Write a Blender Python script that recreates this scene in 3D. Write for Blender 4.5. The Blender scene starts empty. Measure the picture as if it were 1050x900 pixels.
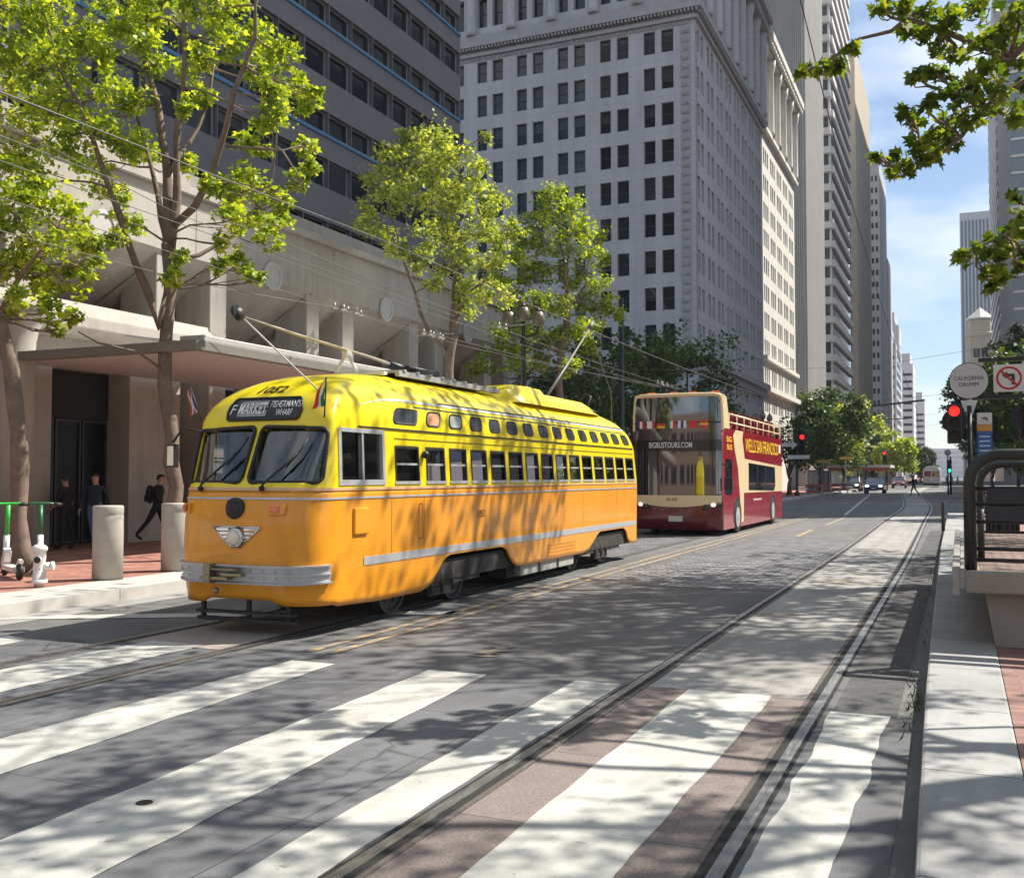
import bpy, bmesh, math, random
import numpy as np
from mathutils import Vector, Matrix, Euler
R = math.radians
scene = bpy.context.scene
COL = scene.collection
random.seed(7)

# ------------------------------------------------------------------ camera, sky, sun, exposure
CAM_H = 1.67
PITCH = math.atan(38 / 1050.0)
YAW = R(23.6)
cam_d = bpy.data.cameras.new('camera')
cam_d.sensor_width = 36.0
cam_d.lens = 36.0
cam_d.clip_start = 0.05
cam_d.clip_end = 6000
cam = bpy.data.objects.new('camera', cam_d)
COL.objects.link(cam)
cam.location = (0, 0, CAM_H)
cam.rotation_euler = (R(90) + PITCH, 0, YAW)
scene.camera = cam

SUN_AZ = R(44)          # measured from +x towards +y
SUN_EL = R(50)
world = bpy.data.worlds.new('World')
scene.world = world
world.use_nodes = True
wn = world.node_tree.nodes
wl = world.node_tree.links
for n in list(wn):
    wn.remove(n)
w_out = wn.new('ShaderNodeOutputWorld')
w_bg = wn.new('ShaderNodeBackground')
w_bg.inputs['Strength'].default_value = 0.082
sky = wn.new('ShaderNodeTexSky')
sky.sky_type = 'NISHITA'
sky.sun_disc = False
sky.sun_elevation = SUN_EL
sky.sun_rotation = math.pi / 2 - SUN_AZ
sky.altitude = 0
sky.air_density = 1.0
sky.dust_density = 0.6
sky.ozone_density = 3.0
w_tc = wn.new('ShaderNodeTexCoord')
w_map = wn.new('ShaderNodeMapping')
w_map.inputs['Scale'].default_value = (1.0, 1.0, 2.6)
w_map.inputs['Location'].default_value = (0.3, 0.0, 0.12)
w_noise = wn.new('ShaderNodeTexNoise')
w_noise.inputs['Scale'].default_value = 3.2
w_noise.inputs['Detail'].default_value = 7
w_noise.inputs['Roughness'].default_value = 0.55
w_ramp = wn.new('ShaderNodeValToRGB')
w_ramp.color_ramp.elements[0].position = 0.42
w_ramp.color_ramp.elements[0].color = (0, 0, 0, 1)
w_ramp.color_ramp.elements[1].position = 0.64
w_ramp.color_ramp.elements[1].color = (0.8, 0.8, 0.8, 1)
w_mix = wn.new('ShaderNodeMixRGB')
w_mix.inputs['Color2'].default_value = (8.6, 9.0, 9.4, 1)
wl.new(w_tc.outputs['Generated'], w_map.inputs['Vector'])
wl.new(w_map.outputs['Vector'], w_noise.inputs['Vector'])
wl.new(w_noise.outputs['Fac'], w_ramp.inputs['Fac'])
wl.new(w_ramp.outputs['Color'], w_mix.inputs['Fac'])
wl.new(sky.outputs['Color'], w_mix.inputs['Color1'])
wl.new(w_mix.outputs['Color'], w_bg.inputs['Color'])
wl.new(w_bg.outputs['Background'], w_out.inputs['Surface'])

sun_d = bpy.data.lights.new('sun', 'SUN')
sun_d.energy = 5.0
sun_d.angle = R(0.5)
sun_d.color = (1.0, 0.94, 0.84)
sun = bpy.data.objects.new('sun', sun_d)
COL.objects.link(sun)
sdir = Vector((math.cos(SUN_EL) * math.cos(SUN_AZ), math.cos(SUN_EL) * math.sin(SUN_AZ), math.sin(SUN_EL)))
sun.rotation_euler = sdir.to_track_quat('Z', 'Y').to_euler()
sun.location = (30, 30, 60)

vs = scene.view_settings
vs.view_transform = 'Standard'
vs.look = 'None'
vs.exposure = 0.86
vs.gamma = 1.0
vs.use_curve_mapping = False
scene.cycles.max_bounces = 6
scene.cycles.transparent_max_bounces = 12
scene.cycles.sample_clamp_indirect = 6.0

# ------------------------------------------------------------------ pixel -> world helpers (reference photo pixels, 1050 x 900)
def ray(u, v):
    a = (u - 525) / 1050.0
    b = -(v - 450) / 1050.0
    cp, sp = math.cos(PITCH), math.sin(PITCH)
    hf = cp - b * sp
    z = sp + b * cp
    return (a * math.cos(YAW) - hf * math.sin(YAW), a * math.sin(YAW) + hf * math.cos(YAW), z, hf)
def at_x(u, v, x):
    d = ray(u, v); t = x / d[0]; return Vector((x, d[1] * t, CAM_H + d[2] * t))
def at_y(u, v, y):
    d = ray(u, v); t = y / d[1]; return Vector((d[0] * t, y, CAM_H + d[2] * t))
def at_z(u, v, z):
    d = ray(u, v); t = (z - CAM_H) / d[2]; return Vector((d[0] * t, d[1] * t, z))
def at_d(u, v, dist):
    d = ray(u, v); t = dist / d[3]; return Vector((d[0] * t, d[1] * t, CAM_H + d[2] * t))
def depth_of(x, y):
    return -x * math.sin(YAW) + y * math.cos(YAW)

# ------------------------------------------------------------------ materials
MATS = {}
def cracks(m, scale, width, strength):
    nt = m.node_tree; N, L = nt.nodes, nt.links; p = N['Principled BSDF']
    src = p.inputs['Base Color'].links[0].from_socket
    tc = N.new('ShaderNodeTexCoord'); nz = N.new('ShaderNodeTexNoise'); nz.inputs['Scale'].default_value = 2.5; nz.inputs['Detail'].default_value = 6
    L.new(tc.outputs['Object'], nz.inputs['Vector'])
    mx = N.new('ShaderNodeMixRGB'); mx.blend_type = 'ADD'; mx.inputs['Fac'].default_value = 0.35
    L.new(tc.outputs['Object'], mx.inputs['Color1']); L.new(nz.outputs['Color'], mx.inputs['Color2'])
    vo = N.new('ShaderNodeTexVoronoi'); vo.feature = 'DISTANCE_TO_EDGE'; vo.inputs['Scale'].default_value = scale
    L.new(mx.outputs['Color'], vo.inputs['Vector'])
    mr = N.new('ShaderNodeMapRange'); mr.inputs['From Min'].default_value = 0; mr.inputs['From Max'].default_value = width; mr.inputs['To Min'].default_value = strength; mr.inputs['To Max'].default_value = 0
    L.new(vo.outputs['Distance'], mr.inputs['Value'])
    n2 = N.new('ShaderNodeTexNoise'); n2.inputs['Scale'].default_value = 0.5; L.new(tc.outputs['Object'], n2.inputs['Vector'])
    m2 = N.new('ShaderNodeMapRange'); m2.inputs['From Min'].default_value = 0.45; m2.inputs['From Max'].default_value = 0.6; L.new(n2.outputs['Fac'], m2.inputs['Value'])
    ml = N.new('ShaderNodeMath'); ml.operation = 'MULTIPLY'; L.new(mr.outputs['Result'], ml.inputs[0]); L.new(m2.outputs['Result'], ml.inputs[1])
    mc = N.new('ShaderNodeMixRGB'); mc.inputs['Color2'].default_value = (0.03, 0.03, 0.03, 1)
    L.new(ml.outputs[0], mc.inputs['Fac']); L.new(src, mc.inputs['Color1']); L.new(mc.outputs['Color'], p.inputs['Base Color'])
def mat(name, color=(0.5, 0.5, 0.5), rough=0.6, metal=0.0, spec=0.5, var=0.0, scale=4.0, bump=0.0, bscale=40.0,
        coat=0.0, emit=None, estr=0.0, alpha=1.0, trans=0.0, dirt=0.0, dirtcol=(0.03, 0.028, 0.025), dscale=1.3, rvar=0.0, stretch=(1, 1, 1), speck=0.0, sscale=220.0, streak=0.0, stvec=(2.2, 0.10, 1.0)):
    if name in MATS:
        return MATS[name]
    m = bpy.data.materials.new(name)
    m.use_nodes = True
    nt = m.node_tree
    N, L = nt.nodes, nt.links
    p = N['Principled BSDF']
    p.inputs['Base Color'].default_value = (*color, 1)
    p.inputs['Roughness'].default_value = rough
    p.inputs['Metallic'].default_value = metal
    p.inputs['Specular IOR Level'].default_value = spec
    p.inputs['Coat Weight'].default_value = coat
    p.inputs['Coat Roughness'].default_value = 0.04
    p.inputs['Alpha'].default_value = alpha
    p.inputs['Transmission Weight'].default_value = trans
    if emit:
        p.inputs['Emission Color'].default_value = (*emit, 1)
        p.inputs['Emission Strength'].default_value = estr
    tc = N.new('ShaderNodeTexCoord')
    mp = N.new('ShaderNodeMapping')
    mp.inputs['Scale'].default_value = stretch
    L.new(tc.outputs['Object'], mp.inputs['Vector'])
    vec = mp.outputs['Vector']
    out = None
    if var > 0:
        nz = N.new('ShaderNodeTexNoise'); nz.inputs['Scale'].default_value = scale; nz.inputs['Detail'].default_value = 8
        nz.inputs['Roughness'].default_value = 0.65
        L.new(vec, nz.inputs['Vector'])
        mr = N.new('ShaderNodeMapRange')
        mr.inputs['From Min'].default_value = 0.3; mr.inputs['From Max'].default_value = 0.7
        mr.inputs['To Min'].default_value = 1 - var; mr.inputs['To Max'].default_value = 1 + var
        L.new(nz.outputs['Fac'], mr.inputs['Value'])
        mx = N.new('ShaderNodeMixRGB'); mx.blend_type = 'MULTIPLY'; mx.inputs['Fac'].default_value = 1
        mx.inputs['Color1'].default_value = (*color, 1)
        L.new(mr.outputs['Result'], mx.inputs['Color2'])
        out = mx.outputs['Color']
        if rvar > 0:
            m2 = N.new('ShaderNodeMapRange'); m2.inputs['To Min'].default_value = max(0.02, rough - rvar); m2.inputs['To Max'].default_value = rough + rvar
            L.new(nz.outputs['Fac'], m2.inputs['Value']); L.new(m2.outputs['Result'], p.inputs['Roughness'])
    if speck > 0 or streak > 0:
        for amt, scl, vec2 in ((speck, sscale, (1, 1, 1)), (streak, 1.0, stvec)):
            if amt <= 0: continue
            m3 = N.new('ShaderNodeMapping'); m3.inputs['Scale'].default_value = vec2
            L.new(tc.outputs['Object'], m3.inputs['Vector'])
            sz = N.new('ShaderNodeTexNoise'); sz.inputs['Scale'].default_value = scl; sz.inputs['Detail'].default_value = 5; sz.inputs['Roughness'].default_value = 0.7
            L.new(m3.outputs['Vector'], sz.inputs['Vector'])
            sr = N.new('ShaderNodeMapRange'); sr.inputs['From Min'].default_value = 0.3; sr.inputs['From Max'].default_value = 0.7
            sr.inputs['To Min'].default_value = 1 - amt; sr.inputs['To Max'].default_value = 1 + amt
            L.new(sz.outputs['Fac'], sr.inputs['Value'])
            sm_ = N.new('ShaderNodeMixRGB'); sm_.blend_type = 'MULTIPLY'; sm_.inputs['Fac'].default_value = 1
            if out: L.new(out, sm_.inputs['Color1'])
            else: sm_.inputs['Color1'].default_value = (*color, 1)
            L.new(sr.outputs['Result'], sm_.inputs['Color2']); out = sm_.outputs['Color']
    if dirt > 0:
        dz = N.new('ShaderNodeTexNoise'); dz.inputs['Scale'].default_value = dscale; dz.inputs['Detail'].default_value = 10
        dz.inputs['Roughness'].default_value = 0.7
        L.new(vec, dz.inputs['Vector'])
        rp = N.new('ShaderNodeMapRange'); rp.inputs['From Min'].default_value = 0.5; rp.inputs['From Max'].default_value = 0.75
        rp.inputs['To Min'].default_value = 0; rp.inputs['To Max'].default_value = dirt
        L.new(dz.outputs['Fac'], rp.inputs['Value'])
        dm = N.new('ShaderNodeMixRGB'); dm.inputs['Color2'].default_value = (*dirtcol, 1)
        L.new(rp.outputs['Result'], dm.inputs['Fac'])
        if out: L.new(out, dm.inputs['Color1'])
        else: dm.inputs['Color1'].default_value = (*color, 1)
        out = dm.outputs['Color']
    if out:
        L.new(out, p.inputs['Base Color'])
    if bump > 0:
        bz = N.new('ShaderNodeTexNoise'); bz.inputs['Scale'].default_value = bscale; bz.inputs['Detail'].default_value = 6
        L.new(vec, bz.inputs['Vector'])
        bp = N.new('ShaderNodeBump'); bp.inputs['Strength'].default_value = bump; bp.inputs['Distance'].default_value = 0.02
        L.new(bz.outputs['Fac'], bp.inputs['Height']); L.new(bp.outputs['Normal'], p.inputs['Normal'])
    MATS[name] = m
    return m

def joints(m, sx, sy, width, dark, axis='XY', offset=0.0, mort=(0.04, 0.04, 0.04), tone=0.12):
    """darken joint lines of a brick pattern over an existing material (real seams of slabs and bricks)"""
    nt = m.node_tree; N, L = nt.nodes, nt.links
    p = N['Principled BSDF']
    tc = N.new('ShaderNodeTexCoord'); mp = N.new('ShaderNodeMapping')
    if axis == 'YZ': mp.inputs['Rotation'].default_value = (0, R(90), R(90))
    if axis == 'XZ': mp.inputs['Rotation'].default_value = (R(90), 0, 0)
    if axis == 'YX': mp.inputs['Rotation'].default_value = (0, 0, R(90))
    mp.inputs['Location'].default_value = (7.3, 0.4, 0.0) if axis == 'XY' else (0, 0, 0)
    L.new(tc.outputs['Object'], mp.inputs['Vector'])
    b = N.new('ShaderNodeTexBrick')
    b.offset = offset
    b.inputs['Scale'].default_value = 1.0
    b.inputs['Mortar Size'].default_value = width
    b.inputs['Brick Width'].default_value = sx
    b.inputs['Row Height'].default_value = sy
    b.inputs['Mortar Smooth'].default_value = 0.1
    b.inputs['Color1'].default_value = (1 - tone, 1 - tone, 1 - tone, 1)
    b.inputs['Color2'].default_value = (1 + tone, 1 + tone, 1 + tone, 1)
    b.inputs['Mortar'].default_value = (1, 1, 1, 1)
    L.new(mp.outputs['Vector'], b.inputs['Vector'])
    src = p.inputs['Base Color'].links[0].from_socket if p.inputs['Base Color'].links else None
    m1 = N.new('ShaderNodeMixRGB'); m1.blend_type = 'MULTIPLY'; m1.inputs['Fac'].default_value = 1
    if src: L.new(src, m1.inputs['Color1'])
    else: m1.inputs['Color1'].default_value = p.inputs['Base Color'].default_value
    L.new(b.outputs['Color'], m1.inputs['Color2'])
    m2 = N.new('ShaderNodeMixRGB'); m2.inputs['Color2'].default_value = (*mort, 1)
    sc = N.new('ShaderNodeMath'); sc.operation = 'MULTIPLY'; sc.inputs[1].default_value = dark
    L.new(b.outputs['Fac'], sc.inputs[0]); L.new(sc.outputs[0], m2.inputs['Fac'])
    L.new(m1.outputs['Color'], m2.inputs['Color1'])
    L.new(m2.outputs['Color'], p.inputs['Base Color'])
    return m

def worn_paint(name, color, under, wear=0.5, scale=6.0, thresh=0.56):
    m = mat(name, color, 0.6, var=0.09, scale=3.0, bump=0.15, bscale=160, speck=0.08, sscale=120, streak=0.16, stvec=(3.5, .22, 1), dirt=0.5, dirtcol=tuple(c * .45 for c in color), dscale=1.6)
    nt = m.node_tree; N, L = nt.nodes, nt.links
    p = N['Principled BSDF']
    src = p.inputs['Base Color'].links[0].from_socket
    tc = N.new('ShaderNodeTexCoord')
    n1 = N.new('ShaderNodeTexNoise'); n1.inputs['Scale'].default_value = scale; n1.inputs['Detail'].default_value = 14; n1.inputs['Roughness'].default_value = 0.75
    L.new(tc.outputs['Object'], n1.inputs['Vector'])
    mr = N.new('ShaderNodeMapRange'); mr.inputs['From Min'].default_value = thresh; mr.inputs['From Max'].default_value = thresh + 0.07
    mr.inputs['To Max'].default_value = wear
    L.new(n1.outputs['Fac'], mr.inputs['Value'])
    mx = N.new('ShaderNodeMixRGB'); mx.inputs['Color2'].default_value = (*under, 1)
    L.new(mr.outputs['Result'], mx.inputs['Fac']); L.new(src, mx.inputs['Color1']); L.new(mx.outputs['Color'], p.inputs['Base Color'])
    return m

def glass_dark(name, tint=(0.012, 0.015, 0.018), rough=0.04, random_tone=True, top=(0.045, 0.05, 0.058)):
    m = mat(name, tint, rough, spec=0.45)
    nt = m.node_tree; N, L = nt.nodes, nt.links
    p = N['Principled BSDF']
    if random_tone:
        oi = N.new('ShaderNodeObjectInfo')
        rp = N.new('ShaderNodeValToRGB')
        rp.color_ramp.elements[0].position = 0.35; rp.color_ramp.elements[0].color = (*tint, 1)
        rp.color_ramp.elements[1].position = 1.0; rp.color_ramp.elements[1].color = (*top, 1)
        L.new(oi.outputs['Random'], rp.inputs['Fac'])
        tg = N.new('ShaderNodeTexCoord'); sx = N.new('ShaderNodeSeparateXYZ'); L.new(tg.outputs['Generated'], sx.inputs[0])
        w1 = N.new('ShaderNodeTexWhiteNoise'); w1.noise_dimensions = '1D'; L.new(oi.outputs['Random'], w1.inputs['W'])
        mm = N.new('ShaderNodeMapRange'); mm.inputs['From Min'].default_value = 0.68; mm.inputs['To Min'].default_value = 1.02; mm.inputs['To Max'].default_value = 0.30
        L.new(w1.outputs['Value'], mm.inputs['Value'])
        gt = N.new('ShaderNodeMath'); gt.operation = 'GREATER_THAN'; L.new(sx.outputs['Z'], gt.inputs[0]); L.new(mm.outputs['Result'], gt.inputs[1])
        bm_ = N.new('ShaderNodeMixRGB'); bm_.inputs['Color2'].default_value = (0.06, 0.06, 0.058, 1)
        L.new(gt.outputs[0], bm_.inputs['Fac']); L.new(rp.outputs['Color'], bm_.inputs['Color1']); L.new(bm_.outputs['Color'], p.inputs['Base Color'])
    return m

def clear_glass(name, tint=(0.75, 0.82, 0.8), mixf=0.72):
    if name in MATS: return MATS[name]
    m = bpy.data.materials.new(name); m.use_nodes = True
    N, L = m.node_tree.nodes, m.node_tree.links
    for n in list(N): N.remove(n)
    o = N.new('ShaderNodeOutputMaterial'); t = N.new('ShaderNodeBsdfTransparent'); g = N.new('ShaderNodeBsdfGlossy')
    t.inputs['Color'].default_value = (*tint, 1); g.inputs['Roughness'].default_value = 0.02
    mx = N.new('ShaderNodeMixShader'); fr = N.new('ShaderNodeFresnel'); fr.inputs['IOR'].default_value = 1.5
    ad = N.new('ShaderNodeMath'); ad.operation = 'ADD'; ad.inputs[1].default_value = 1 - mixf - 0.04; ad.use_clamp = True
    L.new(fr.outputs[0], ad.inputs[0]); L.new(ad.outputs[0], mx.inputs['Fac'])
    L.new(t.outputs[0], mx.inputs[1]); L.new(g.outputs[0], mx.inputs[2]); L.new(mx.outputs[0], o.inputs['Surface'])
    MATS[name] = m
    return m

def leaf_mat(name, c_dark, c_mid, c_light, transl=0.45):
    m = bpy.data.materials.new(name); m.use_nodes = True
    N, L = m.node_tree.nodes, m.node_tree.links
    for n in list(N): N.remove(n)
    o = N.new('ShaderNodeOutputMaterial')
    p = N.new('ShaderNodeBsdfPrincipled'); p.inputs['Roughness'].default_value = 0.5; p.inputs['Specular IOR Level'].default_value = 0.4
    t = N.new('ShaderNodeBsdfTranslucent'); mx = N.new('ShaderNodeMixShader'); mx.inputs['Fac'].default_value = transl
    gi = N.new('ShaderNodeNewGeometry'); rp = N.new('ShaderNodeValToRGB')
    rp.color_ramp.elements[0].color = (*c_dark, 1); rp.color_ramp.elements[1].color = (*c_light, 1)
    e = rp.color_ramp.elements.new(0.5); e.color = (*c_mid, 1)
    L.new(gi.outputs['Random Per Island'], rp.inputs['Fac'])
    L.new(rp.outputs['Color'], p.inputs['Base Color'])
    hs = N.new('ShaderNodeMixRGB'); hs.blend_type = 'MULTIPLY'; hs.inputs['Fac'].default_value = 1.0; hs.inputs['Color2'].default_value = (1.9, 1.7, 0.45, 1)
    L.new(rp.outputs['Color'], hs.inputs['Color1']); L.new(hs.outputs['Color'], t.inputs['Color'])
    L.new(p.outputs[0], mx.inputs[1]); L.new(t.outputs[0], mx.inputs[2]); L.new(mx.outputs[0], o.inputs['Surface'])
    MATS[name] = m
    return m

# ------------------------------------------------------------------ mesh builder
def world_loc(o):
    p = Vector(o.location)
    while o.parent:
        o = o.parent
        p = p + Vector(o.location)
    return p

class MB:
    def __init__(s):
        s.v = []; s.f = []; s.m = []; s.sm = []
    def add(s, verts, faces, m=0, smooth=False):
        b = len(s.v)
        s.v.extend([tuple(p) for p in verts])
        for f in faces:
            s.f.append(tuple(i + b for i in f)); s.m.append(m); s.sm.append(smooth)
        return s
    def box(s, x0, y0, z0, x1, y1, z1, m=0):
        v = [(x0, y0, z0), (x1, y0, z0), (x1, y1, z0), (x0, y1, z0), (x0, y0, z1), (x1, y0, z1), (x1, y1, z1), (x0, y1, z1)]
        return s.add(v, [(3, 2, 1, 0), (4, 5, 6, 7), (0, 1, 5, 4), (1, 2, 6, 5), (2, 3, 7, 6), (3, 0, 4, 7)], m)
    def obox(s, c, size, rot=(0, 0, 0), m=0):
        M = Euler(rot).to_matrix()
        a, b, d = size[0] / 2, size[1] / 2, size[2] / 2
        v = [(-a, -b, -d), (a, -b, -d), (a, b, -d), (-a, b, -d), (-a, -b, d), (a, -b, d), (a, b, d), (-a, b, d)]
        v = [M @ Vector(p) + Vector(c) for p in v]
        return s.add(v, [(3, 2, 1, 0), (4, 5, 6, 7), (0, 1, 5, 4), (1, 2, 6, 5), (2, 3, 7, 6), (3, 0, 4, 7)], m)
    def bar(s, a, b, w, h=None, m=0):
        h = h or w
        a, b = Vector(a), Vector(b)
        d = b - a
        q = d.to_track_quat('Y', 'Z')
        x, z = q @ Vector((w / 2, 0, 0)), q @ Vector((0, 0, h / 2))
        v = [a - x - z, a + x - z, a + x + z, a - x + z, b - x - z, b + x - z, b + x + z, b - x + z]
        return s.add(v, [(0, 1, 2, 3), (7, 6, 5, 4), (4, 5, 1, 0), (5, 6, 2, 1), (6, 7, 3, 2), (7, 4, 0, 3)], m)
    def tube(s, pts, r, n=8, m=0, caps=True, smooth=True):
        pts = [Vector(p) for p in pts]
        k = len(pts)
        rs = [r] * k if not isinstance(r, (list, tuple)) else list(r)
        t0 = (pts[1] - pts[0]).normalized()
        up = Vector((0, 0, 1)) if abs(t0.z) < 0.9 else Vector((1, 0, 0))
        nx = t0.cross(up).normalized()
        vs_, fs = [], []
        for i, p in enumerate(pts):
            if i == 0: t = pts[1] - pts[0]
            elif i == k - 1: t = pts[-1] - pts[-2]
            else: t = pts[i + 1] - pts[i - 1]
            if t.length < 1e-9: t = Vector((0, 0, 1))
            t.normalize()
            nx = nx - t * nx.dot(t)
            if nx.length < 1e-6: nx = t.orthogonal()
            nx.normalize()
            ny = t.cross(nx)
            for j in range(n):
                a = 2 * math.pi * j / n
                vs_.append(p + (nx * math.cos(a) + ny * math.sin(a)) * rs[i])
        for i in range(k - 1):
            for j in range(n):
                j2 = (j + 1) % n
                fs.append((i * n + j, i * n + j2, (i + 1) * n + j2, (i + 1) * n + j))
        s.add(vs_, fs, m, smooth)
        if caps:
            b = len(s.v) - len(vs_)
            s.f.append(tuple(b + j for j in range(n))[::-1]); s.m.append(m); s.sm.append(False)
            s.f.append(tuple(b + (k - 1) * n + j for j in range(n))); s.m.append(m); s.sm.append(False)
        return s
    def lathe(s, prof, c=(0, 0, 0), n=24, m=0, axis='z', smooth=True, caps=True):
        vs_, fs = [], []
        for (r, z) in prof:
            for j in range(n):
                a = 2 * math.pi * j / n
                x, y = r * math.cos(a), r * math.sin(a)
                if axis == 'z': p = (x, y, z)
                elif axis == 'y': p = (x, z, y)
                else: p = (z, x, y)
                vs_.append((p[0] + c[0], p[1] + c[1], p[2] + c[2]))
        for i in range(len(prof) - 1):
            for j in range(n):
                j2 = (j + 1) % n
                f = (i * n + j, i * n + j2, (i + 1) * n + j2, (i + 1) * n + j)
                fs.append(f if axis != 'y' else f[::-1])
        s.add(vs_, fs, m, smooth)
        b = len(s.v) - len(vs_)
        if not caps: return s
        if prof[0][0] > 1e-6 and abs(prof[0][1] - prof[1][1]) > 1e-6:
            s.f.append(tuple(b + j for j in range(n))[::-1]); s.m.append(m); s.sm.append(False)
        if prof[-1][0] > 1e-6 and abs(prof[-1][1] - prof[-2][1]) > 1e-6:
            s.f.append(tuple(b + (len(prof) - 1) * n + j for j in range(n))); s.m.append(m); s.sm.append(False)
        return s
    def prism(s, poly, axis, t0, t1, m=0):
        def P(a, b, t):
            return (t, a, b) if axis == 'x' else ((a, t, b) if axis == 'y' else (a, b, t))
        n = len(poly)
        v = [P(a, b, t0) for a, b in poly] + [P(a, b, t1) for a, b in poly]
        f = [tuple(range(n))[::-1], tuple(range(n, 2 * n))] + [(i, (i + 1) % n, n + (i + 1) % n, n + i) for i in range(n)]
        return s.add(v, f, m)
    def sphere(s, c, r, n=12, m=0):
        rx, ry, rz = (r, r, r) if not isinstance(r, (tuple, list)) else r
        k = n // 2
        vs_, fs = [], []
        for i in range(k + 1):
            th = math.pi * i / k
            for j in range(n):
                a = 2 * math.pi * j / n
                vs_.append((c[0] + rx * math.sin(th) * math.cos(a), c[1] + ry * math.sin(th) * math.sin(a), c[2] + rz * math.cos(th)))
        for i in range(k):
            for j in range(n):
                j2 = (j + 1) % n
                fs.append((i * n + j, (i + 1) * n + j, (i + 1) * n + j2, i * n + j2))
        return s.add(vs_, fs, m, True)
    def build(s, name, mats, parent=None, bevel=0.0, local=False, recalc=True):
        me = bpy.data.meshes.new(name)
        off = world_loc(parent) if (parent is not None and not local) else Vector((0, 0, 0))
        V = [(p[0] - off.x, p[1] - off.y, p[2] - off.z) for p in s.v]
        me.from_pydata(V, [], s.f)
        if not isinstance(mats, (list, tuple)): mats = [mats]
        for mm in mats: me.materials.append(mm)
        me.polygons.foreach_set('material_index', s.m)
        me.polygons.foreach_set('use_smooth', s.sm)
        if recalc:
            bm = bmesh.new(); bm.from_mesh(me)
            bmesh.ops.recalc_face_normals(bm, faces=bm.faces)
            bm.to_mesh(me); bm.free()
        me.update()
        o = bpy.data.objects.new(name, me)
        COL.objects.link(o)
        if parent is not None: o.parent = parent
        if bevel > 0:
            b = o.modifiers.new('bevel', 'BEVEL'); b.width = bevel; b.segments = 2; b.limit_method = 'ANGLE'; b.angle_limit = R(40)
        return o

def tag(o, label, cat, group=None):
    o['label'] = label; o['category'] = cat
    if group: o['group'] = group
    return o
def thing(name, label, cat, loc=(0, 0, 0), group=None):
    o = bpy.data.objects.new(name, None)
    o.empty_display_size = 0.2
    COL.objects.link(o); o.location = loc
    return tag(o, label, cat, group)
def struct(o):
    o['kind'] = 'structure'; return o
def copy_thing(o, loc, rotz=None, label=None, group=None):
    c = o.copy(); COL.objects.link(c); c.location = loc
    if rotz is not None: c.rotation_euler[2] = rotz
    if label: c['label'] = label
    if group: c['group'] = group
    for ch in list(o.children):
        d = ch.copy(); COL.objects.link(d); d.parent = c
        for g in list(ch.children):
            e = g.copy(); COL.objects.link(e); e.parent = d
    return c

def text_mesh(body, size=1.0, shear=0.0, align='CENTER', bold=0.0, sx=1.0, extrude=0.0):
    """returns flat text mesh data (x right, y up), centred"""
    cu = bpy.data.curves.new('txt', 'FONT')
    cu.body = body; cu.size = size; cu.shear = shear; cu.align_x = align; cu.align_y = 'CENTER'
    cu.offset = bold; cu.extrude = extrude; cu.resolution_u = 3
    o = bpy.data.objects.new('txt', cu); COL.objects.link(o)
    bpy.context.view_layer.update()
    me = bpy.data.meshes.new_from_object(o.evaluated_get(bpy.context.evaluated_depsgraph_get()))
    bpy.data.objects.remove(o); bpy.data.curves.remove(cu)
    vs_ = [(v.co.x * sx, v.co.y, v.co.z) for v in me.vertices]
    fs = [tuple(p.vertices) for p in me.polygons]
    bpy.data.meshes.remove(me)
    return vs_, fs
def text_fit(body, width, height, shear=0.0, bold=0.0):
    vs_, fs = text_mesh(body, 1.0, shear, bold=bold)
    xs = [v[0] for v in vs_]; ys = [v[1] for v in vs_]
    w, h = max(xs) - min(xs), max(ys) - min(ys)
    cx, cy = (max(xs) + min(xs)) / 2, (max(ys) + min(ys)) / 2
    return [((v[0] - cx) * width / w, (v[1] - cy) * height / h) for v in vs_], fs
def put_text(mb, body, width, height, fn, m=0, shear=0.0, bold=0.0):
    vs_, fs = text_fit(body, width, height, shear, bold)
    mb.add([fn(a, b) for a, b in vs_], fs, m)

def facade(wall, O, U, Nv, w, z0, z1, cols, rows, depth, m=0):
    """wall with recessed openings; returns placements (a0,a1,z0,z1)"""
    O, U, Nv = Vector(O), Vector(U), Vector(Nv)
    ca = sorted(set([0, w] + [c for ab in cols for c in ab]))
    za = sorted(set([z0, z1] + [c for ab in rows for c in ab]))
    cs, rs = set(cols), set(rows)
    out = []
    P = lambda a, z, d=0.0: O + U * a + Vector((0, 0, z - O.z)) - Nv * d
    for i in range(len(ca) - 1):
        for j in range(len(za) - 1):
            a0, a1, b0, b1 = ca[i], ca[i + 1], za[j], za[j + 1]
            if (a0, a1) in cs and (b0, b1) in rs:
                out.append((a0, a1, b0, b1))
                q = [P(a0, b0), P(a1, b0), P(a1, b1), P(a0, b1)]
                r = [P(a0, b0, depth), P(a1, b0, depth), P(a1, b1, depth), P(a0, b1, depth)]
                wall.add(q + r, [(0, 1, 5, 4), (1, 2, 6, 5), (2, 3, 7, 6), (3, 0, 4, 7)], m)
            else:
                wall.add([P(a0, b0), P(a1, b0), P(a1, b1), P(a0, b1)], [(0, 1, 2, 3)], m)
    return out

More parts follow.
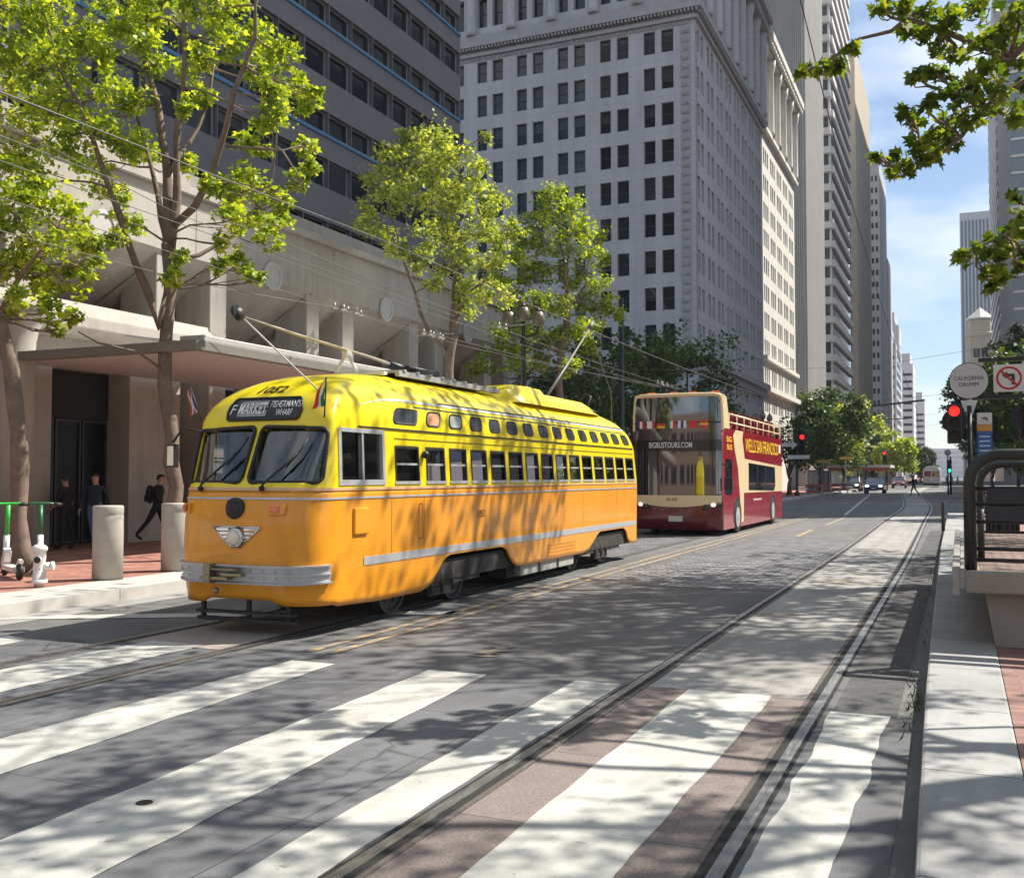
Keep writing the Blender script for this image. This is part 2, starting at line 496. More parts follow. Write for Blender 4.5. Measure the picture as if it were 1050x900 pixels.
def window_geo(mb, O, U, Nv, a0, a1, z0, z1, depth, fr=0.06, sash=True, mull=0, gm=0, fm=1):
    O, U, Nv = Vector(O), Vector(U), Vector(Nv)
    P = lambda a, z, d: O + U * a + Vector((0, 0, z - O.z)) - Nv * d
    mb.add([P(a0, z0, depth), P(a1, z0, depth), P(a1, z1, depth), P(a0, z1, depth)], [(0, 1, 2, 3)], gm)
    def fb(c0, c1, d0, d1):
        f = depth - 0.05
        q = [P(c0, d0, f), P(c1, d0, f), P(c1, d1, f), P(c0, d1, f)]
        r = [P(c0, d0, depth - .003), P(c1, d0, depth - .003), P(c1, d1, depth - .003), P(c0, d1, depth - .003)]
        mb.add(q + r, [(0, 1, 2, 3), (0, 1, 5, 4), (1, 2, 6, 5), (2, 3, 7, 6), (3, 0, 4, 7)], fm)
    e = .004
    fb(a0 + e, a0 + fr, z0 + e, z1 - e); fb(a1 - fr, a1 - e, z0 + e, z1 - e)
    fb(a0 + fr, a1 - fr, z0 + e, z0 + fr); fb(a0 + fr, a1 - fr, z1 - fr, z1 - e)
    if sash:
        zm = (z0 + z1) / 2
        fb(a0 + fr, a1 - fr, zm - fr * .4, zm + fr * .4)
    for k in range(mull):
        am = a0 + (a1 - a0) * (k + 1) / (mull + 1)
        fb(am - fr * .4, am + fr * .4, z0 + fr, z1 - fr)

WIN_CACHE = {}
def place_windows(parent, specs, mats, limit=100, **kw):
    """specs: list of (O,U,N,a0,a1,z0,z1,depth); nearest `limit` become window parts, the rest one stuff part"""
    def dist(s):
        p = Vector(s[0]) + Vector(s[1]) * ((s[3] + s[4]) / 2)
        return (p.x ** 2 + p.y ** 2 + ((s[5] + s[6]) / 2) ** 2) / ((s[4] - s[3]) * (s[6] - s[5])) * (1 if s[8] else 5)
    specs = sorted(specs, key=dist)
    off = world_loc(parent)
    for s in specs[:limit]:
        O, U, Nv, a0, a1, z0, z1, dep = s[:8]
        key = (tuple(round(c, 3) for c in U), round(a1 - a0, 2), round(z1 - z0, 2), round(dep, 2), mats[0].name, tuple(sorted(kw.items())))
        if key not in WIN_CACHE:
            mb = MB()
            window_geo(mb, (0, 0, 0), U, Nv, 0, a1 - a0, 0, z1 - z0, dep, **kw)
            o = mb.build('window', mats, None)
            WIN_CACHE[key] = o.data
        else:
            o = bpy.data.objects.new('window', WIN_CACHE[key]); COL.objects.link(o)
        o.parent = parent
        p = Vector(O) + Vector(U) * a0
        o.location = (p.x - off.x, p.y - off.y, z0 - off.z)
    if len(specs) > limit:
        mb = MB()
        for s in specs[limit:]:
            O, U, Nv, a0, a1, z0, z1, dep = s[:8]
            window_geo(mb, O, U, Nv, a0, a1, z0, z1, dep, **kw)
        o = mb.build('distant_windows', mats, parent)
        o['kind'] = 'stuff'

def evenly(a, b, pitch, w):
    n = int((b - a) / pitch)
    st = a + ((b - a) - n * pitch) / 2
    return [(round(st + i * pitch + (pitch - w) / 2, 4), round(st + i * pitch + (pitch + w) / 2, 4)) for i in range(n)]
# ------------------------------------------------------------------ ground, road, pavements
M_asphalt = mat('asphalt', (0.128, 0.127, 0.126), 0.82, var=0.22, scale=1.1, bump=0.35, bscale=90, dirt=0.45, dirtcol=(0.06, 0.06, 0.062), dscale=0.7, speck=0.38, sscale=130, streak=0.22)
M_ground = mat('city_ground', (0.16, 0.16, 0.155), 0.9, var=0.15, scale=0.3)
M_slate = mat('crosswalk_asphalt', (0.118, 0.121, 0.128), 0.75, var=0.16, scale=2.2, bump=0.25, bscale=120, dirt=0.3, dirtcol=(0.07, 0.07, 0.075), dscale=1.1, speck=0.2, sscale=160, streak=0.22, stvec=(1.6, .14, 1))
joints(M_slate, 1.45, 2.3, 0.006, 0.75)
cracks(M_asphalt, .55, .012, .8); cracks(M_slate, .45, .010, .7)
M_track = mat('track_concrete', (0.29, 0.28, 0.265), 0.8, var=0.14, scale=1.6, bump=0.25, bscale=110, dirt=0.45, dirtcol=(0.15, 0.14, 0.13), dscale=0.9, speck=0.2, sscale=140, streak=0.2, stvec=(4, .15, 1))
joints(M_track, 30, 3.1, 0.007, 0.7)
M_pink = mat('red_aggregate', (0.195, 0.158, 0.146), 0.85, var=0.2, scale=60, bump=0.4, bscale=200, dirt=0.4, dirtcol=(0.11, 0.09, 0.085), dscale=1.2, speck=0.35, sscale=90)
joints(M_pink, 30, 1.25, 0.005, 0.8)
M_cobble = mat('setts', (0.17, 0.168, 0.172), 0.6, var=0.3, scale=3, bump=0.5, bscale=40, speck=.3, sscale=25)
joints(M_cobble, 0.30, 0.17, 0.02, 0.9, offset=0.5, mort=(0.045, 0.045, 0.05), tone=0.35)
M_brick = mat('pavement_brick', (0.34, 0.155, 0.115), 0.8, var=0.18, scale=2.5, bump=0.2, bscale=120, dirt=0.35, dirtcol=(0.16, 0.09, 0.07), dscale=0.8)
joints(M_brick, 0.24, 0.115, 0.006, 0.55, offset=0.5, mort=(0.13, 0.09, 0.075), tone=0.22)
M_kerb = mat('kerb_granite', (0.43, 0.415, 0.385), 0.8, var=0.13, scale=2.0, bump=0.2, bscale=150, dirt=0.45, dirtcol=(0.2, 0.185, 0.165), dscale=1.4, speck=0.15, sscale=120)
joints(M_kerb, 30, 2.2, 0.008, 0.75)
M_island = mat('island_concrete', (0.29, 0.29, 0.288), 0.78, var=0.14, scale=1.8, bump=0.2, bscale=130, dirt=0.5, dirtcol=(0.16, 0.15, 0.14), dscale=1.0, speck=0.15, sscale=120, streak=0.12)
joints(M_island, 30, 1.55, 0.008, 0.8)
M_paint = worn_paint('white_road_paint', (0.47, 0.465, 0.43), (0.2, 0.2, 0.2), wear=0.8, scale=6.5, thresh=0.585)
M_yell = worn_paint('yellow_road_paint', (0.50, 0.33, 0.09), (0.2, 0.2, 0.2), wear=0.95, scale=7, thresh=0.43)
M_steel = mat('rail_steel', (0.36, 0.355, 0.35), 0.48, metal=1.0, var=0.25, scale=14, stretch=(4, 0.4, 1), rvar=0.15)
M_groove = mat('rail_groove', (0.018, 0.017, 0.016), 0.9, var=0.4, scale=10)
M_rust = mat('rail_guard_rust', (0.10, 0.085, 0.075), 0.8, var=0.35, scale=18)

def sheet(name, rects, m, z):
    mb = MB()
    for (x0, y0, x1, y1) in rects:
        n = max(1, int((y1 - y0) / 30))
        for i in range(n):
            a, b = y0 + (y1 - y0) * i / n, y0 + (y1 - y0) * (i + 1) / n
            mb.add([(x0, a, z), (x1, a, z), (x1, b, z), (x0, b, z)], [(0, 1, 2, 3)])
    return struct(mb.build(name, m))
sheet('ground', [(-2500, -1500, 2500, 3500)], M_ground, -0.06)
sheet('road', [(-10.4, -60, 12, 900), (-300, 45, -10.4, 66), (12, 24, 300, 58), (-300, 122, -10.4, 140), (12, 128, 300, 142)], M_asphalt, 0.0)
sheet('track_bed', [(-7.74, 7.95, -6.53, 14.5)], mat('track_concrete_left', (0.33, 0.29, 0.25), 0.8, var=0.14, scale=1.6, bump=0.25, bscale=110, dirt=0.4, dirtcol=(0.15, 0.13, 0.11)), 0.004)
TRK = [(-60, -0.96), (20, -0.97), (30, -1.05), (41, -1.18), (52, -1.26), (60, -1.42), (68, -1.75), (78, -2.3), (90, -2.9), (110, -3.5), (140, -3.8), (420, -3.9)]
def smooth_path(pts, n=4):
    out = []
    for i in range(len(pts) - 1):
        p0 = pts[max(i - 1, 0)]; p1 = pts[i]; p2 = pts[i + 1]; p3 = pts[min(i + 2, len(pts) - 1)]
        for k in range(n):
            t = k / n
            m1 = (p2[1] - p0[1]) / (p2[0] - p0[0]); m2 = (p3[1] - p1[1]) / (p3[0] - p1[0]); h = p2[0] - p1[0]
            x = (2*t**3 - 3*t**2 + 1) * p1[1] + (t**3 - 2*t**2 + t) * h * m1 + (-2*t**3 + 3*t**2) * p2[1] + (t**3 - t**2) * h * m2
            out.append((p1[0] + h * t, x))
    out.append(pts[-1])
    return out
TP = smooth_path(TRK)
mb = MB()
seg = [(y, x) for y, x in TP if y >= 8.0]
seg = [(7.95, -0.96)] + seg
for (ya, xa), (yb, xb) in zip(seg[:-1], seg[1:]):
    mb.add([(xa - 1.36, ya, .004), (xa - .09, ya, .004), (xb - .09, yb, .004), (xb - 1.36, yb, .004)], [(0, 1, 2, 3)])
struct(mb.build('track_bed', M_track))
sheet('crosswalk_bed', [(-10.4, 2.6, -2.47, 7.9), (-0.9, -8, -0.3, 7.3)], M_slate, 0.004)
sheet('crosswalk_bed', [(-2.32, -8, -1.05, 7.95)], M_pink, 0.004)
sheet('setts_paving', [(-5.3, 15.2, -2.55, 27.5), (-7.74, 14.5, -6.53, 30)], M_cobble, 0.004)
sheet('patched_road', [(-0.85, 7.6, -0.42, 34)], mat('patched_asphalt', (0.075, 0.075, 0.078), 0.9, var=0.35, scale=5, bump=0.7, bscale=50, dirt=0.6, dirtcol=(0.16, 0.155, 0.14), dscale=4), 0.004)
sheet('gutter', [(-10.4, -60, -9.85, 45)], mat('gutter_concrete', (0.3, 0.295, 0.28), 0.8, var=0.15, scale=2.2, bump=0.2, bscale=100, dirt=0.5, dirtcol=(0.14, 0.13, 0.12)), 0.004)

# painted markings
def mark(name, polys, m, z=0.008):
    mb = MB()
    for p in polys:
        mb.add([(x, y, z) for x, y in p], [tuple(range(len(p)))])
    return struct(mb.build(name, m))
def ragged(x0a, x1a, y0, x0b, x1b, y1, rng, amp=0.012, n=24):
    L_, R_ = [], []
    ph = [rng.uniform(0, 6.28) for _ in range(6)]
    wob = lambda t, o: amp * 1.6 * (math.sin(t * 9 + ph[o]) * math.sin(t * 23 + ph[o + 1]) + .5 * math.sin(t * 51 + ph[o + 2]))
    for i in range(n + 1):
        t = i / n
        y = y0 + (y1 - y0) * t
        L_.append((x0a + (x0b - x0a) * t + wob(t, 0) + rng.uniform(-amp, amp) * .4, y)); R_.append((x1a + (x1b - x1a) * t + wob(t, 3) + rng.uniform(-amp, amp) * .4, y))
    return L_ + R_[::-1]
rg = random.Random(3)
STR = [(-5.62, -4.86, 2.6, -5.55, -5.10, 7.75), (-4.02, -3.27, 2.6, -4.20, -3.66, 7.85), (-2.77, -2.47, 2.6, -2.90, -2.50, 7.92),
       (-1.90, -1.36, 1.0, -1.97, -1.32, 7.95), (-0.86, -0.57, 1.0, -0.85, -0.47, 7.6), (-7.65, -6.78, 4.6, -7.52, -6.85, 8.1), (-9.55, -8.55, 4.0, -9.55, -8.7, 7.6)]
for i, s in enumerate(STR):
    mark('crosswalk_stripe', [ragged(s[0], s[1], s[2], s[3], s[4], s[5], rg, 0.011 if i == 4 else 0.005, 70)], M_paint)
mark('stop_line', [[(-10.3, 8.55), (-5.62, 11.1), (-5.62, 11.45), (-10.3, 8.95)]], M_paint)
mark('yellow_line', [ragged(-5.50, -5.40, 8.2, -5.62, -5.52, 46, rg, 0.006, 60), ragged(-5.75, -5.65, 8.2, -5.87, -5.77, 46, rg, 0.006, 60)], M_yell)
mark('yellow_line', [ragged(-4.2, -4.05, 29, -4.3, -4.15, 33, rg, 0.006), ragged(-4.25, -4.1, 36, -4.35, -4.2, 44, rg, 0.006)], M_yell)
mark('yellow_line', [ragged(-1.9, -1.55, 16.5, -1.95, -1.6, 17.4, rg, 0.08, 12), ragged(-2.2, -1.9, 12.4, -2.15, -1.8, 12.8, rg, 0.1, 12), ragged(-4.15, -4.0, 8.6, -4.15, -4.0, 9.3, rg, 0.05, 12)], worn_paint('faded_orange_paint', (0.36, 0.27, 0.15), (0.2, 0.195, 0.18), wear=1.0, scale=9, thresh=0.44))
mark('white_line', [[(-8.4, 66), (11, 66), (11, 66.4), (-8.4, 66.4)], [(-8.4, 120.5), (11, 120.5), (11, 123), (-8.4, 123)], [(-4.6, 46), (-4.45, 46), (-7.5, 100), (-7.65, 100)], [(2.0, 70), (2.15, 70), (2.15, 110), (2.0, 110)]], M_paint)

# grooved rails
def rail(offset, path, label, flip):
    mb = MB()
    pts = [(y, x + offset) for y, x in path]
    s = -1 if flip else 1
    for (ya, xa), (yb, xb) in zip(pts[:-1], pts[1:]):
        for (a0, a1, z, m) in [(-.035, .03, .012, 0), (.032, .078, .0055, 1), (.080, .112, .0105, 2), (-.060, -.037, .0055, 1)]:
            q = sorted([s * a0, s * a1])
            mb.add([(xa + q[0], ya, z), (xa + q[1], ya, z), (xb + q[1], yb, z), (xb + q[0], yb, z)], [(0, 1, 2, 3)], m)
            if m != 1:
                for e in q:
                    mb.add([(xa + e, ya, 0.001), (xb + e, yb, 0.001), (xb + e, yb, z), (xa + e, ya, z)], [(0, 1, 2, 3)], m)
    return tag(mb.build('tram_rail', [M_steel, M_groove, M_rust]), label, 'rail', 'grooved rails set in the road')
rail(0.0, TP, 'grooved steel rail nearest the concrete island, curving left far down the street', True)
rail(-1.44, TP, 'grooved steel rail second from the island, at the edge of the red crosswalk slab', False)
LP = [(-60, -6.42), (8, -6.42), (30, -6.42), (90, -6.9)]
rail(0.0, LP, 'grooved steel rail under the street side wheels of the yellow tram', True)
rail(-1.42, LP, 'grooved steel rail under the kerb side wheels of the yellow tram', False)

# pavements and island
def pavement(name, x0, y0, x1, y1, top, m):
    mb = MB(); mb.box(x0, y0, -.04, x1, y1, top, 0)
    return struct(mb.build(name, m))
pavement('pavement', -40, -60, -11.45, 44.2, 0.15, M_brick)
pavement('kerb', -11.45, -60, -10.4, 44.2, 0.152, M_kerb)
pavement('pavement', -40, 66.8, -11.2, 121.2, 0.15, M_brick)
pavement('kerb', -11.2, 66.8, -10.4, 121.2, 0.152, M_kerb)
pavement('pavement', -40, 141, -10.4, 800, 0.15, M_brick)
pavement('pavement', 12.2, 59, 60, 127, 0.15, M_brick)
pavement('pavement', 12.2, 143, 60, 800, 0.15, M_brick)
pavement('pavement', 12.2, -60, 60, 23, 0.15, M_brick)
mb = MB()
mb.prism([(-0.16, -6), (0.28, -6), (0.28, 46), (-0.48, 46), (-0.40, 24), (-0.25, 8.2), (-0.18, 4.2)], 'z', -.04, 0.15)
struct(mb.build('traffic_island', M_island, bevel=0.02))
M_brick2 = mat('island_brick', (0.25, 0.135, 0.115), 0.8, var=0.18, scale=2.5, bump=0.2, bscale=120, dirt=0.4, dirtcol=(0.13, 0.09, 0.08), dscale=0.9); joints(M_brick2, 0.24, 0.115, 0.006, 0.55, offset=0.5, mort=(0.1, 0.08, 0.07), tone=0.22)
pavement('traffic_island', 0.28, -6, 3.2, 46, 0.148, M_brick2)
# weeds in the gutter of the island
mb = MB()
rw = random.Random(5)
for i in range(80):
    y = rw.choice([rw.gauss(8.2, .25), rw.uniform(7, 20)])
    x = -0.28 - 0.011 * (y - 8) - rw.uniform(0, .1)
    a = rw.uniform(0, 6.28); h = rw.uniform(.03, .09)
    mb.add([(x - .006, y, 0.004), (x + .006, y, 0.004), (x + math.cos(a) * h * .6, y + math.sin(a) * h * .6, h)], [(0, 1, 2)])
o = mb.build('gutter_weeds', mat('weed_green', (0.06, 0.10, 0.025), 0.7, var=0.3, scale=30)); o['kind'] = 'stuff'

# ------------------------------------------------------------------ buildings
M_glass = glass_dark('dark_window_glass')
M_frame = mat('window_frame_dark', (0.035, 0.036, 0.04), 0.5)
M_framew = mat('window_frame_grey', (0.32, 0.33, 0.34), 0.5)
M_conc = mat('bank_concrete', (0.39, 0.36, 0.32), 0.85, var=0.10, scale=0.9, bump=0.15, bscale=60, dirt=0.4, dirtcol=(0.22, 0.20, 0.18), dscale=0.6, streak=0.13, stvec=(2.5, 2.5, .25))
joints(M_conc, 3.05, 50, 0.008, 0.45, axis='YZ', mort=(0.16, 0.15, 0.14), tone=0.04)
M_granite = mat('brown_granite', (0.125, 0.121, 0.130), 0.55, var=0.10, scale=2.2, bump=0.05, bscale=140)
joints(M_granite, 1.45, 60, 0.012, 0.5, axis='YZ', mort=(0.10, 0.095, 0.09), tone=0.05)
M_blue = mat('blue_ledge_paint', (0.055, 0.16, 0.28), 0.5, var=0.08)
M_dark = mat('dark_interior', (0.02, 0.019, 0.018), 0.8)
M_white_stone = mat('white_stone', (0.44, 0.425, 0.40), 0.75, var=0.06)

# --- bank building on the left: concrete podium and granite tower
bank = thing('bank_building', 'dark granite office block with strip windows over a pale concrete arcade, left of the street', 'building', (-21, 25, 0))
XF = -17.3
mb = MB()
# wall behind arcade (ground floor) with the portal opening at y 15.8-18.0
mb.box(-18.0, 14.9, .15, -17.4, 15.75, 4.6)
mb.box(-18.0, 17.95, .15, -17.4, 19.6, 4.6)
mb.box(-18.0, 15.75, 4.0, -17.4, 17.95, 4.6)
mb.box(-18.6, 15.1, .15, -18.0, 15.74, 4.6)
mb.box(-18.6, 17.96, .15, -18.0, 18.5, 4.6)
mb.box(-18.0, 2, .15, -17.45, 13.9, 4.6)
mb.box(-20.4, -8, 0.1, -18.1, 41, 8.9) if False else None
mb.box(-19.6, 21.5, .15, -19.2, 41.5, 4.6)
for y in (22.8, 26.5, 30.2, 33.9, 37.6, 41.2):
    mb.box(-18.1, y - .35, .15, -17.4, y + .35, 4.6)
mb.build('arcade_wall', M_conc, bank)
mb = MB()
mb.box(XF - .35, -8, 4.6, XF + .25, 20.2, 5.35)
mb.prism([(XF + .25, 4.62), (XF + .62, 4.75), (XF + .62, 5.0), (XF + .25, 5.33)], 'y', -8, 20.1)
mb.build('lintel_beam', M_conc, bank, bevel=.03)
mb = MB()
mb.box(XF - 2.6, -8, 7.05, XF, 41.6, 8.55)
mb.box(XF - 2.6, -8, 8.56, XF + .16, 41.6, 8.75)
mb.box(XF - 2.6, -8, 8.75, XF - .55, 41.6, 9.35)
for k in range(-4, 6):
    yc = 23.05 + 6.1 * k
    mb.box(XF + .001, yc + 3.04, 7.1, XF + .012, yc + 3.06, 8.5)
mb.build('frieze_band', M_conc, bank, bevel=.02)
mb = MB()
mb.add([(XF - .02, -8, 7.05), (XF - .02, 41.6, 7.05), (XF - 2.6, 41.6, 5.0), (XF - 2.6, -8, 5.0)], [(0, 1, 2, 3)])
mb.add([(XF - 2.6, -8, 4.2), (XF - 2.6, 41.6, 4.2), (XF - 2.6, 41.6, 5.0), (XF - 2.6, -8, 5.0)], [(0, 1, 2, 3)])
for k in range(-4, 6):       # splayed coffer cheeks
    yc = 23.05 + 6.1 * k
    for s in (-1, 1):
        y = yc + s * 2.1
        mb.add([(XF - .03, y, 7.0), (XF - .03, y - s * .15, 7.0), (XF - 2.5, y - s * 1.1, 5.0), (XF - 2.5, y, 5.0)], [(0, 1, 2, 3)])
mb.build('coffered_soffit', M_conc, bank, recalc=False)
for k in range(-3, 4):
    yc = 23.05 + 6.1 * k
    for s in (-1, 1):
        if yc + s * 2.1 > 41: continue
        mb = MB(); y = yc + s * 2.1
        mb.box(XF - 1.2, y - .32, 4.55 if y < 20 else .15, XF - .08, y + .32, 7.06)
        mb.build('column', M_conc, bank, bevel=.03)
    mb = MB()
    mb.lathe([(0.01, 0), (.40, 0), (.40, .05), (.30, .06), (.30, .03), (.01, .03)], (XF + .02, yc, 7.16), 28, axis='x', smooth=False)
    mb.build('medallion', M_white_stone, bank)
mb = MB()      # round corner column with flared head
mb.lathe([(.36, .15), (.36, 4.1), (.37, 4.3), (.42, 4.55), (.52, 4.75), (.66, 4.9), (.66, 5.05)], (-16.95, 14.45, 0), 32)
mb.build('column', M_conc, bank)
mb = MB()
mb.box(-18.3, 15.75, 2.95, -18.05, 17.95, 4.0)
mb.box(-18.5, 15.75, .1, -18.4, 17.95, 2.95)
mb.build('portal_recess', M_dark, bank)
for k in range(3):
    mb = MB(); a = 15.72 + k * .76
    window_geo(mb, (-18.05, 0, 0), (0, 1, 0), (1, 0, 0), a, a + .72, .18, 2.93, .08, fr=.05, sash=False)
    mb.build('glass_door', [mat('door_glass', (0.006, 0.007, 0.008), .35, spec=.25), M_frame], bank)
for k in range(5):
    mb = MB(); a = 21.8 + k * 3.9
    window_geo(mb, (-19.1, 0, 0), (0, 1, 0), (1, 0, 0), a, a + 3.6, .3, 4.2, .05, fr=.08, sash=False, mull=2)
    mb.build('shop_window', [M_glass, M_framew], bank)
# tower
XT = -20.6
wall = MB(); specs = []
cols = evenly(0, 33, 1.5, 1.46)
O = (XT, 8.2, 0)
z = 9.35
ledge = MB()
rows_all = []
for k in range(9):
    b = 9.95 + 3.95 * k
    rows_all += [(round(b, 3), round(b + .80, 3)), (round(b + 2.0, 3), round(b + 3.05, 3))]
pl = facade(wall, O, (0, 1, 0), (1, 0, 0), 33, 9.35, 46, cols, rows_all, .22)
specs += [(O, (0, 1, 0), (1, 0, 0), a0, a1, b0, b1, .22, True) for a0, a1, b0, b1 in pl]
wall.box(XT - 14, 41.2, 9.35, XT, 41.25, 46)
wall.box(XT - 14, 8.2, 45.9, XT, 41.2, 46)
for k in range(9):
    b = 9.95 + 3.95 * k
    ledge.box(XT + .002, 8.2, b - .14, XT + .07, 41.2, b - .02)
    if k in (3,): pass
wall.box(XT + .004, 8.2, 9.36, XT + .02, 41.2, 9.6)
wall.build('wall', M_granite, bank, recalc=False)
ledge.build('blue_ledge', M_blue, bank)
wall2 = MB(); wall2.box(XT - 14, 8.1, 0, XT - 13.8, 41.2, 46); wall2.box(XT - 14, 8.0, 0, XT, 8.15, 46); wall2.build('rear_wall', M_granite, bank)
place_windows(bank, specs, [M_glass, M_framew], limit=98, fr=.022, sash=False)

# --- street canopy hung in front of the bank
M_can = mat('canopy_metal', (0.50, 0.49, 0.47), 0.45, metal=0.3, var=0.08)
M_sof = mat('canopy_soffit', (0.50, 0.475, 0.455), 0.8, var=0.05)
can = thing('street_canopy', 'long flat metal and glass canopy over the pavement behind the yellow tram', 'canopy', (-14.5, 19, 0))
mb = MB(); mb.box(-17.2, 14.25, 3.90, -12.3, 14.45, 4.08); mb.box(-12.45, 14.45, 3.90, -12.3, 33, 4.08); mb.build('fascia', mat('canopy_fascia', (0.19, 0.18, 0.155), 0.5, var=0.1), can, bevel=.015)
mb = MB(); mb.box(-17.2, 14.45, 3.93, -12.47, 33, 3.98); mb.build('soffit', M_sof, can)
mb = MB()
for i in range(27):
    y = 15.0 + i * .68
    mb.obox((-13.6, y + .3, 4.22), (2.2, .62, .03), (0, R(8), 0))
mb.build('roof_glass', mat('canopy_glass', (0.55, 0.58, 0.6), 0.12, spec=0.8), can)
mb = MB(); mb.box(-12.9, 14.5, 4.082, -12.35, 33, 4.20); mb.build('gutter', M_can, can, bevel=.02)
for y in (20.3, 26.8, 32.6):
    mb = MB(); mb.lathe([(.11, .15), (.11, 3.9)], (-13.1, y, 0), 16); mb.build('post', M_can, can)

# --- old stone office block (front corner at x -16.6, y 70)
M_stoneA = mat('grey_stone', (0.46, 0.455, 0.475), 0.8, var=0.07, scale=0.5, bump=0.1, bscale=30, dirt=0.14, dirtcol=(0.28, 0.27, 0.26), dscale=0.25, streak=0.12, stvec=(1.2, 1.2, .06))
M_stoneA2 = mat('grey_stone_trim', (0.37, 0.36, 0.36), 0.8, var=0.14, scale=2.5, bump=0.5, bscale=6)
M_stoneB = mat('cream_stone', (0.62, 0.60, 0.55), 0.8, var=0.06, scale=0.5, streak=0.1, stvec=(1.2, 1.2, .06))
stoneA_cj = joints(M_stoneA, 400, 0.635, 0.02, 0.35, axis='XZ', mort=(0.24, 0.23, 0.23), tone=0.02)
CX, CY = -16.6, 70.0
b1 = thing('stone_office_block', 'grey stone office block with paired windows and a carved corner strip, left of the bus', 'building', (CX - 10, CY + 13, 0))
rows = [(round(31.72 - 2.625 * k, 3), round(33.35 - 2.625 * k, 3)) for k in range(11)]
W1 = 30.0
pairs = []
for k in range(9):
    xr = -18.13 - 3.30 * k
    for (a, b) in ((xr - .89, xr), (xr - 2.18, xr - 1.34)):
        if a < CX - W1 + .3: continue
        pairs.append((round(a - (CX - W1), 3), round(b - (CX - W1), 3)))
wall = MB(); specs = []
O = (CX - W1, CY, 0)
pl = facade(wall, O, (1, 0, 0), (0, -1, 0), W1, 0, 34.4, pairs, rows, .28)
specs += [(O, (1, 0, 0), (0, -1, 0), *p, .28, True) for p in pl]
LR = 26.7
prs = []
for k in range(8):
    y0 = 0.55 + 3.28 * k
    prs += [(round(y0, 3), round(y0 + .85, 3)), (round(y0 + 1.3, 3), round(y0 + 2.15, 3))]
O2 = (CX, CY, 0)
pl = facade(wall, O2, (0, 1, 0), (1, 0, 0), LR, 0, 34.4, prs, rows, .28)
specs += [(O2, (0, 1, 0), (1, 0, 0), *p, .28, False) for p in pl]
# upper colonnade storeys
rows2 = [(36.0, 38.4), (39.0, 41.4)]
pl = facade(wall, O, (1, 0, 0), (0, -1, 0), W1, 35.35, 43.2, pairs, rows2, .5)
specs += [(O, (1, 0, 0), (0, -1, 0), *p, .5, True) for p in pl]
pl = facade(wall, O2, (0, 1, 0), (1, 0, 0), LR, 35.35, 43.2, prs, rows2, .5)
specs += [(O2, (0, 1, 0), (1, 0, 0), *p, .5, False) for p in pl]
wall.box(CX - W1, CY + LR - .1, 0, CX - .05, CY + LR, 44)
wall.box(CX - W1, CY + .1, 44, CX - .1, CY + LR, 44.3)
wall.box(CX - W1, CY + .05, 0, CX - W1 + .1, CY + LR, 44)
wall.build('wall', M_stoneA, b1, recalc=False)
mb = MB()
mb.box(CX - W1, CY - .25, 33.75, CX + .25, CY + LR, 34.0)
mb.box(CX - W1, CY - .55, 34.4, CX + .55, CY + LR, 34.85)
mb.box(CX - W1, CY - .3, 34.85, CX + .3, CY + LR, 35.35)
for i in range(110):
    x = CX + .3 - i * .27
    mb.box(x - .14, CY - .48, 34.2, x, CY - .02, 34.39)
for i in range(98):
    y = CY + i * .27
    mb.box(CX + .02, y, 34.2, CX + .48, y + .14, 34.39)
mb.build('cornice', M_stoneA2, b1)
mb = MB()
mb.box(CX - W1, CY - 1.2, 44.0, CX + 1.2, CY + LR, 44.6)
mb.box(CX - W1, CY - .8, 43.3, CX + .8, CY + LR, 44.0)
mb.build('roof_cornice', M_stoneA2, b1)
mb = MB()
mb.box(CX - W1, CY - .6, 9.6, CX + .6, CY + LR, 10.1)
mb.box(CX - W1, CY - .3, 9.0, CX + .3, CY + LR, 9.6)
mb.build('lower_cornice', M_stoneA2, b1)
mb = MB()      # carved relief frieze under the cornice and carved corner strip
rr = random.Random(11)
mb.box(CX - W1, CY - .03, 33.44, CX - .2, CY - .001, 33.74)
for i in range(66):
    x = CX - .4 - i * .45
    mb.box(x - .34, CY - .07, 32.4 + 1.06, x - .06, CY - .002, 33.72)
    mb.prism([(x - .3, 33.5), (x - .1, 33.68), (x - .06, 33.62), (x - .26, 33.47)], 'y', CY - .12, CY - .072)
mb.build('relief_frieze', M_stoneA2, b1)
mb = MB()
mb.box(CX - 1.0, CY - .03, 10.3, CX - .3, CY - .001, 33.4); mb.box(CX + .001, CY + .1, 10.3, CX + .03, CY + .47, 33.4)
for i in range(36):
    z = 10.6 + i * .635
    mb.box(CX - .95, CY - .10, z, CX - .35, CY - .02, z + .4)
    mb.obox((CX - .65, CY - .14, z + .2), (.28, .07, .2), (0, R(45), 0))
    mb.box(CX + .002, CY + .15, z, CX + .08, CY + .42, z + .4)
mb.build('carved_corner', M_stoneA2, b1)
for k in range(10):
    xr = -17.5 - 3.30 * k + .1
    if xr - .5 < CX - W1: continue
    mb = MB(); mb.lathe([(.42, 35.4), (.36, 35.8), (.34, 42.3), (.46, 42.7), (.5, 43.3)], (xr, CY - .15, 0), 14)
    mb.build('pilaster', M_stoneA, b1)
for k in range(9):
    mb = MB(); mb.lathe([(.42, 35.4), (.36, 35.8), (.34, 42.3), (.46, 42.7), (.5, 43.3)], (CX + .15, CY + .25 + 3.28 * k, 0), 14)
    mb.build('pilaster', M_stoneA, b1)
place_windows(b1, specs, [M_glass, M_frame], limit=100, fr=.06, sash=True)

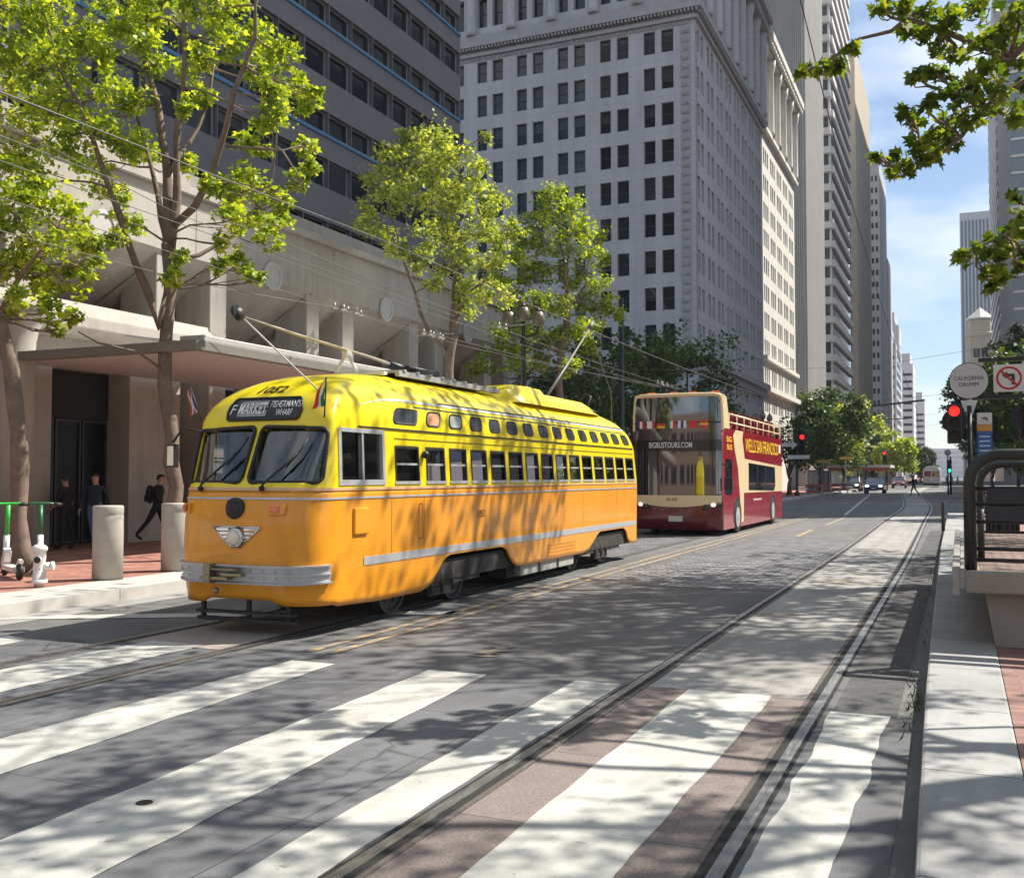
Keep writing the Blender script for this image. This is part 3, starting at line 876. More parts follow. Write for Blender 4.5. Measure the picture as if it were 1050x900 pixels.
# --- second, cream stone block
b2 = thing('stone_office_block', 'sunlit cream stone block with columns and garlands, just beyond the grey stone block', 'building', (CX - 10, 108, 0))
wall = MB(); specs = []
O2 = (CX - .1, 96.8, 0); L2 = 21.0
prs = []
for k in range(5):
    y0 = 1.0 + 4.0 * k
    for j in range(3): prs.append((round(y0 + j * 1.05, 3), round(y0 + j * 1.05 + .72, 3)))
rowsB = [(round(31.4 - 2.625 * k, 3), round(33.0 - 2.625 * k, 3)) for k in range(11)]
pl = facade(wall, O2, (0, 1, 0), (1, 0, 0), L2, 0, 34.4, prs, rowsB, .3)
specs += [(O2, (0, 1, 0), (1, 0, 0), *p, .3, True) for p in pl]
pl = facade(wall, O2, (0, 1, 0), (1, 0, 0), L2, 34.4, 43.0, prs, [(35.4, 38.2), (38.9, 41.6)], .9)
specs += [(O2, (0, 1, 0), (1, 0, 0), *p, .9, True) for p in pl]
wall.box(CX - 30, 117.7, 0, CX - .12, 117.8, 44); wall.box(CX - 30, 96.9, 43.9, CX - .2, 117.7, 44); wall.box(CX - 30, 96.8, 34, CX - .15, 96.9, 44)
wall.build('wall', M_stoneB, b2, recalc=False)
mb = MB()
mb.box(CX - 20, 96.75, 34.4, CX + .35, 118.1, 34.8); mb.build('cornice', M_stoneB, b2); mb = MB()
mb.box(CX - 20, 96.7, 42.4, CX + .5, 118.3, 43.2); mb.box(CX - 20, 96.6, 43.2, CX + 1.0, 118.8, 43.9); mb.build('roof_cornice', M_stoneB, b2); mb = MB()
mb.box(CX - 20, 96.75, 12.6, CX + .3, 118.1, 13.0); mb.box(CX - 20, 96.75, 9.6, CX + .5, 118.2, 10.1)
mb.build('lower_cornice', M_stoneB, b2)
for k in range(6):
    y = 97.2 + 4.0 * k
    mb = MB(); mb.lathe([(.5, 34.85), (.42, 35.3), (.38, 41.2), (.55, 41.7), (.6, 42.4)], (CX + .05, y, 0), 14); mb.build('column', M_stoneB, b2)
mb = MB()
for k in range(21):
    y = 97.3 + k * 1.0
    mb.tube([(CX + .7, y, 43.1), (CX + .78, y + .3, 42.6), (CX + .78, y + .7, 42.6), (CX + .7, y + 1, 43.1)], .16, 6)
    mb.sphere((CX + .75, y, 43.2), .28, 8)
mb.build('garland', M_stoneB, b2)
place_windows(b2, specs, [M_glass, M_frame], limit=100, fr=.06, sash=True)

# --- distant towers
M_rib = mat('ribbed_concrete', (0.36, 0.345, 0.335), 0.8, var=0.08, scale=0.3, streak=0.1, stvec=(1, 1, .04))
M_ribd = mat('rib_shadow_slot', (0.20, 0.19, 0.185), 0.8)
M_band = mat('white_panel', (0.62, 0.61, 0.59), 0.6, var=0.05)
M_tan = mat('tan_stone', (0.50, 0.43, 0.33), 0.8, var=0.06)
M_pale = mat('pale_facing', (0.52, 0.52, 0.53), 0.7, var=0.07)
M_bluglass = mat('blue_curtain_glass', (0.07, 0.12, 0.18), 0.06, spec=0.9)
def shell(x0, y0, x1, y1, h, m, name, parent):
    mb = MB(); mb.box(x0, y0, 0, x1, y1, h); return mb.build(name, m, parent)
# ribbed tower
t1 = thing('office_tower', 'tall ribbed concrete tower with dark banded windows, behind the cream stone block', 'building', (-28, 158, 0))
shell(-40, 150, -19.8, 172, 118, M_rib, 'wall', t1)
mb = MB()
for i in range(19):
    x = -24.9 + i * .27
    mb.box(x, 149.72, 0, x + .15, 149.998, 118)
for i in range(4):
    x = -28.5 + i * .27
    mb.box(x, 149.72, 0, x + .15, 149.998, 118)
for i in range(60):
    y = 150.1 + i * .36
    mb.box(-19.798, y, 0, -19.55, y + .2, 118)
mb.build('ribs', M_rib, t1)
sp = []
for k in range(36):
    z = 12 + k * 2.9
    for x in (-27.4, -26.15): sp.append(((x, 149.99, 0), (1, 0, 0), (0, -1, 0), 0, 1.2, z, z + 1.6, .05 - .06, True))
place_windows(t1, sp, [glass_dark('tower_glass_dark', (0.02, 0.025, 0.035)), M_frame], limit=90, fr=.05, sash=False)
# white banded tower
t2 = thing('office_tower', 'white banded tower with long strip windows, between the ribbed and the tan tower', 'building', (-27, 205, 0))
shell(-40, 190, -20.4, 224, 128, M_band, 'wall', t2)
sp = []
for k in range(34):
    z = 10 + k * 3.4
    for x in (-24.3, -22.5): sp.append(((x, 189.99, 0), (1, 0, 0), (0, -1, 0), 0, 1.7, z, z + 1.9, -.02, True))
    sp.append(((-20.39, 190.6, 0), (0, 1, 0), (1, 0, 0), 0, 33, z, z + 1.9, -.02, False))
mb = MB()
for k in range(35):
    z = 8.6 + k * 3.4
    mb.box(-24.5, 189.2, z, -20.35, 189.985, z + 1.2); mb.box(-20.395, 190, z, -19.9, 224, z + 1.2)
mb.build('spandrel', M_band, t2)
place_windows(t2, sp, [glass_dark('tower_glass_mid', (0.03, 0.032, 0.036)), M_frame], limit=100, fr=.06, sash=False)
# tan tower
t3 = thing('office_tower', 'tan stone tower with vertical dark strips, right of the white banded tower', 'building', (-27, 250, 0))
shell(-40, 235, -20.0, 276, 97, M_tan, 'wall', t3)
mb = MB()
for x in (-23.4, -22.55, -21.7): mb.box(x, 234.97, 6, x + .4, 234.998, 90)
mb.build('window_strip', M_glass, t3)
# grey tower with small windows
t4 = thing('office_tower', 'slim grey tower with rows of small square windows, last before the sky gap', 'building', (-25, 305, 0))
shell(-40, 300, -19.4, 330, 90, M_pale, 'wall', t4)
shell(-40, 330.1, -19.2, 350, 68, M_pale, 'lower_block', t4)
sp = []
for k in range(24):
    z = 8 + k * 3.3
    for x in (-22.6, -21.6, -20.5): sp.append(((x, 299.99, 0), (1, 0, 0), (0, -1, 0), 0, .6, z, z + 1.5, -.02, True))
place_windows(t4, sp, [M_glass, M_frame], limit=90, fr=.05, sash=False)
FAR = [(-34, 420, -21.0, 445, 60, 'pale sunlit high rise farthest but one along the left side'), (-34, 520, -19.6, 550, 55, 'stepped white high rise at the narrow end of the street'), (-34, 620, -17.5, 660, 44, 'low white block closing the left side of the far street'), (-30, 380, -19.8, 412, 48, 'grey block half hidden beyond the slim grey tower')]
for i, (x0, y0, x1, y1, h, lab) in enumerate(FAR):
    t = thing('office_tower', lab, 'building', ((x0 + x1) / 2, (y0 + y1) / 2, 0))
    shell(x0, y0, x1, y1, h, M_band if i < 3 else M_pale, 'wall', t)
    shell(x0, y0 + 1, x1 - 1.3, y1, h + 5, M_pale, 'roof_block', t)
    mb = MB()
    for k in range(int(h / 3.4) - 2):
        z = 5 + k * 3.4
        mb.box(x1 - 4.5, y0 - .03, z, x1 - .6, y0 - .002, z + 1.3); mb.box(x1 + .002, y0 + 1, z, x1 + .03, y1 - 1, z + 1.3)
    mb.build('window_strip', M_glass, t)
te = thing('office_building', 'pale low building closing the far end of the street between the trees', 'building', (-4, 820, 0))
shell(-22, 820, 14, 840, 22, M_band, 'wall', te)
mb = MB()
for k in range(5): mb.box(-20, 819.9, 4 + k * 3.6, 12, 819.99, 5.2 + k * 3.6)
mb.build('window_strip', M_pale, te)

# right side
g = thing('office_tower', 'blue glass and white banded tower at the right edge of the picture', 'building', (18, 300, 0))
shell(10.6, 232, 40, 372, 135, M_bluglass, 'wall', g)
mb = MB()
for k in range(38):
    z = 4 + k * 3.5
    mb.box(10.2, 300, z, 10.598, 372, z + 1.5)
mb.build('white_band', M_band, g)
mb = MB()
for k in range(38): mb.box(10.6, 231.7, 4 + k * 3.5, 40, 231.998, 4.5 + k * 3.5)
mb.build('front_band', M_band, g)
mb = MB()
for i in range(10): mb.box(10.45, 234 + i * 6.6, 0, 10.598, 234.25 + i * 6.6, 135)
mb.build('mullion', M_pale, g)
g2 = thing('office_tower', 'pale blue grey ribbed tower beyond the trees on the right', 'building', (9, 440, 0))
shell(1.4, 420, 20, 450, 101, M_pale, 'wall', g2)
mb = MB()
for i in range(14): mb.box(1.8 + i * 1.25, 419.93, 2, 2.5 + i * 1.25, 419.99, 98)
mb.build('window_strip', mat('pale_blue_glass', (0.16, 0.19, 0.23), 0.15), g2)
g3 = thing('old_tower_building', 'small old stone tower with a pointed roof, before the ribbed tower at right', 'building', (6.5, 385, 0))
mb = MB(); mb.lathe([(4.6, 0), (4.6, 49), (5.0, 49.3), (5.0, 50.3), (4.3, 50.6), (4.3, 55)], (7.2, 385, 0), 8, smooth=False); mb.build('wall', M_tan, g3)
mb = MB(); mb.lathe([(4.7, 55.02), (4.7, 55.5), (0.05, 59.5)], (7.2, 385, 0), 8, smooth=False); mb.build('roof', mat('pale_roof', (0.5, 0.48, 0.45), 0.7), g3)
mb = MB()
for k in range(3):
    for j in range(4): mb.box(4.9 + j * 1.25, 380.35, 30 + k * 6, 5.6 + j * 1.25, 380.8, 33 + k * 6)
mb.build('window_strip', M_glass, g3)
# tall block across the street, outside the picture, whose shade falls on the far road
s1 = thing('office_tower', 'tall grey office tower across the street outside the right edge', 'building', (22, 100, 0))
shell(14.5, 76.5, 30.5, 127, 142, M_pale, 'wall', s1)
shell(30.505, 72.5, 38, 127, 142, M_pale, 'shade_overhang', s1) if False else None
mb = MB(); mb.box(24, 74.6, 97.5, 38, 126.5, 141); mb.build('shade_overhang', M_pale, s1)  # unseen overhang, added and shaped so its shade falls on the bank frieze
mb = MB()
for k in range(38): mb.box(14.44, 77, 5 + k * 3.5, 14.498, 126.5, 7 + k * 3.5); mb.box(15, 76.44, 5 + k * 3.5, 30, 76.498, 7 + k * 3.5)
mb.build('window_strip', M_bluglass, s1)
s4 = thing('office_block', 'unseen brown block added beyond the grey tower, to darken a streetcar window reflection', 'building', (80, 180, 0))  # added out of view so the streetcar window does not mirror bright sky
shell(36, 150, 130, 215, 62, mat('brown_stone', (0.30, 0.22, 0.16), 0.8, var=0.08), 'wall', s4)
mb = MB()
for k in range(16): mb.box(37, 149.94, 4 + k * 3.6, 129, 149.998, 6 + k * 3.6)
mb.build('window_strip', M_glass, s4)
s2 = thing('office_block', 'low pale office block set back on the right, behind the island trees', 'building', (70, 0, 0))
shell(62, -50, 90, 20, 22, M_band, 'wall', s2)
mb = MB()
for k in range(5): mb.box(61.94, -49, 3 + k * 3.8, 61.998, 19, 5 + k * 3.8)
mb.build('window_strip', M_glass, s2)
s3 = thing('office_block', 'pale office block behind the camera side of the crossing', 'building', (0, -70, 0))
shell(-60, -90, 40, -62, 15, mat('brown_stone', (0.30, 0.22, 0.16), 0.8, var=0.08), 'wall', s3)
mb = MB()
for k in range(3):
    for j in range(30): mb.box(-58 + j * 3.2, -61.998, 3 + k * 3.8, -56 + j * 3.2, -61.9, 5.2 + k * 3.8)
mb.build('window_grid', M_glass, s3).__setitem__('kind', 'stuff')
# ------------------------------------------------------------------ the yellow and orange streetcar
M_yel = mat('tram_yellow', (0.84, 0.66, 0.003), 0.34, coat=0.4, var=0.04, scale=1.5, bump=0.10, bscale=1.6, dirt=0.2, dirtcol=(0.4, 0.3, 0.05), dscale=3)
M_ora = mat('tram_orange', (0.78, 0.305, 0.010), 0.34, coat=0.4, var=0.05, scale=1.5, bump=0.12, bscale=1.4, dirt=0.28, dirtcol=(0.38, 0.15, 0.03), dscale=2.2, streak=0.07, stvec=(5, 5, .5))
M_sil = mat('silver_paint', (0.50, 0.51, 0.52), 0.4, metal=0.35, var=0.07, scale=8)
M_chr = mat('chrome', (0.62, 0.62, 0.62), 0.14, metal=1.0, var=0.1, scale=20)
M_alu = mat('bare_aluminium', (0.66, 0.66, 0.66), 0.35, metal=0.6, var=0.08, scale=12)
M_rub = mat('black_rubber', (0.012, 0.012, 0.012), 0.55)
M_blk = mat('black_metal', (0.018, 0.018, 0.019), 0.5, var=0.3, scale=15)
M_under = mat('underframe_grime', (0.03, 0.027, 0.024), 0.85, var=0.4, scale=8)
M_signb = mat('sign_black', (0.012, 0.012, 0.013), 0.25)
M_ltr = mat('sign_lettering_white', (0.75, 0.75, 0.72), 0.5)
M_ltk = mat('black_lettering', (0.03, 0.02, 0.01), 0.5)
M_tglass = clear_glass('tram_window_glass', (0.42, 0.47, 0.45), 0.90)
M_wsglass = clear_glass('windshield_glass', (0.66, 0.72, 0.74), 0.86)
M_upglass = mat('roof_light_glass', (0.045, 0.05, 0.055), 0.08, spec=0.8)
M_int = mat('tram_interior_green', (0.10, 0.14, 0.12), 0.7)
M_seat = mat('tram_seat', (0.03, 0.08, 0.06), 0.6)
M_amber = mat('amber_lens', (0.75, 0.14, 0.02), 0.25, coat=0.5)

TX, TW = -6.92, 0.90
def interp(x, tab):
    if x <= tab[0][0]: return tab[0][1]
    for (a, fa), (b, fb) in zip(tab[:-1], tab[1:]):
        if x <= b:
            t = (x - a) / (b - a); t2 = t
            return fa + (fb - fa) * t2
    return tab[-1][1]
F_TAB = [(.33, 8.92), (.6, 8.83), (.9, 8.80), (1.2, 8.82), (1.5, 8.90), (1.6, 8.95), (1.9, 9.08), (2.2, 9.21), (2.3, 9.24), (2.45, 9.31), (2.56, 9.40), (2.66, 9.55), (2.75, 9.78), (2.83, 10.1), (2.89, 10.55), (2.935, 11.2), (2.96, 12.2)]
R_TAB = [(.33, 20.45), (1.5, 20.5), (2.2, 20.35), (2.5, 20.15), (2.7, 19.85), (2.83, 19.4), (2.9, 18.9), (2.96, 17.5)]
def tF(z): return interp(z, F_TAB) - .17
def tR(z): return interp(z, R_TAB)
def tWid(z):
    if z <= 2.1: return TW - 0.02 * max(0, (z - 1.5) / .6)
    q = min(1.0, (z - 2.1) / 0.87)
    return (TW - .02) * max(0.001, 1 - q ** 2.25) ** 0.52
def sstep(x, a, b):
    t = min(1, max(0, (x - a) / (b - a))); return t * t * (3 - 2 * t)
def tyC(z): return max(9.20, tF(z) + .14 + .5 * sstep(z, 2.3, 2.95))
def tyE(z): return tR(z) - .45
Z_SIDE0, Z_SIDE1 = 9.20, 20.0
def surfS(y, z, side):           # side surface: y measured at window level
    a, b = tyC(z), tyE(z)
    s = (y - Z_SIDE0) / (Z_SIDE1 - Z_SIDE0)
    return Vector((TX + side * tWid(z), a + (b - a) * s, z))
def surfF(t, z):                 # front surface, t in -1..1 across
    n = 3.5
    a = tyC(z); f = tF(z)
    return Vector((TX + t * tWid(z), a - (a - f) * max(0, 1 - abs(t) ** n) ** (1 / n), z))
def surfB(t, z):
    n = 2.6
    return Vector((TX + t * tWid(z), tyE(z) + (tR(z) - tyE(z)) * max(0, 1 - abs(t) ** n) ** (1 / n), z))
def offF(t, z, d):
    p = surfF(t, z); e = .004
    tu = surfF(min(1, t + e), z) - surfF(max(-1, t - e), z); tv = surfF(t, z + e) - surfF(t, z - e)
    nrm = tu.cross(tv).normalized()
    if nrm.y > 0 and abs(t) < .98: nrm = -nrm
    return p + nrm * d
def offS(y, z, side, d):
    p = surfS(y, z, side); e = .005
    tv = surfS(y, z + e, side) - surfS(y, z - e, side)
    nrm = Vector((0, 1, 0)).cross(tv).normalized() * side
    if nrm.x * side < 0: nrm = -nrm
    return p + nrm * d

SIDE_WIN = [(10.40, 10.98)] + [(11.16 + .636 * k, 11.16 + .636 * k + .50) for k in range(14)]
CAB = (9.23, 10.14, 1.59, 2.17)
WZ0, WZ1 = 1.585, 2.02
def skirt(y):      # bottom of the body side
    pts = [(8, .33), (9.3, .30), (10.0, .27), (11.0, .27), (11.25, .32), (11.45, .46), (11.62, .60), (11.75, .66), (13.45, .66), (13.6, .6), (13.75, .45), (13.95, .345), (14.1, .33), (16.9, .33), (17.15, .36), (17.4, .48), (17.65, .62), (17.8, .66), (19.25, .66), (19.4, .58), (19.5, .43), (19.65, .35), (19.8, .33), (21, .33)]
    return interp(y, pts)
ycols = sorted(set([round(Z_SIDE0 + .1 * k, 4) for k in range(106)] + [round(c, 4) for ab in SIDE_WIN for c in ab] + [CAB[0], CAB[1], 20.0] + [11.3, 11.4, 11.5, 11.56, 13.5, 13.55, 13.65, 13.85, 17.3, 17.5, 17.58, 19.35, 19.45, 19.55]))
ycols = [y for i, y in enumerate(ycols) if Z_SIDE0 <= y <= Z_SIDE1]
NF = 72
tcols = [math.sin(math.pi / 2 * (-1 + 2 * i / NF)) for i in range(NF + 1)]
cols_ = [('S', y, 1) for y in ycols[::-1]] + [('F', t, 0) for t in tcols[::-1][1:-1]] + [('S', y, -1) for y in ycols] + [('B', t, 0) for t in [math.sin(math.pi / 2 * (-1 + 2 * i / 20)) for i in range(21)][1:-1]]
def tpoint(c, z):
    if c[0] == 'S':
        return surfS(c[1], z, c[2])
    if c[0] == 'F': return surfF(c[1], z)
    return surfB(c[1], z)
def inside_ws(t, z):
    for s in (-1, 1):
        u = t * s
        if .05 < u < .955 and 1.60 < z < 2.20:
            ru, rz = .07, .075
            du = max(.05 + ru - u, u - (.955 - ru), 0) / ru
            top = 2.20 - .03 * (u / .955) ** 2
            dz = max(1.60 + rz - z, z - (top - rz), 0) / rz
            if du * du + dz * dz <= 1: return True
    return False
def hole(c0, c1, z0, z1):
    zm = (z0 + z1) / 2
    if c0[0] == 'S' and c1[0] == 'S' and c0[2] == c1[2]:
        ym = (c0[1] + c1[1]) / 2
        if CAB[0] < ym < CAB[1] and CAB[2] < zm < CAB[3]: return True
        if WZ0 < zm < WZ1:
            return any(a < ym < b for a, b in SIDE_WIN)
    if c0[0] == 'F' and c1[0] == 'F':
        return inside_ws((c0[1] + c1[1]) / 2, zm)
    return False

tram = thing('streetcar', 'vintage yellow and orange streetcar with silver bumper and rounded front, on the left track', 'tram', (TX, 14.6, 0))
def loft(zs, name, m, lower=False):
    mb = MB()
    n = len(cols_)
    for k, z in enumerate(zs):
        for c in cols_:
            if lower and z < .70:
                p = tpoint(c, z)
                yb = p.y
                b = skirt(yb)
                if c[0] == 'F':
                    u = abs(p.x - TX) / TW
                    b = .33 + (0.055 if u < .42 else max(0, .055 * (1 - (u - .42) / .14)))
                z2 = b + (z - .33) / (.70 - .33) * (.70 - b)
                q = tpoint(c, z2); mb.v.append(tuple(q))
            else:
                mb.v.append(tuple(tpoint(c, z)))
    for k in range(len(zs) - 1):
        for j in range(n):
            j2 = (j + 1) % n
            c0, c1 = cols_[j], cols_[j2]
            if not lower and hole(c0, c1, zs[k], zs[k + 1]): continue
            mb.f.append((k * n + j, k * n + j2, (k + 1) * n + j2, (k + 1) * n + j)); mb.m.append(0); mb.sm.append(True)
    return mb
zlow = [.33, .40, .47, .54, .62, .70, .8, .9, 1.0, 1.1, 1.2, 1.3, 1.4, 1.46, 1.515]
lb = loft(zlow, 'lower_panel', M_ora, True).build('lower_panel', M_ora, tram)
zup = [1.515, 1.55, WZ0] + [1.60 + .0285 * k for k in range(15)] + [WZ1] + [2.04 + .0325 * k for k in range(4)] + [CAB[3], 2.2, 2.23, 2.27, 2.32, 2.38, 2.44, 2.5, 2.55, 2.6, 2.65, 2.7, 2.75, 2.79, 2.83, 2.86, 2.89, 2.91, 2.93, 2.945, 2.955, 2.962, 2.966]
zup = sorted(set(round(z, 4) for z in zup))
ub = loft(zup, 'upper_body', M_yel)
n = len(cols_)
top = len(ub.v) - n
# close the crown with a strip along the spine
cr = [len(ub.v) + i for i in range(n)]
for j in range(n):
    p = ub.v[top + j]; ub.v.append((TX, p[1], 2.968))
for j in range(n):
    j2 = (j + 1) % n
    ub.f.append((top + j, top + j2, cr[j2], cr[j])); ub.m.append(0); ub.sm.append(True)
ubo = ub.build('upper_body', M_yel, tram, recalc=True)
for o_ in (lb, ubo):
    so = o_.modifiers.new('thickness', 'SOLIDIFY'); so.thickness = 0.035; so.offset = -1

# belt mouldings and stripes
def band_all(name, zc, h, d, m, cols=None, parent=tram):
    mb = MB()
    P_ = []
    for c in (cols or cols_):
        for z in (zc - h / 2, zc + h / 2):
            if c[0] == 'S': P_.append(offS(c[1], z, c[2], d))
            elif c[0] == 'F': P_.append(offF(c[1], z, d))
            else:
                p = surfB(c[1], z); P_.append(p + Vector((0, d, 0)))
    k = len(P_) // 2
    mb.add(P_, [(2 * i, 2 * i + 2, 2 * i + 3, 2 * i + 1) for i in range(k - 1)], 0, False)
    o = mb.build(name, m, parent, recalc=False)
    so = o.modifiers.new('thickness', 'SOLIDIFY'); so.thickness = .007; so.offset = 0
    return o
colsRFL = [c for c in cols_ if c[0] != 'B']
band_all('belt_moulding', 1.435, .022, .006, M_sil, colsRFL)
band_all('belt_moulding', 1.53, .03, .006, mat('belt_orange', (0.60, 0.36, 0.20), 0.4), colsRFL)
colsR = [c for c in cols_ if c[0] == 'S' and c[2] == 1]; colsL = [c for c in cols_ if c[0] == 'S' and c[2] == -1]
for cc, sd in ((colsR, 1), (colsL, -1)):
    band_all('silver_stripe', .735, .092, .004, M_sil, [c for c in cc if c[1] > 9.6])
    band_all('drip_rail', 2.215, .016, .012, M_blk, [c for c in cc if c[1] > 9.5])
    band_all('roof_stripe', 2.575, .03, .004, M_sil, [c for c in cc if c[1] > 10.2])
    band_all('roof_stripe', 2.605, .012, .006, M_blk, [c for c in cc if c[1] > 11.4])
    band_all('window_seam', 2.11, .01, .004, mat('seam_dark', (0.25, 0.2, 0.01), 0.5), [c for c in cc if c[1] > 10.3])
# silver swoosh rising onto the front corner
mb = MB(); P_ = []
for i in range(13):
    t = i / 12; y = 10.3 - 1.0 * t * .75; zc = 2.57 - .12 * t * t; h = .035 * (1 - t * .8)
    for z in (zc - h / 2, zc + h / 2): P_.append(offS(y, z, 1, .005))
mb.add(P_, [(2 * i, 2 * i + 2, 2 * i + 3, 2 * i + 1) for i in range(12)], 0, True)
mb.build('roof_stripe', M_sil, tram, recalc=False)

# side windows
def side_window(y0, y1, side, big=False):
    z0, z1 = (WZ0, WZ1)
    fr = MB(); w = .028
    def q(y, z, d): return offS(y, z, side, d)
    def bar(ya, za, yb, zb, d0, d1, m):
        v = [q(ya, za, d1), q(yb, za, d1), q(yb, zb, d1), q(ya, zb, d1), q(ya, za, d0), q(yb, za, d0), q(yb, zb, d0), q(ya, zb, d0)]
        fr.add(v, [(0, 1, 2, 3), (4, 7, 6, 5), (0, 4, 5, 1), (1, 5, 6, 2), (2, 6, 7, 3), (3, 7, 4, 0)], m)
    bar(y0, z0, y0 + w, z1, -.05, .006, 0); bar(y1 - w, z0, y1, z1, -.05, .006, 0)
    bar(y0, z1 - w, y1, z1, -.05, .005, 0); bar(y0 - .01, z0 - .012, y1 + .01, z0 + .025, -.05, .014, 1)
    zm = z0 + (z1 - z0) * .52
    bar(y0 + w, zm - .012, y1 - w, zm + .014, -.04, -.005, 1)
    o = fr.build('window', [M_rub, M_alu], tram)
    g = MB(); g.add([q(y0 + w, z0 + .02, -.025), q(y1 - w, z0 + .02, -.025), q(y1 - w, z1 - w, -.025), q(y0 + w, z1 - w, -.025)], [(0, 1, 2, 3)])
    g.build('pane', M_tglass if side > 0 else clear_glass('tram_tinted_glass', (.16, .18, .17), .92), o)
for side in (1, -1):
    for (a, b) in SIDE_WIN: side_window(a, b, side)
# cab side window with sliding aluminium frame
for side in (1, -1):
    fr = MB(); y0, y1, z0, z1 = CAB
    def bar(ya, za, yb, zb, d0, d1, m=0):
        q = lambda y, z, d: offS(y, z, side, d)
        v = [q(ya, za, d1), q(yb, za, d1), q(yb, zb, d1), q(ya, zb, d1), q(ya, za, d0), q(yb, za, d0), q(yb, zb, d0), q(ya, zb, d0)]
        fr.add(v, [(0, 1, 2, 3), (4, 7, 6, 5), (0, 4, 5, 1), (1, 5, 6, 2), (2, 6, 7, 3), (3, 7, 4, 0)], m)
    w = .04
    bar(y0 - .02, z0 - .02, y0 + w * .8, z1 + .02, -.05, .012); bar(y1 - w * .8, z0 - .02, y1 + .02, z1 + .02, -.05, .012)
    bar(y0, z1 - w * .6, y1, z1 + .02, -.05, .011); bar(y0, z0 - .02, y1, z0 + w, -.05, .011)
    ym = (y0 + y1) / 2 + .02
    bar(ym - .018, z0 + w, ym + .018, z1 - w * .6, -.04, .002); bar(ym - .075, z0 + w, ym - .03, z1 - w * .6, -.05, -.012, 1)
    bar(y0 + w, z0 + w, y0 + w + .03, z1 - w, -.05, -.005, 1)
    o = fr.build('cab_window', [M_alu, M_rub], tram)
    g = MB(); g.add([offS(y0, z0, side, -.03), offS(y1, z0, side, -.03), offS(y1, z1, side, -.03), offS(y0, z1, side, -.03)], [(0, 1, 2, 3)]); g.build('pane', clear_glass('cab_glass', (0.2, 0.23, 0.22), .92), o)
# small upper lights (rounded)
def rrect(a0, a1, b0, b1, r, n=5):
    pts = []
    for (cx_, cy_, s) in ((a1 - r, b1 - r, 0), (a0 + r, b1 - r, 90), (a0 + r, b0 + r, 180), (a1 - r, b0 + r, 270)):
        for i in range(n + 1):
            an = R(s + 90 * i / n); pts.append((cx_ + r * math.cos(an), cy_ + r * math.sin(an)))
    return pts
for side in (1, -1):
    for i, (a, b) in enumerate(SIDE_WIN):
        c = (a + b) / 2; hw = .29 if i == 0 else .185
        if side == 1 or True:
            ol = rrect(c - hw, c + hw, 2.285, 2.475, .07)
            mb = MB(); k = len(ol)
            outer = [offS(y, z, side, .012) for y, z in ol]; base = [offS(c + (y - c) * 1.05, 2.38 + (z - 2.38) * 1.08, side, .002) for y, z in ol]
            inner = [offS(c + (y - c) * .88, 2.38 + (z - 2.38) * .80, side, .006) for y, z in ol]
            mb.add(outer + base + inner, [(j, (j + 1) % k, k + (j + 1) % k, k + j) for j in range(k)] + [(j, (j + 1) % k, 2 * k + (j + 1) % k, 2 * k + j) for j in range(k)], 0)
            mb.add(inner, [tuple(range(k))], 1)
            gm = M_upglass if i not in (1, 2) else (mat('orange_blind', (0.6, 0.3, 0.16), 0.4) if i == 1 else mat('pale_blind', (0.42, 0.45, 0.42), 0.3))
            mb.build('roof_light', [M_rub, gm], tram)
# windshields
for s in (-1, 1):
    loop = []
    for (t, z) in rrect(.05, .955, 1.60, 2.20, .072, 6):
        zz = z if z < 2.0 else z - .03 * (t / .955) ** 2
        loop.append((t * s, zz))
    mb = MB()
    pts = [offF(t, z, .006) for t, z in loop]; pts.append(pts[0])
    mb.tube(pts, .022, 6, 0, caps=False)
    gk = mb.build('windshield', M_rub, tram)
    mb = MB(); nu, nz = 18, 12
    P_ = [offF(s * (.03 + (.97 - .03) * i / nu), 1.585 + .62 * j / nz, -.035) for j in range(nz + 1) for i in range(nu + 1)]
    mb.add(P_, [(j * (nu + 1) + i, j * (nu + 1) + i + 1, (j + 1) * (nu + 1) + i + 1, (j + 1) * (nu + 1) + i) for j in range(nz) for i in range(nu)], 0, True)
    mb.build('pane', M_wsglass, gk)
# centre pillar cap, wipers
for (ta, za, tb, zb, tc) in ((-.60, 1.525, -.16, 1.93, .1), (.30, 1.53, .68, 1.90, .1)):
    mb = MB()
    mb.tube([offF(ta, za, .03), offF(ta + .02, za + .03, .055), offF(tb, zb, .045)], .013, 6)
    mb.tube([offF(tb - .13, zb - .16, .035), offF(tb, zb, .04), offF(tb + .07, zb + .15, .035)], .010, 6)
    mb.sphere(offF(ta, za, .03), .032, 8)
    mb.build('wiper', M_rub, tram)
# destination sign
ol = rrect(-.56, .58, 2.275, 2.515, .055, 6)
mb = MB(); k = len(ol)
def grid_on_front(t0, t1, z0, z1, d, nu, nz, inside=None):
    m_ = MB()
    P_ = [offF(t0 + (t1 - t0) * i / nu, z0 + (z1 - z0) * j / nz, d) for j in range(nz + 1) for i in range(nu + 1)]
    m_.add(P_, [(j * (nu + 1) + i, j * (nu + 1) + i + 1, (j + 1) * (nu + 1) + i + 1, (j + 1) * (nu + 1) + i) for j in range(nz) for i in range(nu)], 0, True)
    return m_
pts = [offF(t, z, .010) for t, z in ol]
nA = 24
mbs = MB()
zc = 2.395
for i in range(nA):       # body of the sign following the curved front
    pass
loopL = [(t, z) for t, z in ol]
def halfh(t):
    r_t, hh = .06, .12
    e = min(t + .56, .58 - t)
    if e >= r_t: return hh
    return hh * math.sqrt(max(0, 1 - (1 - e / r_t) ** 2)) * .75 + hh * .25
P_ = []
ts = [-.56 + 1.14 * i / 40 for i in range(41)]
for t in ts:
    h = halfh(t); P_ += [offF(t, zc - h, .012), offF(t, zc, .014), offF(t, zc + h, .012)]
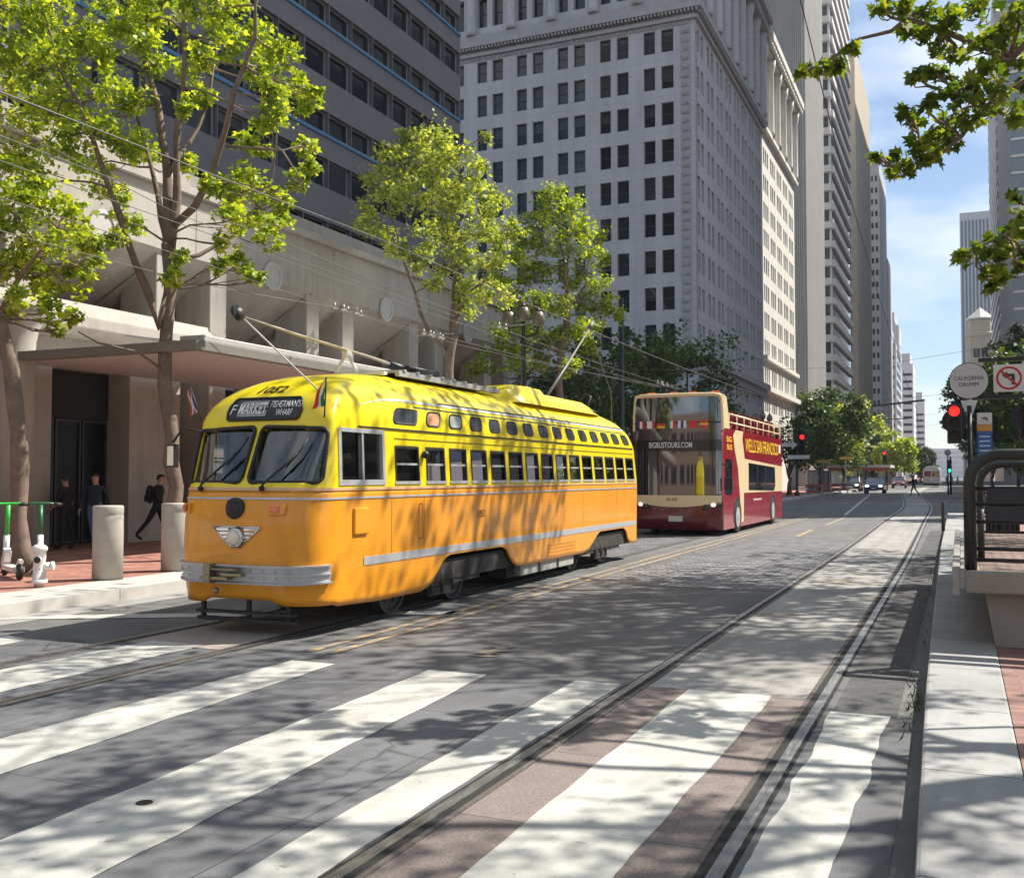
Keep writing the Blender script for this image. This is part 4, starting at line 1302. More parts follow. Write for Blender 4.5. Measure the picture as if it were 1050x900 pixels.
mbs.add(P_, [(3 * i + j, 3 * i + 3 + j, 3 * i + 4 + j, 3 * i + 1 + j) for i in range(40) for j in (0, 1)], 0, True)
sgn = mbs.build('destination_sign', M_signb, tram, recalc=False)
mb = MB(); pp = [offF(t, zc - halfh(t), .013) for t in ts] + [offF(t, zc + halfh(t), .013) for t in ts[::-1]]; pp.append(pp[0])
mb.tube(pp, .013, 6, caps=False); mb.build('sign_gasket', M_rub, sgn)
mb = MB(); P_ = []
for i in range(13):
    t = -.385 + .44 * i / 12; P_ += [offF(t, zc - .085, .017), offF(t, zc + .085, .017)]
mb.add(P_, [(2 * i, 2 * i + 2, 2 * i + 3, 2 * i + 1) for i in range(12)], 0, True)
mb.build('sign_blind', mat('grey_blind', (0.30, 0.30, 0.29), 0.5), sgn, recalc=False)
W_ = TW
def on_front(tc, zc_, d):
    return lambda a, b: offF(tc + a / tWid(zc_), zc_ + b, d)
mb = MB()
put_text(mb, 'F', .058, .11, on_front(-.475, zc - .005, .02))
mb.build('sign_lettering', M_ltr, sgn, recalc=False); mb = MB(); put_text(mb, 'MARKET', .37, .12, on_front(-.165, zc, .024), bold=.008)
mb.build('sign_lettering', M_ltr, sgn, recalc=False); mb = MB(); put_text(mb, "FISHERMAN'S", .385, .072, on_front(.335, zc + .045, .02), shear=.15, bold=.006)
mb.build('sign_lettering', M_ltr, sgn, recalc=False); mb = MB(); put_text(mb, 'WHARF', .21, .072, on_front(.335, zc - .045, .02), shear=.15, bold=.006)
mb.build('sign_lettering', M_ltr, sgn, recalc=False)
mb = MB(); put_text(mb, '1052', .36, .085, on_front(-.05, 2.625, .006), shear=.25, bold=.02); mb.build('fleet_number', M_ltk, tram, recalc=False)
mb = MB(); put_text(mb, '1052', .26, .10, lambda a, b: offS(12.72 + a, 1.16 + b, 1, .005), shear=.1, bold=.01); mb.build('fleet_number', mat('brown_lettering', (0.25, 0.09, 0.01), 0.5), tram, recalc=False)
# front fittings
mb = MB()
c = offF(.0, 1.33, 0)
mb.lathe([(.115, 0), (.115, -.035), (.10, -.05), (.01, -.05)], (c.x - .03, c.y + .01, c.z), 24, axis='y')
for i in range(5): mb.box(c.x - .03 - .08, c.y - .05, c.z - .07 + i * .035, c.x - .03 + .08, c.y - .043, c.z - .062 + i * .035)
mb.build('front_vent', M_blk, tram)
hl = MB(); c = offF(.02, 1.03, 0)
hl.lathe([(.098, .03), (.106, -.03), (.094, -.05), (.082, -.05)], (c.x, c.y, c.z), 28, axis='y')
hlo = hl.build('headlight', M_chr, tram)
mb = MB(); mb.lathe([(.084, -.045), (.07, -.065), (.042, -.08), (.001, -.086)], (c.x, c.y, c.z), 24, axis='y'); mb.build('lens', mat('headlight_lens', (0.72, 0.62, 0.52), 0.08, spec=0.9, coat=0.8), hlo)
mb = MB()
for s in (-1, 1):
    for i in range(4):
        zz = 1.115 - i * .04; x1 = .275 - i * .05
        if x1 > .115:
            P_ = []
            for q in range(5):
                t = (.10 + (x1 - .10) * q / 4) * s
                P_ += [offF((c.x - TX + t) / TW, zz - .013, .012), offF((c.x - TX + t) / TW, zz + .013, .012)]
            mb.add(P_, [(2 * q, 2 * q + 2, 2 * q + 3, 2 * q + 1) for q in range(4)], 0)
    mb.tube([offF((c.x - TX + s * .295) / TW, 1.135, .01), offF((c.x - TX) / TW, 1.14, .012)], .012, 6)
    mb.tube([offF((c.x - TX + s * .295) / TW, 1.135, .01), offF((c.x - TX + s * .05) / TW, .925, .01)], .010, 6)
mb.build('headlight_wing', M_chr, tram)
for tcn in (-.83, .55):
    mb = MB()
    for (z0, z1, d0, d1, t0, t1, mi) in ((1.265, 1.375, 0, .035, -.10, .10, 0), (1.285, 1.355, .035, .045, -.085, .03, 1)):
        v = [offF(tcn + t0, z0, d1), offF(tcn + t1, z0, d1), offF(tcn + t1, z1, d1), offF(tcn + t0, z1, d1), offF(tcn + t0, z0, d0), offF(tcn + t1, z0, d0), offF(tcn + t1, z1, d0), offF(tcn + t0, z1, d0)]
        mb.add(v, [(0, 1, 2, 3), (0, 4, 5, 1), (1, 5, 6, 2), (2, 6, 7, 3), (3, 7, 4, 0)], mi)
    mb.build('turn_signal', [M_ora, M_amber], tram, bevel=.008)
# bumper (two curved silver rails)
mb = MB()
tb = [math.sin(math.pi / 2 * (-1 + 2 * i / 40)) for i in range(41)]
def rail_on_front(z, h, d, m=0):
    P_ = []
    for t in tb:
        t = t * .995
        P_ += [offF(t, z - h / 2, .002), offF(t, z - h / 2, d), offF(t, z + h / 2, d), offF(t, z + h / 2, .002)]
    mb.add(P_, [(4 * i + j, 4 * i + 4 + j, 4 * i + 5 + j, 4 * i + 1 + j) for i in range(40) for j in range(3)], m, False)
rail_on_front(.745, .018, .05); rail_on_front(.655, .19, .022); rail_on_front(.66, .016, .045); rail_on_front(.575, .018, .05)
for t in (-.85, -.7, .22, .4, .55, .7, .82):
    for z in (.70, .615): mb.sphere(offF(t, z, .032), .011, 6)
mb.build('bumper', M_sil, tram)
mb = MB()
P0 = offF(-.22, .66, .05)
mb.box(P0.x - .16, P0.y - .09, .60, P0.x + .20, P0.y + .02, .63); mb.box(P0.x - .1, P0.y - .10, .56, P0.x - .02, P0.y, .76); mb.box(P0.x + .1, P0.y - .08, .64, P0.x + .36, P0.y, .67); mb.box(P0.x - .13, P0.y - .09, .70, P0.x + .3, P0.y, .715)
mb.sphere((P0.x, P0.y - .02, .48), .04, 8)
mb.build('coupler', mat('brass_coupler', (0.30, 0.25, 0.16), 0.45, metal=0.7, var=0.3, scale=30), tram)
mb = MB()
mb.bar((TX - .65, 8.84, .23), (TX + .62, 8.84, .23), .06, .03); mb.bar((TX - .65, 8.86, .15), (TX + .62, 8.86, .15), .06, .04)
for x in (-.6, 0, .5): mb.bar((TX + x, 8.88, .13), (TX + x, 8.88, .42), .04, .04)
mb.build('front_step', M_blk, tram)
# side fittings
def side_plate(y0, y1, z0, z1, d, m, name, bev=.012):
    mb = MB()
    v = [offS(y0, z0, 1, d), offS(y1, z0, 1, d), offS(y1, z1, 1, d), offS(y0, z1, 1, d), offS(y0, z0, 1, 0), offS(y1, z0, 1, 0), offS(y1, z1, 1, 0), offS(y0, z1, 1, 0)]
    mb.add(v, [(0, 1, 2, 3), (0, 4, 5, 1), (1, 5, 6, 2), (2, 6, 7, 3), (3, 7, 4, 0)])
    return mb.build(name, m, tram, bevel=bev)
side_plate(9.48, 9.78, 1.03, 1.33, .03, M_ora, 'access_hatch', .02)
mb = MB(); mb.tube([offS(10.98, .92, 1, .005), offS(10.98, .92, 1, .04), offS(10.98, 1.34, 1, .04), offS(10.98, 1.34, 1, .005)], .013, 8); mb.build('grab_handle', M_ora, tram)
mb = MB(); mb.sphere(offS(11.08, 1.93, 1, .04), .05, 8); mb.bar(offS(11.08, 1.93, 1, 0), offS(11.08, 1.93, 1, .06), .03); mb.build('side_lamp', M_blk, tram)
mb = MB()
for j in range(4):
    for i in range(12):
        y = 15.2 + i * .11; z = .40 + j * .055
        v = [offS(y, z, 1, .012), offS(y + .075, z, 1, .012), offS(y + .075, z + .022, 1, .002), offS(y, z + .022, 1, .002)]
        mb.add(v, [(0, 1, 2, 3)])
mb.build('louvre', mat('louvre_orange', (0.62, 0.25, 0.02), 0.4), tram, recalc=False)
for yy in (10.30, 11.08, 13.02, 14.94, 16.84, 18.72):
    mb = MB(); mb.add([offS(yy, .72, 1, .0025), offS(yy + .009, .72, 1, .0025), offS(yy + .009, 1.42, 1, .0025), offS(yy, 1.42, 1, .0025)], [(0, 1, 2, 3)]); mb.build('panel_seam', mat('seam_brown', (0.28, 0.10, 0.01), 0.7), tram, recalc=False)
mb = MB()
for i in range(62):
    yy = 9.7 + i * .165
    mb.sphere(offS(yy, .80, 1, .001), .007, 6)
mb.build('rivets', M_ora, tram, recalc=False)
# underframe and wheels
mb = MB(); mb.box(TX - .84, 9.7, .34, TX + .84, 20.1, .60); mb.box(TX - .7, 13.9, .16, TX + .75, 16.6, .34)
mb.build('underframe', M_under, tram)
mb = MB()
for y0 in (14.2, 15.0, 15.8): mb.box(TX + .68, y0, .17, TX + .86, y0 + .7, .34)
mb.build('equipment_box', mat('grey_equipment', (0.35, 0.34, 0.32), 0.6, var=0.2, scale=6), tram, bevel=.015)
for yc in (11.68, 18.0):
    mb = MB()
    for s in (-1, 1):
        mb.bar((TX + s * .78, yc - 1.15, .36), (TX + s * .78, yc + 1.15, .36), .09, .16)
        mb.bar((TX - .80, yc - .02 + s * .04, .40), (TX + .80, yc - .02 + s * .04, .40), .07)
        mb.bar((TX + s * .80, yc - .35, .22), (TX + s * .80, yc + .35, .22), .08, .10)
        for q in (-.3, 0, .3): mb.lathe([(.06, .2), (.06, .48)], (TX + s * .80, yc + q, 0), 10)
    trk = mb.build('truck', M_under, tram)
    for dy in (-.82, .82):
        for s in (-1, 1):
            w = MB()
            w.lathe([(.36, -.05), (.36, -.03), (.335, .0), (.335, .06), (.29, .065), (.27, .03), (.12, .03), (.11, .08), (.01, .08)] if s > 0 else [(.36, .05), (.36, .03), (.335, 0), (.335, -.06), (.29, -.065), (.27, -.03), (.12, -.03), (.11, -.08), (.01, -.08)], ((-6.40 if s > 0 else -7.83), yc + dy, .335), 28, axis='x', smooth=False)
            for a in range(6):
                an = a * math.pi / 3
                w.lathe([(.025, .02), (.025, .05)] if s > 0 else [(.025, -.05), (.025, -.02)], ((-6.40 if s > 0 else -7.83), yc + dy + .2 * math.cos(an), .335 + .2 * math.sin(an)), 8, axis='x')
            w.build('wheel', mat('tram_wheel_steel', (0.13, 0.12, 0.115), 0.5, metal=0.5, var=0.3, scale=12), trk)
# interior: floor, seats, driver's stand
mb = MB(); mb.box(TX - .88, 9.6, .86, TX + .88, 19.9, .9); mb.box(TX - .8, 11.0, 2.5, TX + .8, 19.5, 2.52); mb.box(TX - .86, 10.33, .9, TX - .2, 10.36, 2.1)
mb.build('cabin_floor', M_int, tram)
for k in range(13):
    for s in (-1, 1):
        y = 11.5 + k * .636
        mb = MB(); mb.box(TX + s * .50 - .36, y - .20, 1.2, TX + s * .50 + .36, y + .22, 1.3); mb.obox((TX + s * .50, y + .2, 1.47), (.72, .08, .42), (R(-8), 0, 0))
        mb.tube([(TX + s * .50 - .34, y + .26, 1.66), (TX + s * .50 - .28, y + .27, 1.74), (TX + s * .50 + .28, y + .27, 1.74), (TX + s * .50 + .34, y + .26, 1.66)], .018, 6, 1)
        mb.build('seat', [M_seat, M_chr], tram)
mb = MB(); mb.box(TX + .25, 9.95, .9, TX + .75, 10.3, 1.4); mb.obox((TX + .5, 10.32, 1.6), (.46, .1, .55)); mb.build('driver_seat', M_blk, tram)
mb = MB(); mb.box(TX - .72, 9.1, .9, TX + .74, 9.4, 1.5); mb.build('dashboard', mat('dash_grey', (0.15, 0.19, 0.22), 0.6), tram)
# roof gear
hump = MB()
for s0 in (0,):
    secs = []
    for (y, hw, h) in ((14.6, .30, .02), (14.75, .46, .10), (14.95, .50, .18), (15.6, .50, .20), (16.1, .50, .19), (16.2, .50, .12), (18.2, .50, .11), (18.75, .44, .06), (19.0, .3, .0)):
        zb = 2.86
        secs.append([(TX - hw - .12, y, zb - .03), (TX - hw, y, zb + h * .75), (TX - hw * .8, y, zb + .09 + h), (TX + hw * .8, y, zb + .09 + h), (TX + hw, y, zb + h * .75), (TX + hw + .12, y, zb - .03)])
    V_ = [p for s_ in secs for p in s_]
    F_ = [(6 * i + j, 6 * i + j + 1, 6 * i + 7 + j, 6 * i + 6 + j) for i in range(len(secs) - 1) for j in range(5)] + [(0, 1, 2, 3, 4, 5), tuple(6 * (len(secs) - 1) + j for j in range(6))]
    hump.add(V_, F_, 0, False)
hump.build('roof_shroud', M_yel, tram, bevel=.03)
mb = MB()
mb.box(TX - .42, 11.3, 2.985, TX + .42, 14.4, 3.01); mb.box(TX - .42, 11.3, 2.94, TX - .36, 14.4, 2.985); mb.box(TX + .36, 11.3, 2.94, TX + .42, 14.4, 2.985)
for i in range(9): mb.box(TX - .44, 11.4 + i * .35, 3.01, TX + .44, 11.46 + i * .35, 3.03)
mb.build('roof_walkway', mat('grey_boards', (0.32, 0.33, 0.34), 0.6, var=0.1), tram)
mb = MB()
mb.tube([(TX - .36, 11.0, 2.93), (TX - .22, 11.05, 3.22)], .022, 6); mb.tube([(TX, 11.0, 2.94), (TX - .18, 11.05, 3.22)], .022, 6); mb.bar((TX - .3, 11.0, 2.95), (TX + .4, 11.0, 2.95), .08, .04); mb.box(TX - .24, 11.0, 3.18, TX - .16, 11.1, 3.26)
mb.build('pole_hook', mat('pale_grey_paint', (0.6, 0.6, 0.58), 0.5), tram)
mb = MB()
mb.tube([(TX - .20, 8.95, 3.40), (TX - .20, 10.0, 3.33), (TX - .20, 11.6, 3.24), (TX - .20, 12.1, 3.20)], [.016, .018, .022, .028], 8, 0)
mb.tube([(TX - .20, 12.1, 3.20), (TX - .20, 12.9, 3.14)], .05, 8, 1)
mb.box(TX - .38, 12.5, 3.03, TX, 13.2, 3.16, 1)
for q in (-.32, -.08): mb.tube([(TX + q, 12.4, 3.17), (TX + q, 13.3, 3.17)], .035, 8, 1)
mb.sphere((TX - .20, 8.92, 3.42), (.05, .09, .08), 10, 1); mb.lathe([(.06, -.02), (.06, .02)], (TX - .20, 8.86, 3.45), 14, 1, axis='x')
mb.tube([(TX - .20, 9.0, 3.38), (TX + .2, 9.1, 3.0), (TX + .66, 9.22, 2.56)], .010, 6, 2)
mb.build('trolley_pole', [mat('pole_tan', (0.30, 0.265, 0.20), 0.5), M_blk, mat('rope', (0.6, 0.57, 0.5), 0.8)], tram)
mb = MB()
mb.tube([(TX, 17.3, 3.05), (TX, 18.4, 3.75), (TX, 19.85, 4.72)], [.03, .024, .018], 8); mb.box(TX - .15, 17.1, 2.98, TX + .15, 17.6, 3.12); mb.tube([(TX, 19.8, 4.7), (TX, 20.0, 4.84)], .05, 8)
mb.tube([(TX + .06, 19.7, 4.6), (TX + .3, 20.3, 3.4), (TX + .3, 20.45, 2.0)], .008, 5)
mb.build('trolley_pole', mat('pole_grey', (0.16, 0.155, 0.15), 0.5), tram)
mb = MB()
for i in range(5): mb.tube([(TX - .4 + i * .02, 18.9 + i * .1, 2.98), (TX - .2, 19.0 + i * .1, 3.12), (TX + .25, 19.1 + i * .1, 2.95)], .02, 6)
mb.tube([(TX + .1, 19.2, 2.9), (TX + .2, 19.3, 3.25), (TX + .05, 19.35, 3.32), (TX, 19.3, 3.2)], .025, 6)
mb.build('roof_cables', M_blk, tram)
# mirror on the kerb side
mb = MB()
mb.tube([offS(9.3, 2.15, -1, 0), (TX - 1.2, 9.2, 2.22), (TX - 1.3, 9.15, 2.05)], .014, 6, 0)
mb.obox((TX - 1.30, 9.15, 1.90), (.14, .06, .26), (0, 0, R(-12)), 0); mb.obox((TX - 1.302, 9.116, 1.90), (.115, .006, .22), (0, 0, R(-12)), 1)
mb.build('mirror', [M_blk, M_chr], tram)
# flags on the front corners
def flag(base, lean, cols, h, name_label):
    mb = MB()
    b = Vector(base); t = b + Vector(lean) * h
    mb.tube([b, t], .008, 6, 0)
    d = (t - b).normalized()
    for k, (w0, w1) in enumerate(cols['bands']):
        nseg = 8
        P_ = []
        for i in range(nseg + 1):
            f = i / nseg
            p = t - d * (h * .72) * f
            wave = .02 * math.sin(f * 7 + k)
            for w in (w0, w1):
                off = cols['dir'] * (w * (.25 + .75 * f)) + Vector((0, wave, 0))
                P_.append(p + off + Vector((0, -.004 - k * .001, -w * .25)))
        mb.add(P_, [(2 * i, 2 * i + 2, 2 * i + 3, 2 * i + 1) for i in range(nseg)], k + 1, True)
    return mb.build('flag', [M_blk] + cols['mats'], tram, recalc=False)
Mred = mat('flag_red', (0.62, 0.035, 0.03), 0.7); Mwht = mat('flag_white', (0.75, 0.74, 0.72), 0.7); Mgrn = mat('flag_green', (0.02, 0.20, 0.06), 0.7); Mblu = mat('flag_blue', (0.03, 0.05, 0.22), 0.7); Mylw = mat('flag_gold', (0.7, 0.42, 0.03), 0.7)
flag(offF(.90, 2.28, .02) + Vector((.02, -.02, 0)), (.12, -.1, 1), {'bands': [(0, .05), (.05, .09), (.09, .16)], 'dir': Vector((-.8, -.4, 0)), 'mats': [Mgrn, Mwht, Mred]}, .42, '')
fo = flag(offF(-.97, 2.27, .02), (-.35, -.1, 1), {'bands': [(0, .03), (.03, .06), (.06, .09), (.09, .12), (.12, .15)], 'dir': Vector((-.8, .2, -.2)), 'mats': [Mblu, Mwht, Mred, Mwht, Mred]}, .40, '')
# ------------------------------------------------------------------ open top double deck bus
BX0, BX1, BY0, BY1 = -8.62, -6.02, 28.25, 38.7
M_bred = mat('bus_maroon', (0.30, 0.012, 0.025), 0.25, coat=0.7, var=0.04, scale=2, dirt=0.1, dirtcol=(0.2, 0.04, 0.04))
M_bdk = mat('bus_dark_maroon', (0.13, 0.008, 0.015), 0.25, coat=0.6, var=0.04)
M_bcr = mat('bus_cream', (0.78, 0.62, 0.36), 0.35, coat=0.4, var=0.03)
M_bglass = mat('bus_glass', (0.012, 0.014, 0.02), 0.03, spec=0.9)
M_bglass.node_tree.nodes['Principled BSDF'].inputs['IOR'].default_value = 1.95
M_bglass2 = clear_glass('bus_upper_glass', (0.35, 0.42, 0.5), 0.70)
M_gold = mat('bus_gold_lettering', (0.85, 0.55, 0.02), 0.5)
bus = thing('tour_bus', 'maroon and cream open top double deck tour bus, standing behind the yellow streetcar', 'bus', ((BX0 + BX1) / 2, 33, 0))
def bfront(t, z, d=0.0):      # t -1..1
    lean = .10 * max(0, (z - 1.0) / 3.0)
    bow = .16 * (abs(t) ** 4.5) + .03 * t * t
    return Vector(((BX0 + BX1) / 2 + t * (BX1 - BX0) / 2 * (1 - .0 * z), BY0 + bow + lean - d, z))
zs = [.17, .5, .9, 1.1, 1.4, 1.8, 2.2, 2.6, 3.02]
tcol = [-1 + 2 * i / 16 for i in range(17)]
mb = MB()
ring = lambda z: [(BX1, BY1, z), (BX1, BY0 + .9, z)] + [tuple(bfront(t, z)) for t in tcol[::-1]] + [(BX0, BY0 + .9, z), (BX0, BY1, z)]
k = len(ring(1))
for z in zs: mb.v.extend(ring(z))
for a in range(len(zs) - 1):
    for j in range(k):
        j2 = (j + 1) % k
        zc = (zs[a] + zs[a + 1]) / 2
        fr = 2 <= j <= k - 4
        mb.f.append((a * k + j, a * k + j2, (a + 1) * k + j2, (a + 1) * k + j)); mb.sm.append(fr)
        mb.m.append(1 if (fr and zc < .9) else (0))
mb.f.append(tuple((len(zs) - 1) * k + j for j in range(k))); mb.m.append(0); mb.sm.append(False)
mb.f.append(tuple(range(k))); mb.m.append(1); mb.sm.append(False)
mb.build('body', [M_bred, M_bdk], bus)
def fpatch(name, t0, t1, z0, z1, d, m, nu=14, nz=4, parent=bus, curve=0):
    mb = MB()
    P_ = [bfront(t0 + (t1 - t0) * i / nu, z0 + (z1 - z0) * j / nz + (curve * ((t0 + (t1 - t0) * i / nu)) ** 2 if j == 0 else 0), d) for j in range(nz + 1) for i in range(nu + 1)]
    mb.add(P_, [(j * (nu + 1) + i, j * (nu + 1) + i + 1, (j + 1) * (nu + 1) + i + 1, (j + 1) * (nu + 1) + i) for j in range(nz) for i in range(nu)], 0, True)
    return mb.build(name, m, parent, recalc=False)
ws = fpatch('windshield', -.97, .965, 1.13, 2.385, .012, M_bglass)
fpatch('front_band', -.97, .965, 2.375, 2.685, .016, mat('bus_black_band', (0.02, 0.018, 0.018), 0.1, spec=0.8))
fpatch('upper_windshield', -.97, .965, 2.675, 3.90, .012, M_bglass)
fpatch('cream_nose', -.97, .97, .80, 1.13, .016, M_bcr, curve=.17)
fpatch('window_bar', -.97, .95, 3.16, 3.20, .02, M_blk, nz=1)
def onb(tc, zc, d): return lambda a, b: bfront(tc + a / 1.2, zc + b, d)
mb = MB(); put_text(mb, 'BIGBUSTOURS.COM', 1.15, .16, onb(-.12, 2.545, .03), bold=.008); mb.build('front_lettering', M_ltr, bus, recalc=False)
mb = MB(); put_text(mb, 'BIG BUS', .28, .09, onb(-.08, 1.02, .03), bold=.01); mb.build('front_badge', mat('bus_badge_red', (0.4, 0.10, 0.05), 0.4), bus, recalc=False)
# flags along the upper windshield
FL = [('v', [Mblu, Mwht, Mred]), ('v', [Mwht, Mwht, Mred]), ('h', [M_blk, Mred, Mylw]), ('v', [Mgrn, Mwht, Mred]), ('v', [Mwht, Mblu, Mwht]), ('h', [Mred, Mred, Mred]), ('h', [Mred, Mylw, Mred])]
for i, (dr, ms) in enumerate(FL):
    mb = MB(); tcn = -.80 + i * .235
    for q in range(3):
        if dr == 'v': a0, a1, b0, b1 = -.09 + .06 * q, -.03 + .06 * q, 3.02, 3.23
        else: a0, a1, b0, b1 = -.09, .09, 3.02 + .07 * (2 - q), 3.02 + .07 * (3 - q)
        mb.add([bfront(tcn + a0, b0, .022), bfront(tcn + a1, b0, .022), bfront(tcn + a1, b1, .022), bfront(tcn + a0, b1, .022)], [(0, 1, 2, 3)], q)
    mb.build('flag_sticker', ms, bus, recalc=False)
mb = MB()       # upper cream frame of the front
tt = [-1 + 2 * i / 20 for i in range(21)]
mb.tube([bfront(-1, 2.95, .0) + Vector((.03, 0, 0)), bfront(-1, 3.4, 0) + Vector((.035, 0, 0)), bfront(-.99, 3.80, 0) + Vector((.05, 0, 0)), bfront(-.93, 3.93, 0)] + [bfront(t, 3.96, 0) for t in tt[2:-2]] + [bfront(.93, 3.93, 0), bfront(.99, 3.80, 0) - Vector((.05, 0, 0)), bfront(1, 3.4, 0) - Vector((.035, 0, 0)), bfront(1, 2.95, 0) - Vector((.03, 0, 0))], .055, 8)
for s, x in ((-1, BX0 + .04), (1, BX1 - .04)):
    mb.prism([(BY0 + .35, 3.0), (BY0 + 1.2, 3.0), (BY0 + .95, 3.5), (BY0 + .75, 3.9), (BY0 + .35, 3.98)], 'x', x - .035, x + .035)
mb.box(BX0 + .1, BY0 + .33, 3.93, BX1 - .1, BY0 + .85, 4.0)
mb.build('upper_frame', M_bcr, bus, bevel=.01)
for i, x in enumerate((-8.1, -7.45, -6.9, -6.25)):
    mb = MB(); mb.box(x - .1, BY0 + .25, 4.001, x + .1, BY0 + .4, 4.06); mb.build('marker_lamp', M_amber, bus, bevel=.01)
# side panels, right flank
def flank(name, poly, m, d, parent=bus):
    mb = MB(); mb.prism(poly, 'x', BX1 + .0005, BX1 + d); return mb.build(name, m, parent)
Y = lambda f: BY0 + f
sw = [(Y(2.35), .30), (Y(2.55), 1.0), (Y(2.25), 1.9), (Y(1.75), 2.5), (Y(1.6), 2.85), (Y(1.95), 3.02), (Y(3.1), 3.02), (Y(2.95), 2.8), (Y(3.3), 2.2), (Y(10.44), 2.02), (Y(10.44), 1.12), (Y(3.15), 1.16), (Y(3.05), .30)]
flank('cream_panel', sw, M_bcr, .004)
flank('side_window', [(Y(3.9), 1.24), (Y(8.6), 1.16), (Y(8.9), 1.35), (Y(8.8), 1.98), (Y(3.9), 2.08)], M_bglass, .012)
mb = MB()
for y in (5.4, 6.9): mb.box(BX1 + .0125, Y(y) - .04, 1.22, BX1 + .016, Y(y) + .04, 2.03)
mb.build('window_bar', M_blk, bus)
flank('cab_window', [(Y(.45), 1.15), (Y(1.35), 1.15), (Y(1.35), 2.15), (Y(.45), 2.15)], M_bglass, .012)
mb = MB(); put_text(mb, 'WELLS SAN FRANCISCO', 6.2, .42, lambda a, b: Vector((BX1 + .012, Y(6.5) + a, 2.62 + b - .0 * a)), bold=.003); mb.build('side_lettering', M_gold, bus, recalc=False); mb = MB(); put_text(mb, 'BIG', .7, .16, lambda a, b: Vector((BX1 + .012, Y(1.0) + a, 2.72 + b)), bold=.01); mb.build('side_lettering', M_gold, bus, recalc=False); mb = MB(); put_text(mb, 'BUS', .7, .16, lambda a, b: Vector((BX1 + .012, Y(1.05) + a, 2.5 + b)), bold=.01)
mb.build('side_lettering', M_gold, bus, recalc=False)
mb = MB(); put_text(mb, 'bigbustours', 1.4, .1, lambda a, b: Vector((BX1 + .012, Y(5.4) + a, .92 + b)), bold=.02); mb.build('side_lettering', M_ltr, bus, recalc=False)
flank('side_badge', [(Y(9.75), 2.5), (Y(10.1), 2.5), (Y(10.1), 2.8), (Y(9.75), 2.8)], M_ltr, .01)
# open deck rails
mb = MB()
for x in (BX0 + .06, BX1 - .06):
    mb.tube([(x, Y(1.0), 3.22), (x, Y(10.3), 3.22)], .025, 6); mb.tube([(x, Y(.8), 3.46), (x, Y(10.3), 3.46), (x, Y(10.42), 3.36), (x, Y(10.42), 3.0)], .03, 6)
    for q in range(9): mb.tube([(x, Y(1.3 + q * 1.12), 3.0), (x, Y(1.3 + q * 1.12), 3.46)], .02, 6)
mb.tube([(BX0 + .06, Y(10.35), 3.46), (BX1 - .06, Y(10.35), 3.46)], .03, 6); mb.tube([(BX0 + .06, Y(10.35), 3.22), (BX1 - .06, Y(10.35), 3.22)], .02, 6)
mb.build('deck_rail', M_bcr, bus)
for q in range(9):
    for x in (BX0 + .55, BX1 - .55):
        mb = MB(); mb.box(x - .4, Y(1.8 + q * .9), 3.04, x + .4, Y(2.2 + q * .9), 3.16); mb.obox((x, Y(2.2 + q * .9), 3.38), (.8, .07, .45), (R(-8), 0, 0)); mb.build('seat', mat('bus_seat_red', (0.22, 0.02, 0.025), 0.6), bus)
# wheels, lamps, plate, mirror
for yc in (2.15, 8.35):
    for s in (-1, 1):
        x = BX1 - .12 if s > 0 else BX0 + .12
        w = MB(); pr = [(.44, -.14), (.47, -.10), (.47, .10), (.44, .135), (.30, .14)]
        w.lathe([(r, a * s) for r, a in pr], (x, Y(yc), .47), 28, axis='x', caps=False)
        wo = w.build('wheel', M_rub, bus)
        w = MB(); w.lathe([(.30, .138 * s), (.28, .10 * s), (.12, .08 * s), (.11, .15 * s), (.0001, .155 * s)], (x, Y(yc), .47), 20, axis='x', smooth=False)
        for a in range(8): w.lathe([(.022, .08 * s), (.022, .125 * s)], (x, Y(yc) + .2 * math.cos(a * .785), .47 + .2 * math.sin(a * .785)), 6, axis='x')
        w.build('rim', mat('wheel_grey', (0.42, 0.42, 0.41), 0.45, metal=0.2), wo)
    flank('wheel_arch', [(Y(yc) + .58 * math.cos(R(a)), .47 + .58 * math.sin(R(a))) for a in range(-15, 196, 15)], M_rub, .006)
for s in (-1, 1):
    mb = MB(); mb.add([bfront(s * .55, .70, .022), bfront(s * .985, .82, .022), bfront(s * .985, 1.06, .022), bfront(s * .62, .88, .022)], [(0, 1, 2, 3)], 0)
    mb.sphere(bfront(s * .80, .87, .0), (.08, .06, .06), 10, 1); mb.sphere(bfront(s * .66, .80, -.01), (.06, .05, .05), 10, 2)
    mb.build('headlight', [M_blk, mat('bus_lamp_lens', (0.85, 0.82, 0.75), 0.1, emit=(1, 0.95, 0.85), estr=.5), M_upglass], bus, recalc=False)
mb = MB(); c = bfront(-.0, .5, .02); mb.box(c.x - .2, c.y - .03, .40, c.x + .2, c.y + .02, .55); mb.build('number_plate', mat('plate_white', (0.6, 0.58, 0.52), 0.5), bus)
mb = MB(); mb.tube([bfront(.98, 2.0, 0), (BX1 + .16, BY0 - .05, 1.95), (BX1 + .2, BY0 - .05, 1.6)], .02, 6); mb.obox((BX1 + .2, BY0 - .05, 1.45), (.22, .12, .36)); mb.build('mirror', M_blk, bus, bevel=.02)
